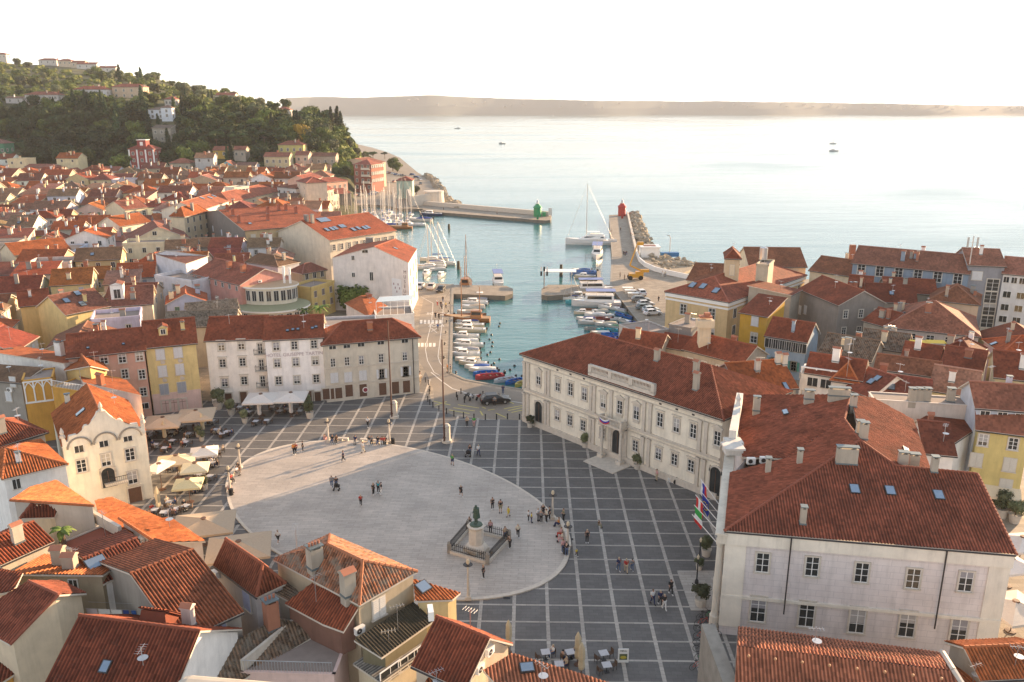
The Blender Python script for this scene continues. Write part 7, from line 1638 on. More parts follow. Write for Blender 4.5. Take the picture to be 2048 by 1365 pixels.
# ================================================= cars, bikes, street furniture
TAILR = simple('tail_lamp', (.35, .01, .01), .3); HEADL = simple('head_lamp', (.7, .7, .68), .15)
def mk_car(L=4.3, van=False):
    r = empty('parked_car', (0, 0, 0)); W_ = 1.78
    prof = [(-L/2, .35), (-L/2, .78), (-L/2+.12, .95), (-.95, 1.0 if not van else 1.05), (L*.2, .98), (L/2-.35, .82), (L/2, .62), (L/2, .3)]
    m = M(); n = len(prof)
    for i in range(n-1):
        (x0, z0), (x1, z1) = prof[i], prof[i+1]; k0 = .94 if z0 > .9 else 1; k1 = .94 if z1 > .9 else 1
        m.face([(x0, -W_/2*k0, z0), (x1, -W_/2*k1, z1), (x1, W_/2*k1, z1), (x0, W_/2*k0, z0)])
    for sg in (-1, 1): m.face([(x, sg*W_/2*(.94 if z > .9 else 1), z) for x, z in prof])
    m.face([(-L/2, -W_/2, .32), (L/2, -W_/2, .3), (L/2, W_/2, .3), (-L/2, W_/2, .32)])
    h = 1.46 if not van else 1.9; xr = -L/2+(.75 if not van else .2); t = [(xr, h), (L*.06, h)]; b0 = -L/2+(.22 if not van else .1); b1 = L*.25
    for sg in (-1, 1): m.face([(b0, sg*.83, .97), (b1, sg*.83, .97), (t[1][0], sg*.66, h), (t[0][0], sg*.66, h)])
    m.face([(t[0][0], -.66, h), (t[1][0], -.66, h), (t[1][0], .66, h), (t[0][0], .66, h)]); m.face([(b0, -.83, .97), (b0, .83, .97), (t[0][0], .66, h), (t[0][0], -.66, h)]); m.face([(b1, -.83, .97), (b1, .83, .97), (t[1][0], .66, h), (t[1][0], -.66, h)])
    body = m.build('body', PAINT, r, (.6, .6, .6)); m = M(); e = .012
    def quad(a, b, c, d, s0=.08, s1=.92, r0=.1, r1=.88):
        a, b, c, d = map(V, (a, b, c, d)); nn = (b-a).cross(d-a).normalized()*e
        if nn.dot((a+c)/2-V((0, 0, 1))) < 0: nn = -nn
        f = lambda s_, q: a.lerp(b, s_).lerp(d.lerp(c, s_), q)+nn
        return [f(s0, r0), f(s1, r0), f(s1, r1), f(s0, r1)]
    for sg in (-1, 1):
        q = ((b0, sg*.83, .97), (b1, sg*.83, .97), (t[1][0], sg*.66, h), (t[0][0], sg*.66, h)); m.face(quad(*q, .1, .5)); m.face(quad(*q, .54, .93))
    m.face(quad((b0, -.83, .97), (b0, .83, .97), (t[0][0], .66, h), (t[0][0], -.66, h))); m.face(quad((b1, -.83, .97), (b1, .83, .97), (t[1][0], .66, h), (t[1][0], -.66, h), .05, .95, .05, .93)); m.build('window', DKGL, r)
    for sx in (-L*.31, L*.31):
        for sy in (-1, 1):
            m = M(); m.tube((sx, sy*.62, .33), (sx, sy*.9, .33), .33, None, 14); w_ = m.build('wheel', RUBBER, r); m = M(); m.tube((sx, sy*.905, .33), (sx, sy*.91, .33), .19, None, 10); m.build('rim', STEEL, w_)
    for sy in (-1, 1): M().box((L/2-.02, sy*.62, .64), (.1, .34, .14)).build('headlight', HEADL, r); M().box((-L/2+.02, sy*.66, .76), (.08, .3, .14)).build('tail_light', TAILR, r)
    return r
CARP = [None]
def car(px, py, ang, col, label, group=None, s=1.):
    if CARP[0] is None: CARP[0] = o = mk_car()
    else: o = copy_tree(CARP[0])
    o.location = P(px, py); o.rotation_euler.z = radians(ang); o.scale = (s, s, s); tagset(o, label, 'car', group); setcol(o, col, ['body'])
CW, CB, CG, CD = (.68, .68, .68), (.015, .015, .018), (.16, .17, .17), (.05, .10, .26)
g1 = 'cars parked on the right quay'
car(1281, 590, 100, CW, 'white car seen from behind, farthest of the cars parked on the right quay', g1, 1.1)
car(1281, 604, 2, CG, 'dark grey estate car parked behind the white stalls on the right quay', g1, 1.1)
car(1291, 612, 8, (.5, .5, .5), 'silver car third in the row on the right quay', g1); car(1289, 619, 10, (.12, .16, .17), 'dark teal car fourth in the row on the right quay', g1)
car(1302, 624, 12, (.45, .5, .52), 'light silver car fifth in the row on the right quay', g1); car(1305, 630, 15, CW, 'white car nearest in the row on the right quay', g1)
g1 = 'cars parked beside the museum'
car(840, 577, 262, (.5, .5, .5), 'silver car left of three parked beside the museum', g1); car(862, 578, 265, (.55, .47, .4), 'beige car in the middle of three parked beside the museum', g1); car(882, 583, 262, CB, 'black car right of three parked beside the museum', g1)
car(990, 806, 12, CB, 'black car driving into the square past the bollards with a red tail light', None, 1.15)
g1 = 'cars parked along the far coastal road'
for i, (x, y, a, c) in enumerate(((745, 391, 10, CD), (750, 387, 10, CW), (760, 379, 20, (.4, .4, .42)), (765, 372, 100, CW), (766, 366, 100, CB), (763, 377, 100, CW), (788, 365, 260, (.25, .1, .08)), (797, 391, 90, CW), (776, 347, 30, CW), (781, 348, 30, (.3, .12, .1)), (787, 349, 30, CW), (793, 351, 30, CD), (800, 352, 30, CW), (806, 353, 30, CG), (825, 351, 330, CD), (833, 356, 330, CD), (840, 361, 300, CW), (841, 369, 280, CG), (712, 392, 60, (.2, .06, .05)), (722, 393, 60, CG))):
    car(x, y, a, c, f"{['white','dark blue','dark','grey','dark red'][0 if c==CW else 1 if c==CD else 2 if c==CB else 4 if c[0]>c[1]*1.5 else 3]} car parked along the far coastal road", g1)
def mk_moto(col, px, py, ang, label):
    r = empty('motorcycle', (0, 0, 0)); m = M(); m.box((0, 0, .62), (.9, .28, .32)).box((.35, 0, .86), (.5, .28, .2)); m.build('body', PAINT, r, col)
    for x in (-.68, .68): m = M(); m.tube((x, -.06, .32), (x, .06, .32), .32, None, 14); m.build('wheel', RUBBER, r)
    M().box((-.25, 0, .86), (.7, .26, .1)).build('seat', BLACK, r); m = M(); m.tube((.6, -.35, 1.05), (.6, .35, 1.05), .03).tube((.68, 0, .35), (.55, 0, 1.05), .04); m.build('handlebar', STEEL, r)
    r.location = P(px, py); r.rotation_euler.z = radians(ang); tagset(r, label, 'motorcycle')
mk_moto((.5, .5, .5), 943, 800, 250, 'white motorcycle with headlight parked left of the black car'); mk_moto((.3, .02, .02), 958, 799, 240, 'red motorcycle parked just left of the black car'); mk_moto((.08, .08, .08), 934, 797, 240, 'dark moped left of the white motorcycle')
mk_moto((.02, .02, .02), 1360, 967, 20, 'black scooter parked against the town hall wall'); mk_moto((.5, .02, .02), 1371, 968, 20, 'red scooter parked against the town hall wall')
def mk_bike():
    r = empty('bicycle', (0, 0, 0))
    for x in (-.52, .52):
        m = M()
        for i in range(14): a, b = 2*pi*i/14, 2*pi*(i+1)/14; m.tube((x+.34*cos(a), 0, .34+.34*sin(a)), (x+.34*cos(b), 0, .34+.34*sin(b)), .022, n=4, cap=False)
        for i in range(4): a = pi*i/4; m.tube((x-.33*cos(a), 0, .34-.33*sin(a)), (x+.33*cos(a), 0, .34+.33*sin(a)), .005, n=3, cap=False)
        m.build('wheel', RUBBER, r)
    m = M()
    for a, b in (((-.52, .34), (-.1, .3)), ((-.1, .3), (-.2, .82)), ((-.2, .82), (-.52, .34)), ((-.1, .3), (.38, .8)), ((-.18, .75), (.38, .82)), ((.36, .95), (.52, .34))): m.tube((a[0], 0, a[1]), (b[0], 0, b[1]), .022, n=5)
    m.build('frame', PAINT, r, (.1, .1, .1)); m = M(); m.box((-.2, 0, .9), (.26, .14, .06)); m.build('saddle', BLACK, r); m = M(); m.tube((.36, -.28, .98), (.36, .28, .98), .018, n=5); m.build('handlebar', BLACK, r); return r
BK = mk_bike(); rb = random.Random(2)
for i in range(16):
    o = BK if i == 0 else copy_tree(BK); x = 1404+rb.uniform(-3, 3)+(i % 2)*20; y = 1238+i//2*13.5
    if i > 13: x, y = 1395+(i-14)*17, 1338
    o.location = P(x, y); o.rotation_euler.z = radians(rb.uniform(-25, 25)); cn, c = rb.choice([('black', (.02, .02, .02)), ('green', (.03, .25, .08)), ('red', (.4, .05, .03)), ('grey', (.25, .25, .25))]); setcol(o, c, ['frame']); tagset(o, f"{cn} framed bicycle in the rack row beside the courthouse", 'bicycle', 'bicycles beside the courthouse')
# square furniture
def lampcol(px, py, label, hgt_=3.7):
    p = P(px, py); p.z = .12 if in_ell(p, 1.01) else 0; r = empty('lamp_column', p, label, 'street lamp', 'white stone lamp columns round the oval')
    m = M(); m.box(p+up*.2, (.55, .55, .4)); m.lathe([(.17, .4), (.13, 1.8), (.09, hgt_-.45)], p, 8); m.build('column', STONE, r); m = M(); m.lathe([(.1, hgt_-.45), (.2, hgt_-.35), (.16, hgt_), (0, hgt_+.12)], p, 8); m.build('lantern', simple('lamp_glass', (.6, .5, .35), .3), r)
    m = M(); m.lathe([(.46, hgt_-.5), (.5, hgt_-.55), (.1, hgt_-.5)], p, 12); m.build('collar', GUT, r)
for x, y, lb in ((481, 940, 'left side lamp column with a man standing at its foot'), (461, 988, 'leftmost lamp column beside the bin and red mobility scooter'), (657, 886, 'far lamp column at the left end of the long bench'), (779, 886, 'far lamp column at the right end of the long bench beside a bin'), (1105, 1040, 'lamp column at the right end behind the crowd'), (1135, 1106, 'right lamp column with a black bin at its foot'), (937, 1201, 'near lamp column at the bottom edge of the oval, with a wide dark collar')):
    lampcol(x, y, lb, 4.5 if y > 1200 else 3.7)
for x, y, lb in ((786, 889, 'black bin right of the far lamp columns'), (1131, 1110, 'black bin at the right lamp column'), (463, 992, 'dark bin at the leftmost lamp column')):
    m = M(); m.lathe([(.27, 0), (.3, .9), (.32, .92), (.2, 1.), (0, 1.02)], P(x, y), 12); tagset(m.build('litter_bin', BLACK, origin=P(x, y)), lb, 'bin')
def bench(t0, t1, label, n=10):
    c = ell((t0+t1)/2); r = empty('curved_bench', V((c.x, c.y, 0)), label, 'bench', 'curved stone benches round the oval'); m = M(); m2 = M()
    for i in range(n):
        a, b = ell(t0+(t1-t0)*i/n, 1.), ell(t0+(t1-t0)*(i+1)/n, 1.); u = (b-a); L = u.length; u.normalize(); w_ = V((-u.y, u.x, 0)); m.box((a+b)/2+up*.5, (L*1.02, .5, .12), ax=(u, w_, up))
        if i % 3 == 0: m2.box(a+u*.2+up*.24, (.3, .42, .46), ax=(u, w_, up))
    m.build('seat', STONE, r); m2.build('supports', STONE, r)
def ang_of(px, py): d = P(px, py)-EC; return atan2(d.dot(EV)/EB, d.dot(EU)/EA)
bench(ang_of(480, 942), ang_of(462, 982), 'curved stone bench on the left rim of the oval'); bench(ang_of(660, 886), ang_of(698, 886), 'left piece of the curved bench on the far rim of the oval'); bench(ang_of(722, 887), ang_of(776, 887), 'right piece of the curved bench on the far rim of the oval'); bench(ang_of(1106, 1042), ang_of(1135, 1100), 'curved stone bench on the right rim of the oval')
def pillar(px, py, h, label):
    p = P(px, py); r = empty('flagpole', p, label, 'flagpole', 'tall flagpoles on the square'); m = M(); m.lathe([(.75, 0), (.75, .35), (.55, .45), (.52, 2.5), (.6, 2.6), (.3, 2.95), (.2, 3.)], p, 8); m.build('pedestal', STONE, r)
    q = p+V((-.35, -.45, 0)); m = M(); m.tube(q, q+up*h, .14, .09, 8); m.tube(q+up*2.4, q+up*2.5, .22, .22, 8).tube(q+up*.9, q+up*1., .22, .22, 8); m.build('pole', simple('rust_brown_iron', (.10, .045, .03), .6), r)
pillar(894, 885, 16., 'nearer tall brown flagpole on a white pedestal beside the oval'); pillar(789, 836, 16.2, 'farther tall brown flagpole in front of the grey corner building')
# statue with fence
p = P(953, 1108); p.z = .12; ST = empty('statue', p, 'green bronze violinist statue on a stone pedestal in the oval', 'statue')
m = M(); m.box(p+up*.15, (2.6, 2.6, .3), rz=.78).box(p+up*.5, (2.1, 2.1, .5), rz=.78); m.lathe([(1.35, .75), (1.2, 1.), (1.05, 1.15), (.85, 1.25), (.8, 3.1), (1.0, 3.25), (1.05, 3.4), (.8, 3.5)], p, 8); m.build('pedestal', STONE, ST)
r = empty('iron_fence', p, 'dark iron picket fence on a low stone kerb around the statue', 'fence'); cs = [P(*q) for q in ((899, 1108), (975, 1130), (1018, 1083), (936, 1064))]
for i in range(4):
    a, b = cs[i], cs[(i+1) % 4]; u = (b-a).normalized(); L = (b-a).length; w_ = V((-u.y, u.x, 0)); m = M(); m.box((a+b)/2+up*.3, (L, .35, .35), ax=(u, w_, up)); m.build('kerb', STONE, r); m = M()
    for k in range(int(L/.26)): c = a+u*(.2+k*.26); m.tube(c+up*.45, c+up*1.35, .045, None, 4); m.tube(c+up*1.35, c+up*1.55, .075, 0.01, 4)
    for z in (.6, 1.2): m.box((a+b)/2+up*z, (L, .04, .05), ax=(u, w_, up))
    m.build('railing', BLACK, r); m = M(); m.box(a+up*.75, (.45, .45, 1.2)); m.lathe([(.2, 1.35), (.15, 1.5), (0, 1.6)], a, 8); m.build('corner_post', STONE_D, r)
# planters, potted trees
def potplant(px, py, label, s=1., pot=STONE, me=None, cone=False):
    p = P(px, py); r = empty('potted_tree', p, label, 'potted plant', 'potted trees'); m = M(); m.lathe([(.38*s, 0), (.52*s, .75*s), (.56*s, .8*s), (.48*s, .8*s), (.46*s, .7*s)], p, 12); m.build('pot', pot, r)
    if me is None: me = random.choice(TO)
    o = bpy.data.objects.new('crown', me); COL.objects.link(o); o.parent = r; o.location = (0, 0, .6*s); o.scale = (.95*s, .95*s, 1.1*s) if not cone else (1.6*s, 1.6*s, 1.8*s)
for x, y, lb, s in ((1170, 895, 'potted tree left of the town hall door', 1.), (1274, 938, 'potted tree right of the town hall door', 1.), (1412, 1112, 'potted tree beside the flag row at the courthouse', 1.1), (1401, 1212, 'potted tree on the pale pavement patch by the courthouse', 1.2), (1060, 855, 'dark potted conifer at the left corner of the town hall', .9),
    (437, 818, 'large round potted bush at the left end of the white hotel terrace', 1.6), (463, 830, 'potted bush second from left at the hotel terrace', 1.2), (490, 846, 'yellowish potted bush third from left at the hotel terrace', 1.), (620, 836, 'bright yellow green potted bush at the right end of the hotel terrace', 1.3), (615, 820, 'dark potted bush behind the yellow green one at the hotel terrace', 1.2), (404, 882, 'small potted plant at the edge of the dark café terrace', .8), (1398, 1140, 'potted shrub nearest the street lanterns', .7),
    (409, 980, 'yellow green plant in a pot by the yellow parasol', .9), (397, 874, 'potted plant under the beige parasol row', .8), (2000, 1035, 'green bush under the shop awning at the right edge', 1.6), (2028, 1045, 'dark potted bush at the right edge café', 1.4)):
    potplant(x, y, lb, s, me=TO[0] if 'yellow' in lb else None)
def oldlamp(px, py, label):
    p = P(px, py); r = empty('street_lantern', p, label, 'street lamp', 'black iron lanterns by the courthouse'); m = M(); m.lathe([(.22, 0), (.2, .4), (.08, .6), (.05, 2.9)], p, 8); m.build('post', BLACK, r); m = M(); m.lathe([(.08, 2.9), (.15, 3.2), (.07, 3.35), (0, 3.5)], p, 6); m.build('lantern', simple('lamp_glass', (.6, .5, .35)), r)
oldlamp(1393, 1168, 'nearer black iron lantern beside the courthouse'); oldlamp(1398, 1132, 'farther black iron lantern beside the courthouse')
# flags on white poles
def flag(bx, by, bz, tx, ty, tz, kind, label):
    a, b = P(bx, by, bz), P(tx, ty, tz); r = empty('flag_pole', a, label, 'flag', 'flags on slanting white poles'); m = M(); m.tube(a, b, .05, .04, 6); m.build('pole', WHITE, r)
    if not kind: return
    d = (b-a).normalized(); m = M(); n = 10; w_ = 1.1; Lf = 2.3; tp = b-d*.1
    def pt(i, j):
        u = i/n; v = j/3*w_; q = tp-d*v; return q+V((.10*sin(u*7+j)*u+.12*u, -.22*sin(u*5.)*u, -Lf*u*.9))
    cols = dict(it=(FG, FW, FR), si=(FW, FB, FR), eu=(FB, FB, FB), ci=(FR, FW, FR))[kind]
    for i in range(n):
        for j in range(3): m.face([pt(i, j), pt(i+1, j), pt(i+1, j+1), pt(i, j+1)], j if kind != 'it' else min(2, i*3//n))
    f = m.build('flag', list(cols), r)
    if kind == 'eu':
        YS_ = simple('flag_yellow', (.75, .6, .02)); m = M(); c = (pt(5, 1)+pt(5, 2))/2; e1 = (pt(6, 1)-pt(4, 1)).normalized(); e2 = -d; nn = e1.cross(e2).normalized()
        for k in range(12):
            q = c+e1*(.42*cos(k*pi/6))+e2*(.42*sin(k*pi/6)); st = [q+(e1*sin(t*pi/5)+e2*cos(t*pi/5))*(.1 if t % 2 == 0 else .04) for t in range(10)]
            for sg in (.03, -.03): m.face([s_+nn*sg for s_ in st])
        m.build('star_ring', YS_, f)
    if kind == 'si': 
        m = M(); c = pt(2, 1); e1 = (pt(3, 1)-pt(2, 1)).normalized(); nn = e1.cross(-d).normalized()
        for sg in (.04, -.04): m.face([c-e1*.2-d*.2+nn*sg, c-e1*.2+d*.15+nn*sg, c+e1*.25-d*.0+nn*sg], 0)
        m.build('shield', FB, f)
flag(1440, 1012, 5.2, 1401, 958, 7.2, 'si', 'Slovenian flag on the farthest slanting pole at the courthouse'); flag(1438, 1028, 5.2, 1403, 985, 7.2, 'eu', 'blue flag with ring of yellow stars at the courthouse'); flag(1436, 1062, 5.2, 1388, 1010, 7.2, 'it', 'green white and red Italian flag at the courthouse'); flag(1434, 1086, 5.2, 1384, 1029, 7.2, None, 'bare white slanting pole, nearest at the courthouse'); flag(1437, 1044, 5.2, 1391, 990, 7.2, 'ci', 'red and white drooping flag behind the blue one at the courthouse')
M_ = M(); c = P(1395, 1165, .01); M_.box(P(1408, 1180, .03), (4.2, 7.2, .06)); struct(M_, 'pavement_patch', PV_LINE)
# ================================================= café umbrellas, tables, chairs
def umbrella(px, py, w_, d_, rot, col, label, z=2.6, peak=.75, group='open café parasols'):
    p = P(px, py, z); b = V((p.x, p.y, 0)); r = empty('parasol', b, label, 'parasol', group); m = M(); u = V((cos(rot), sin(rot), 0)); n = V((-sin(rot), cos(rot), 0)); c = [b+up*z+u*(sx*w_/2)+n*(sy*d_/2) for sx, sy in ((-1, -1), (1, -1), (1, 1), (-1, 1))]; t = b+up*(z+peak)
    for i in range(4):
        a, e = c[i], c[(i+1) % 4]; md = (a+e)/2; ms = md.lerp(t, .5)-up*.07; K = 5
        for k in range(K):
            for s_ in range(K-k if False else K):
                f = lambda s, q: (a.lerp(e, s)).lerp(t, q)-up*(.10*sin(pi*q)*(1-abs(2*s-1)**2))
                m.face([f(s_/K, k/K), f((s_+1)/K, k/K), f((s_+1)/K, (k+1)/K), f(s_/K, (k+1)/K)])
        m.face([a, e, e-up*.25, a-up*.25])
    m.build('canopy', CLOTH, r, col); m = M(); m.lathe([(.3, z+peak+.02), (.34, z+peak-.12)], b, 8); m.lathe([(.5, 0), (.5, .08), (.05, .1), (.04, z+peak)], b, 8); m.build('pole', WOODW, r); return r
BEIGE, PALEY, WHC = (.52, .40, .28), (.64, .57, .40), (.68, .63, .58)
umbrella(326, 843, 5.4, 5.6, .22, BEIGE, 'left half of the large beige parasol pair in front of the yellow house'); umbrella(392, 829, 5.4, 5.6, .22, BEIGE, 'right half of the large beige parasol pair in front of the yellow house')
umbrella(522, 796, 4.9, 5.2, .08, WHC, 'left white parasol in front of the white hotel', 3.); umbrella(582, 793, 4.9, 5.2, .08, WHC, 'right white parasol in front of the white hotel', 3.)
umbrella(408, 903, 3.6, 3.4, .3, WHC, 'white parasol in the sun at the café on the left'); umbrella(352, 920, 4.8, 3.6, .3, (.6, .48, .33), 'long cream beige parasol left of the white café parasol'); umbrella(390, 935, 3.4, 3.2, .25, PALEY, 'pale yellow parasol below the white café parasol'); umbrella(376, 967, 3.4, 3.2, .2, (.64, .55, .32), 'yellow parasol nearest the cream parapet house')
umbrella(318, 932, 2.2, 3.6, -.3, WHC, 'white awning parasol touching the corner of the cream parapet house', 3.4, .4)
umbrella(408, 1048, 6.6, 5.6, .25, (.44, .34, .24), 'large brown beige parasol beside the orange roof, farther one'); umbrella(478, 1094, 6.6, 5.6, .25, (.44, .34, .24), 'large brown beige parasol beside the twin white chimneys, nearer one')
umbrella(2022, 1128, 3.6, 3.6, .2, WHC, 'white market parasol behind the courthouse corner'); umbrella(2030, 1215, 5., 5., .2, (.5, .47, .42), 'large grey white market parasol at the right edge'); umbrella(2045, 1085, 4, 4, .1, WHC, 'white parasol cut by the right edge')
def closed(px, py, label, h=3.2, col=(.58, .45, .26)):
    p = P(px, py); r = empty('closed_parasol', p, label, 'parasol', 'closed café parasols'); m = M(); m.lathe([(.34, 0), (.3, .1), (.05, .12), (.05, .8)], p, 8); m.build('pole', WOODW, r); m = M(); rn = random.Random(int(px)); prf = [(.22, .7), (.3, 1.), (.24, 1.5), (.3, 1.9), (.26, h-.5), (.14, h-.15), (.04, h+.1)]; i0 = len(m.v); m.lathe(prf, p, 10)
    for i in range(i0, len(m.v)): q = m.v[i]; k = .85 if (i-i0) % 2 else 1.12; m.v[i] = V((p.x+(q.x-p.x)*k, p.y+(q.y-p.y)*k, q.z))
    m.build('canopy', CLOTH, r, col)
for x, y, lb in ((331, 884, 'closed tan parasol in front of the left beige parasol'), (407, 868, 'closed tan parasol in front of the right beige parasol'), (520, 838, 'closed white parasol below the left white hotel parasol'), (583, 834, 'closed white parasol below the right white hotel parasol'), (363, 953, 'closed cream parasol between the long cream and pale yellow ones'), (319, 1024, 'closed cream parasol at the foot of the cream parapet house'), (1017, 1305, 'closed beige parasol at the corner of the ribbed foreground house'), (1155, 1330, 'tall closed beige parasol standing on the dark paving at the bottom'), (1162, 1352, 'shorter closed beige parasol just in front of the tall one')):
    closed(x, y, lb, 3.3, WHC if 'white parasol' in lb or 'white hotel' in lb else (.56, .46, .30))
def mk_table():
    r = empty('cafe_table', (0, 0, 0)); M().box((0, 0, .74), (.8, .8, .04)).build('tabletop', CLOTH, r, (.5, .5, .52)); m = M(); m.tube((0, 0, .02), (0, 0, .72), .035).box((0, 0, .02), (.45, .45, .03)); m.build('leg', BLACK, r); return r
def mk_chair():
    r = empty('cafe_chair', (0, 0, 0)); M().box((0, 0, .45), (.44, .44, .04)).build('seat', CLOTH, r, (.10, .06, .04)); M().box((-.21, 0, .7), (.03, .42, .4)).build('backrest', CLOTH, r, (.10, .06, .04))
    for sx in (-1, 1):
        for sy in (-1, 1): M().box((sx*.19, sy*.19, .22), (.035, .035, .44)).build('leg', BLACK, r)
    return r
TBL, CHR = mk_table(), mk_chair(); used = [0, 0]; SEATS = []; rc_ = random.Random(11)
def tableset(px, py, where, n=4, grp='x'):
    p = P(px, py); t = TBL if not used[0] else copy_tree(TBL); used[0] = 1; t.location = p; rz = rc_.uniform(-.3, .3); t.rotation_euler.z = rz; tagset(t, f"square café table {where}", 'table', 'café tables '+grp)
    for k in range(n):
        a = rz+k*2*pi/n+(.0 if n == 4 else .3); c = CHR if not used[1] else copy_tree(CHR); used[1] = 1; q = p+V((cos(a), sin(a), 0))*rc_.uniform(.62, .78); c.location = q; c.rotation_euler.z = a+pi; tagset(c, f"brown café chair {where}", 'chair', 'café chairs '+grp); SEATS.append((q, a+pi, where))
for x, y in ((480, 822), (502, 818), (545, 822), (560, 830), (572, 812), (498, 832), (545, 810), (600, 830), (575, 826), (603, 812), (512, 851), (534, 849)): tableset(x, y, 'on the white hotel terrace', 3, 'at the hotel')
for x, y in ((300, 880), (318, 868), (345, 872), (362, 862), (378, 876), (395, 862), (425, 850), (432, 868), (445, 876), (345, 890), (372, 893), (312, 898), (455, 872), (352, 858), (330, 905)): tableset(x, y, 'on the dark terrace below the large beige parasols', 3, 'below the beige parasols')
for x, y in ((412, 922), (428, 918), (436, 908), (424, 935), (398, 958), (420, 962), (380, 948), (362, 985), (392, 985), (340, 1014), (352, 1028), (372, 1022), (328, 1035), (310, 1030), (345, 942)): tableset(x, y, 'beside the sunlit café parasols on the left', 3, 'beside the sunlit parasols')
for x, y in ((1091, 1318), (1140, 1318), (1207, 1320), (1213, 1344), (1118, 1342)): tableset(x, y, 'on the paving at the bottom centre', 2, 'at the bottom centre')
c = P(1246, 1326); r = empty('menu_board', c, 'white menu board with a yellow dish picture at the bottom of the square', 'sign'); M().box(c+up*.75, (.95, .08, 1.4)).build('board', WHITE, r); m = M(); m.box(c+V((0, -.05, .65)), (.7, .02, .6)); m.build('picture', simple('board_green', (.1, .12, .05)), r); m = M(); m.blob(c+V((0, -.06, .6)), (.28, .02, .16), 0, 10, 6); m.build('picture_dish', simple('board_yellow', (.5, .4, .05)), r); text('MENU', c+V((0, -.05, 1.25)), .22, (pi/2, 0, 0), BLACK, r)
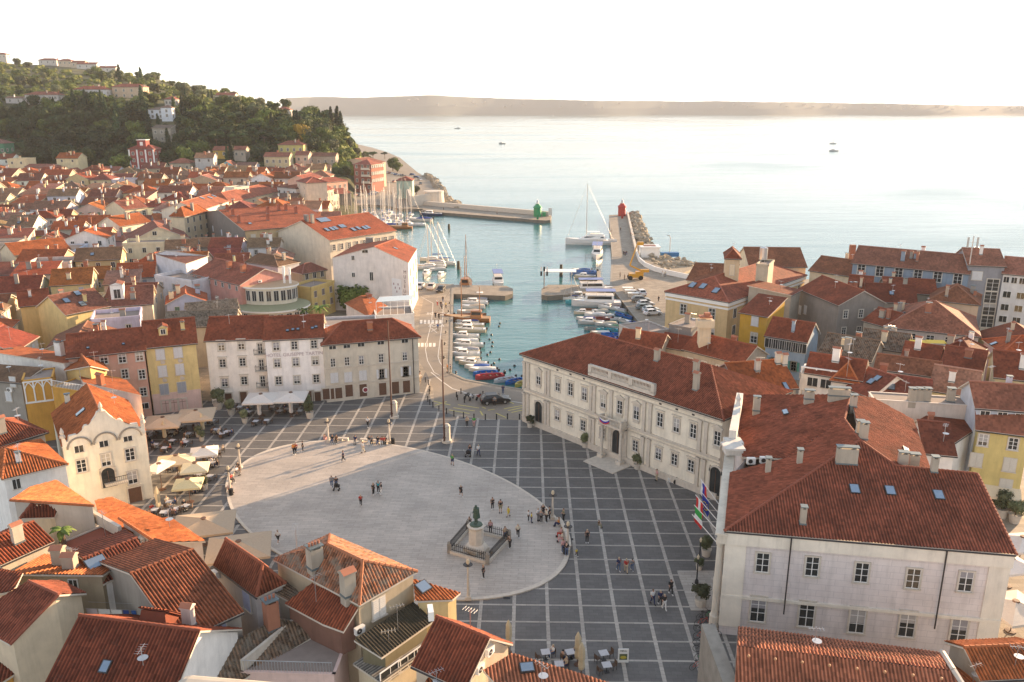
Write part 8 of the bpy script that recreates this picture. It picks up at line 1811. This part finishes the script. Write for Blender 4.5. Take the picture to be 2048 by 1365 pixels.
# ================================================= people
SKIN = simple('skin', (.46, .28, .20), .6, var=.06); HAIRM = objcol('hair', .7, .1, 8)
def skinmesh(pts, edges, name, sub=1):
    me = bpy.data.meshes.new('tmp'); me.from_pydata([p[0] for p in pts], edges, []); o = bpy.data.objects.new('tmp', me); COL.objects.link(o)
    sk = o.modifiers.new('s', 'SKIN'); sk.use_smooth_shade = True; ss = o.modifiers.new('u', 'SUBSURF'); ss.levels = ss.render_levels = sub
    for i, p in enumerate(pts): me.skin_vertices[0].data[i].radius = (p[1], p[2] if len(p) > 2 else p[1])
    me.skin_vertices[0].data[0].use_root = True
    bpy.context.view_layer.update(); dg = bpy.context.evaluated_depsgraph_get(); r = bpy.data.meshes.new_from_object(o.evaluated_get(dg)); bpy.data.objects.remove(o); r.name = name; return r
def person_meshes(pose):
    """metres, facing +x, feet at z=0"""
    J = dict(pel=(0, 0, .95), wa=(0, 0, 1.1), ch=(0, 0, 1.32), nk=(0, 0, 1.5), hd=(.02, 0, 1.6), tp=(.02, 0, 1.7))
    for s, sg in (('l', 1), ('r', -1)):
        J['sh'+s] = (0, .19*sg, 1.42); J['el'+s] = (-.03, .25*sg, 1.14); J['ha'+s] = (.08, .25*sg, .9); J['hi'+s] = (0, .1*sg, .9); J['kn'+s] = (.02, .11*sg, .5); J['an'+s] = (-.02, .11*sg, .08); J['to'+s] = (.15, .13*sg, .04)
    if pose == 'walk':
        J.update(knl=(.16, .1, .52), anl=(.22, .1, .1), tol=(.38, .11, .08), knr=(-.05, -.1, .5), anr=(-.3, -.1, .16), tor=(-.16, -.1, .04), ell=(-.14, .24, 1.16), hal=(-.12, .25, .92), elr=(.06, -.25, 1.14), har=(.24, -.22, .98))
    if pose == 'talk': J.update(ell=(.08, .27, 1.15), hal=(.3, .16, 1.22), elr=(.02, -.26, 1.13), har=(.24, -.16, 1.05))
    if pose == 'lean': J.update(ch=(.1, 0, 1.29), nk=(.16, 0, 1.45), hd=(.22, 0, 1.53), tp=(.24, 0, 1.62), shl=(.13, .19, 1.38), shr=(.13, -.19, 1.38), ell=(.2, .24, 1.1), hal=(.38, .2, 1.), elr=(.16, -.24, 1.1), har=(.3, -.2, .95))
    if pose == 'sit':
        dz = -.45
        for k in list(J): x, y, z = J[k]; J[k] = (x-.05, y, z+dz)
        for s, sg in (('l', 1), ('r', -1)): J['hi'+s] = (0, .1*sg, .5); J['kn'+s] = (.42, .12*sg, .5); J['an'+s] = (.4, .12*sg, .08); J['to'+s] = (.56, .13*sg, .04); J['el'+s] = (.04, .24*sg, .74); J['ha'+s] = (.3, .14*sg, .68)
        J['pel'] = (-.03, 0, .52)
    keys = list(J); ix = {k: i for i, k in enumerate(keys)}
    R = dict(pel=(.13, .15), wa=(.11, .13), ch=(.12, .16), nk=(.055, .055), hd=(.10, .085), tp=(.075, .07))
    for s in 'lr': R.update({'sh'+s: (.065, .065), 'el'+s: (.046, .046), 'ha'+s: (.03, .035), 'hi'+s: (.095, .095), 'kn'+s: (.06, .06), 'an'+s: (.042, .042), 'to'+s: (.035, .045)})
    E_ = [('pel', 'wa'), ('wa', 'ch'), ('ch', 'nk'), ('nk', 'hd'), ('hd', 'tp')]
    for s in 'lr': E_ += [('ch', 'sh'+s), ('sh'+s, 'el'+s), ('el'+s, 'ha'+s), ('pel', 'hi'+s), ('hi'+s, 'kn'+s), ('kn'+s, 'an'+s), ('an'+s, 'to'+s)]
    pts = [(J[k], *R[k]) for k in keys]; edges = [(ix[a], ix[b]) for a, b in E_]
    body = skinmesh(pts, edges, 'person_'+pose)
    # fingers, nose and ears joined to the body mesh
    bm = bmesh.new(); bm.from_mesh(body); ex = M()
    for s, sg in (('l', 1), ('r', -1)):
        h, e = V(J['ha'+s]), V(J['el'+s]); d = (h-e).normalized(); sd = d.cross(V((0, 1, 0))).normalized()
        for k, (off, ln) in enumerate(((-.03, .075), (-.01, .085), (.01, .08), (.028, .062))):
            b0 = h+d*.02+sd*off; b1 = b0+d*ln*.6; b2 = b1+(d+V((.0, -sg*.5, 0))).normalized()*ln*.45; ex.tube(b0, b1, .0095, .0085, 5); ex.tube(b1, b2, .0085, .006, 5)
        ex.tube(h-d*.01+sd*-.035, h+d*.04+sd*-.065, .011, .008, 5)
    hd = V(J['hd']); ex.tube(hd+V((.085, 0, .03)), hd+V((.12, 0, -.005)), .012, .02, 5); ex.box(hd+V((.1, 0, -.045)), (.012, .045, .01))
    for sg in (-1, 1): ex.blob(hd+V((0, sg*.088, .0)), (.025, .012, .035), 0, 6, 4); ex.blob(hd+V((.09, sg*.033, .025)), (.012, .014, .01), 0, 6, 4)
    em = ex.mesh('x', []); bm.from_mesh(em); bm.to_mesh(body); bm.free(); body.materials.append(SKIN)
    sub = lambda ks, k=1.22, ends={}: ks
    def piece(ks, es, nm, gr=.022, cut={}):
        ii = {k: i for i, k in enumerate(ks)}; pp = []
        for k in ks:
            c = cut.get(k, J.get(k)); rr_ = R[k[:3] if k not in R else k]; pp.append((c, rr_[0]+gr, rr_[1]+gr))
        return skinmesh(pp, [(ii[a], ii[b]) for a, b in es], nm)
    lp = lambda a, b, t: tuple(V(J[a]).lerp(V(J[b]), t))
    shirt = piece(['pel', 'wa', 'ch', 'shl', 'ell', 'shr', 'elr'], [('pel', 'wa'), ('wa', 'ch'), ('ch', 'shl'), ('shl', 'ell'), ('ch', 'shr'), ('shr', 'elr')], 'shirt')
    trous = piece(['pel', 'hil', 'knl', 'anl', 'hir', 'knr', 'anr'], [('pel', 'hil'), ('hil', 'knl'), ('knl', 'anl'), ('pel', 'hir'), ('hir', 'knr'), ('knr', 'anr')], 'trousers', .018)
    short = piece(['pel', 'hil', 'knl', 'hir', 'knr'], [('pel', 'hil'), ('hil', 'knl'), ('pel', 'hir'), ('hir', 'knr')], 'shorts', .025)
    hair = M(); hair.blob(hd+V((-.02, 0, .05)), (.105, .098, .09), 0, 9, 6); hair.smooth = True; hm = hair.mesh('hair', [HAIRM])
    lh = M(); lh.blob(hd+V((-.02, 0, .05)), (.105, .1, .09), 0, 9, 6); lh.blob(hd+V((-.075, 0, -.05)), (.045, .085, .13), 0, 8, 6); lh.smooth = True; lhm = lh.mesh('hair', [HAIRM])
    shoe = M()
    for s in 'lr': a, t = V(J['an'+s]), V(J['to'+s]); shoe.box((a+t)/2+V((.01, 0, -.0)), (.26, .09, .08))
    sm_ = shoe.mesh('shoes', [CLOTH])
    for x in (shirt, trous, short): x.materials.append(CLOTH)
    return dict(body=body, shirt=shirt, trousers=trous, shorts=short, hair=hm, longhair=lhm, shoes=sm_)
PM = {p: person_meshes(p) for p in ('stand', 'walk', 'talk', 'lean', 'sit')}
PC = dict(black=(.02, .02, .022), white=(.7, .7, .68), navy=(.02, .03, .09), blue=(.06, .14, .35), red=(.42, .04, .03), orange=(.6, .22, .04), yellow=(.62, .48, .04), teal=(.03, .33, .42), grey=(.22, .22, .22), beige=(.45, .36, .25), brown=(.16, .09, .05), green=(.1, .35, .08), pink=(.55, .3, .3), jeans=(.07, .11, .2), cream=(.6, .54, .42), khaki=(.25, .22, .13))
def person(px, py, pose, ang, top, bot, label, sc=1., shorts=False, hair='brown', lng=False, group='people on the square', z=None, pos=None):
    p = pos.copy() if pos is not None else P(px, py)
    if z is not None: p = P(px, py, z) if pos is None else p
    elif in_ell(p, 1.) and pos is None: p = P(px, py, .13)
    q = PM[pose]; o = inst(q['body'], 'person', p, None, radians(ang), sc); tagset(o, label, 'person', group)
    def sub(nm, me, c): x = bpy.data.objects.new(nm, me); COL.objects.link(x); x.parent = o; x.color = (*c, 1)
    sub('shirt', q['shirt'], PC[top]); sub('shorts' if shorts else 'trousers', q['shorts' if shorts else 'trousers'], PC[bot]); sub('hair', q['longhair' if lng else 'hair'], PC[hair] if hair in PC else (.1, .06, .03)); sub('shoes', q['shoes'], PC['white'] if bot in ('black', 'jeans', 'white') else PC['black']); return o
L_ = [ # px, py, pose, ang, top, bottom, label, scale, shorts, long hair
 (588, 909, 'walk', 250, 'orange', 'black', 'person in orange top walking at the upper left of the oval'), (592, 908, 'walk', 250, 'red', 'black', 'person in dark red walking beside the one in orange'), (606, 904, 'stand', 200, 'black', 'black', 'person in long black clothes standing right of the orange top', 1, False, True),
 (687, 924, 'walk', 190, 'navy', 'black', 'person in dark suit striding alone in the sunlit upper oval'), (726, 906, 'walk', 20, 'white', 'cream', 'person all in white walking near the far bench'), (664, 976, 'walk', 280, 'grey', 'jeans', 'woman in grey beside the person with a pram', 1, False, True), (673, 977, 'stand', 280, 'black', 'jeans', 'person in black pushing a pram on the oval'),
 (747, 990, 'stand', 330, 'black', 'black', 'person in black, left of the one in turquoise'), (757, 986, 'stand', 260, 'teal', 'black', 'person in turquoise jacket standing in the middle of the oval'), (763, 989, 'stand', 200, 'black', 'white', 'person in pale trousers right of the one in turquoise'), (722, 1012, 'walk', 100, 'red', 'black', 'person in red and dark left centre of the oval', .9),
 (557, 1087, 'walk', 250, 'white', 'black', 'person in white shirt and black shorts walking at the lower left of the oval', 1, True), (922, 994, 'walk', 300, 'black', 'black', 'person in black shorts walking right of the oval centre', .95, True), (985, 1019, 'stand', 290, 'black', 'black', 'person in black behind and right of the statue', .95), (1001, 1026, 'stand', 270, 'black', 'khaki', 'person in black shirt and khaki shorts right of the statue', 1.05, True), (1017, 1034, 'walk', 200, 'yellow', 'yellow', 'child in yellow running right of the statue', .8, True),
 (1057, 1043, 'stand', 0, 'white', 'black', 'child in white shirt beside the child in yellow near the crowd', .85), (1063, 1046, 'stand', 0, 'yellow', 'navy', 'child in yellow beside the crowd at the right bench', .8), (1076, 1042, 'talk', 330, 'white', 'grey', 'person in grey and white at the left of the crowd by the right bench'), (1082, 1046, 'talk', 100, 'grey', 'black', 'person in grey jacket with back turned in the crowd'), (1086, 1034, 'stand', 270, 'black', 'black', 'person in black at the back of the crowd'), (1093, 1046, 'talk', 200, 'cream', 'black', 'person in cream shirt with black bag in the crowd', 1.08), (1099, 1040, 'stand', 190, 'black', 'black', 'tall person in dark clothes at the right of the crowd', 1.05),
 (1127, 1043, 'talk', 200, 'khaki', 'black', 'person in olive top standing behind the right bench'), (1133, 1112, 'lean', 90, 'black', 'jeans', 'person in black seated side of the bin, behind the right lamp column'), (1126, 1106, 'stand', 120, 'pink', 'jeans', 'person in pale pink shirt in front of the right lamp column'), (1174, 1086, 'stand', 270, 'black', 'black', 'person in black carrying a child on the dark paving right of the bench', 1, False, True), (1198, 1055, 'sit', 320, 'brown', 'khaki', 'small child crouching alone on the dark paving', .75), (1153, 1113, 'walk', 300, 'yellow', 'black', 'toddler in yellow right of the right lamp column', .55),
 (1036, 1075, 'walk', 270, 'cream', 'black', 'person with backpack and cream shirt right of the fence'), (1010, 1080, 'stand', 300, 'beige', 'jeans', 'person in beige top at the right corner of the fence'), (1020, 1097, 'lean', 150, 'brown', 'black', 'person leaning on the right corner of the iron fence'), (981, 1067, 'stand', 270, 'pink', 'black', 'woman in pink top behind the statue fence', 1, False, True), (939, 1060, 'stand', 300, 'black', 'jeans', 'person in black left of the statue pedestal'), (967, 1157, 'stand', 200, 'black', 'black', 'person in black standing in front of the iron fence', 1, False, True),
 (1237, 1143, 'walk', 100, 'navy', 'jeans', 'person in navy with backpack, left of three on the dark paving'), (1252, 1146, 'walk', 90, 'red', 'beige', 'person in red top, middle of three on the dark paving', 1, False, True), (1264, 1142, 'walk', 90, 'grey', 'jeans', 'child in grey, right of three on the dark paving', .85), (1341, 1189, 'walk', 280, 'black', 'black', 'person in black walking alone toward the group near the courthouse'),
 (1305, 1209, 'walk', 290, 'white', 'navy', 'person in white top with blue bag near the courthouse'), (1320, 1211, 'walk', 280, 'navy', 'black', 'person in navy, middle of the trio near the courthouse', 1, False, True), (1328, 1219, 'walk', 280, 'black', 'white', 'person in black top and white trousers near the courthouse', 1, False, True),
 (736, 855, 'walk', 260, 'white', 'black', 'person in white shirt in the shade below the grey corner building'), (479, 946, 'lean', 250, 'black', 'brown', 'person in dark clothes at the foot of the left side lamp column'), (934, 854, 'stand', 100, 'beige', 'black', 'person in beige facing the road, left of a pair'), (948, 854, 'stand', 100, 'green', 'pink', 'person in green dress facing the road, right of a pair', 1, True, True), (940, 911, 'stand', 250, 'black', 'jeans', 'person in black pushing a pram right of the nearer flagpole'), (957, 912, 'walk', 300, 'white', 'navy', 'person in white with backpack right of the pram pusher'),
 (905, 931, 'walk', 110, 'green', 'navy', 'person in bright green shirt at the upper right rim of the oval', 1, True), (1006, 789, 'stand', 80, 'navy', 'jeans', 'person riding a kick scooter by the harbour edge'), (895, 745, 'stand', 200, 'orange', 'khaki', 'person in orange shirt at the quay corner', 1, True), (901, 746, 'stand', 180, 'navy', 'khaki', 'person in dark shirt at the quay corner beside the orange one'), (838, 757, 'walk', 250, 'black', 'black', 'person in black at the corner of the grey corner building'), (840, 765, 'walk', 240, 'white', 'beige', 'person in white walking below the grey corner building corner'),
 (989, 813, 'stand', 90, 'grey', 'black', 'person in dark clothes standing at the side of the black car'), (876, 662, 'walk', 270, 'blue', 'grey', 'person in blue walking over the painted road letters'), (871, 638, 'walk', 270, 'black', 'black', 'left of two people in black between the road letters and crossing'), (878, 640, 'walk', 270, 'black', 'black', 'right of two people in black between the road letters and crossing'), (875, 612, 'walk', 90, 'white', 'red', 'person in white and red on the harbour road'), (882, 616, 'walk', 270, 'black', 'black', 'person in black leading a group down the harbour road'), (884, 620, 'walk', 270, 'grey', 'black', 'person in grey in the group on the harbour road'), (886, 606, 'walk', 270, 'black', 'jeans', 'person in black and jeans in the group on the harbour road'), (892, 618, 'stand', 200, 'yellow', 'black', 'person in yellow top by the quay edge on the harbour road'),
 (1268, 587, 'stand', 0, 'black', 'black', 'person in black standing between stalls and white car'), (1240, 556, 'stand', 0, 'black', 'black', 'person in black left of the boom lift'), (1249, 560, 'stand', 180, 'brown', 'brown', 'person in brown just left of the boom lift'), (1247, 512, 'walk', 270, 'black', 'black', 'first of three people walking on the mole'), (1250, 513, 'walk', 270, 'navy', 'black', 'second of three people walking on the mole'), (1253, 512, 'walk', 270, 'black', 'jeans', 'third of three people walking on the mole'), (1317, 605, 'walk', 200, 'black', 'black', 'person in black beside the big yellow building'), (1325, 553, 'lean', 100, 'white', 'white', 'person in white leaning on the white curved wall'), (1330, 554, 'stand', 100, 'cream', 'grey', 'person in cream at the white curved wall'), (1241, 463, 'walk', 270, 'black', 'black', 'lone person far out on the mole'), (1262, 473, 'stand', 180, 'red', 'black', 'person in red by the mole parapet'), (1265, 477, 'stand', 180, 'black', 'jeans', 'person in black by the mole parapet'), (1222, 466, 'stand', 0, 'grey', 'black', 'person in grey on the left edge of the mole'), (887, 403+18, 'walk', 0, 'black', 'black', 'person in black walking on the breakwater'), (994, 430, 'walk', 0, 'brown', 'black', 'person in brown far along the breakwater'),
 (856, 392, 'stand', 0, 'black', 'black', 'person in black on the bastion wall'), (778, 391, 'walk', 200, 'black', 'black', 'left of two people on the coastal road'), (783, 391, 'walk', 200, 'black', 'black', 'right of two people on the coastal road')]
for t in L_:
    a = list(t)+[1, False, False][len(t)-7:]; person(a[0], a[1], a[2], a[3], a[4], a[5], a[6], a[7], a[8], random.choice(['black', 'brown', 'brown', 'beige']), a[9])
def sitter(px, py, ang, top, bot, label, zs=.12, group='people sitting on benches'): person(px, py, 'sit', ang, top, bot, label, 1, False, 'brown', False, group)
for x, y, an, tp, bt, lb in ((650, 884, 60, 'pink', 'pink', 'person in pink sitting left of the far left lamp column'), (665, 886, 270, 'black', 'jeans', 'person in black sitting right of the far left lamp column'), (673, 886, 270, 'brown', 'black', 'person in brown sitting on the far bench'), (711, 887, 270, 'navy', 'grey', 'person in navy sitting in the gap of the far bench'), (739, 888, 270, 'black', 'white', 'first of six seated on the right piece of the far bench'), (744, 888, 270, 'grey', 'black', 'second of six seated on the right piece of the far bench'), (756, 889, 270, 'black', 'jeans', 'third of six seated, in black and jeans'), (764, 889, 270, 'red', 'white', 'person in red seated on the far bench'), (767, 889, 270, 'red', 'black', 'second person in red seated beside the first'), (771, 889, 270, 'black', 'black', 'person in black at the right end of the far bench'),
    (463, 965, 330, 'red', 'black', 'person in red sitting on the left rim bench'), (460, 985, 330, 'pink', 'red', 'person in pink on the left rim by the leftmost lamp'), (474, 950, 330, 'white', 'grey', 'person in white sitting below the left side lamp column'), (1117, 1054, 160, 'orange', 'navy', 'person in orange sitting on the right rim bench'), (1122, 1074, 180, 'pink', 'red', 'person in pink sitting on the right rim bench'), (1124, 1084, 180, 'cream', 'pink', 'person in cream sitting on the right rim bench'), (1101, 861, 220, 'black', 'black', 'left of two people sitting against the town hall plinth'), (1106, 862, 220, 'grey', 'black', 'right of two people sitting against the town hall plinth'), (1341, 962, 230, 'beige', 'white', 'left of two seated people by the scooters'), (1347, 963, 230, 'white', 'black', 'right of two seated people by the scooters')):
    sitter(x, y, an, tp, bt, lb)
person(1313, 962, 'stand', 200, 'pink', 'beige', 'person in pink standing at the town hall wall left of the scooters')
rs = random.Random(8); rs.shuffle(SEATS); cnt = 0
for q, a, wh in SEATS:
    if cnt >= 46: break
    if 'hotel' in wh and rs.random() < .55: continue
    tp = rs.choice(['white', 'black', 'grey', 'red', 'blue', 'cream', 'pink', 'navy', 'beige', 'white']); bt = rs.choice(['black', 'jeans', 'beige', 'navy'])
    o = person(0, 0, 'sit', 0, tp, bt, f"seated person in {tp} {wh}", 1, False, rs.choice(['black', 'brown', 'beige']), rs.random() < .4, 'people sitting at café tables', pos=V((q.x, q.y, 0))); o.rotation_euler.z = a; cnt += 1
for px, py, wh in ((668, 979, 'on the oval'), (931, 912, 'near the nearer flagpole')):
    p = P(px+5, py+2, .13 if px < 700 else 0); r = empty('pram', p, f"dark pram {wh}", 'pram', 'prams'); M().box(p+V((.1, 0, .62)), (.7, .42, .3)).build('seat', BLACK, r); m = M(); m.lathe([(.3, .7), (.26, .95), (.12, 1.08), (0, 1.1)], p, 8); m.build('hood', BLACK, r); m = M(); m.tube(p+V((-.3, -.2, .6)), p+V((-.6, -.2, 1.05)), .015).tube(p+V((-.3, .2, .6)), p+V((-.6, .2, 1.05)), .015).tube(p+V((-.6, -.2, 1.05)), p+V((-.6, .2, 1.05)), .015).tube(p+V((-.3, 0, .55)), p+V((.35, 0, .15)), .02).tube(p+V((.3, 0, .55)), p+V((-.35, 0, .15)), .02); m.build('frame', STEEL, r)
    for sx in (-.33, .33):
        for sy in (-.22, .22): m = M(); m.tube(p+V((sx, sy-.02, .13)), p+V((sx, sy+.02, .13)), .13, None, 10); m.build('wheel', RUBBER, r)
# bronze figure on the pedestal: the standing pose with coat and violin bow
BRZ = simple('green_bronze', (.06, .10, .07), .55, .4, var=.35, vscl=4)
def cpy(me): c = me.copy(); c.materials.clear(); c.materials.append(BRZ); return c
p = ST.location; base = p+up*3.62; fg = inst(cpy(PM['talk']['body']), 'figure', base, ST, radians(225), 1.3)
for nm, k in (('coat', 'shirt'), ('breeches', 'trousers'), ('wig', 'longhair')): x = bpy.data.objects.new(nm, cpy(PM['talk'][k])); COL.objects.link(x); x.parent = fg
m = M(); m.lathe([(.75, 0), (.7, .14), (0, .15)], base-up*.14, 10); m.build('plinth', BRZ, ST); m = M(); d = V((cos(radians(225)), sin(radians(225)), 0)); s_ = V((-d.y, d.x, 0)); m.tube(base+d*.45+s_*-.25+up*1.5, base+d*.75+s_*-.4+up*.45, .02, .015, 5); m.build('violin_bow', BRZ, ST); m = M(); m.lathe([(.42, .75), (.33, 1.35), (.3, 1.9)], base+V((.05, .03, 0)), 10); m.build('coat_skirt', BRZ, ST)
# washing line in the courtyard
a, b = P(170, 1217, 8.6), P(288, 1222, 8.6); r = empty('washing_line', a, 'washing hung on lines in the small white courtyard between foreground roofs', 'laundry'); m = M(); m.tube(a, b, .012, n=4); m.tube(a+V((0, .6, .2)), b+V((0, .6, .2)), .012, n=4); m.build('line', STEEL, r)
for i, (t0, t1, c) in enumerate(((.02, .2, (.5, .42, .42)), (.22, .42, (.6, .58, .55)), (.44, .62, (.62, .6, .56)), (.64, .74, (.02, .05, .2)), (.78, .86, (.03, .1, .3)))): m = M(); q, s__ = a.lerp(b, t0), a.lerp(b, t1); m.face([q, s__, s__-up*.9+V((0, .05, 0)), q-up*.85+V((0, .05, 0))]); m.build('sheet', CLOTH, r, c)
# bell tower ledge close below the camera
m = M(); a, b = P(455, 1349, 43.4), P(735, 1372, 43.4); m.box((a+b)/2+V((0, -.5, -.32)), ((b-a).length+1., 1.1, .6), rz=atan2(b.y-a.y, b.x-a.x)); o = m.build('tower_ledge', simple('weathered_plaster', (.40, .37, .32), .9, var=.3, vscl=6)); md = o.modifiers.new('b', 'BEVEL'); md.width = .12; md.segments = 4
tagset(o, 'rounded grey stone ledge of the bell tower at the very bottom of the picture', 'ledge')
# ================================================= labels made unique
def num(n): return ['first', 'second', 'third', 'fourth', 'fifth', 'sixth', 'seventh', 'eighth', 'ninth', 'tenth', 'eleventh', 'twelfth'][n] if n < 12 else f"{n+1}th"
bpy.context.view_layer.update()
def uniq():
    d = {}
    for o in SC.objects:
        if o.parent is None and o.get('label') and not o.get('kind'): d.setdefault(o['label'], []).append(o)
    for lb, L in d.items():
        if len(L) < 2: continue
        L.sort(key=lambda o: proj(o.location)[0]); nn = len(L)
        for i, o in enumerate(L):
            w = lb.split()
            if len(w) > 12:
                w = [x for x in w if x not in ('the', 'a')] or w
            s = 'leftmost such' if i == 0 else ('rightmost such' if i == nn-1 else f"{num(i)} from left")
            o['label'] = ' '.join((' '.join(w[:13])+', '+s).split()[:16])
            if not o.get('group'): o['group'] = 'similar ' + o['category'] + 's'
    for o in SC.objects:
        if o.parent is None and o.get('label'):
            w = o['label'].split()
            if len(w) > 16: o['label'] = ' '.join(x for x in w if x not in ('the', 'a', 'with'))
uniq()
for o in SC.objects: # group only where there are several
    pass
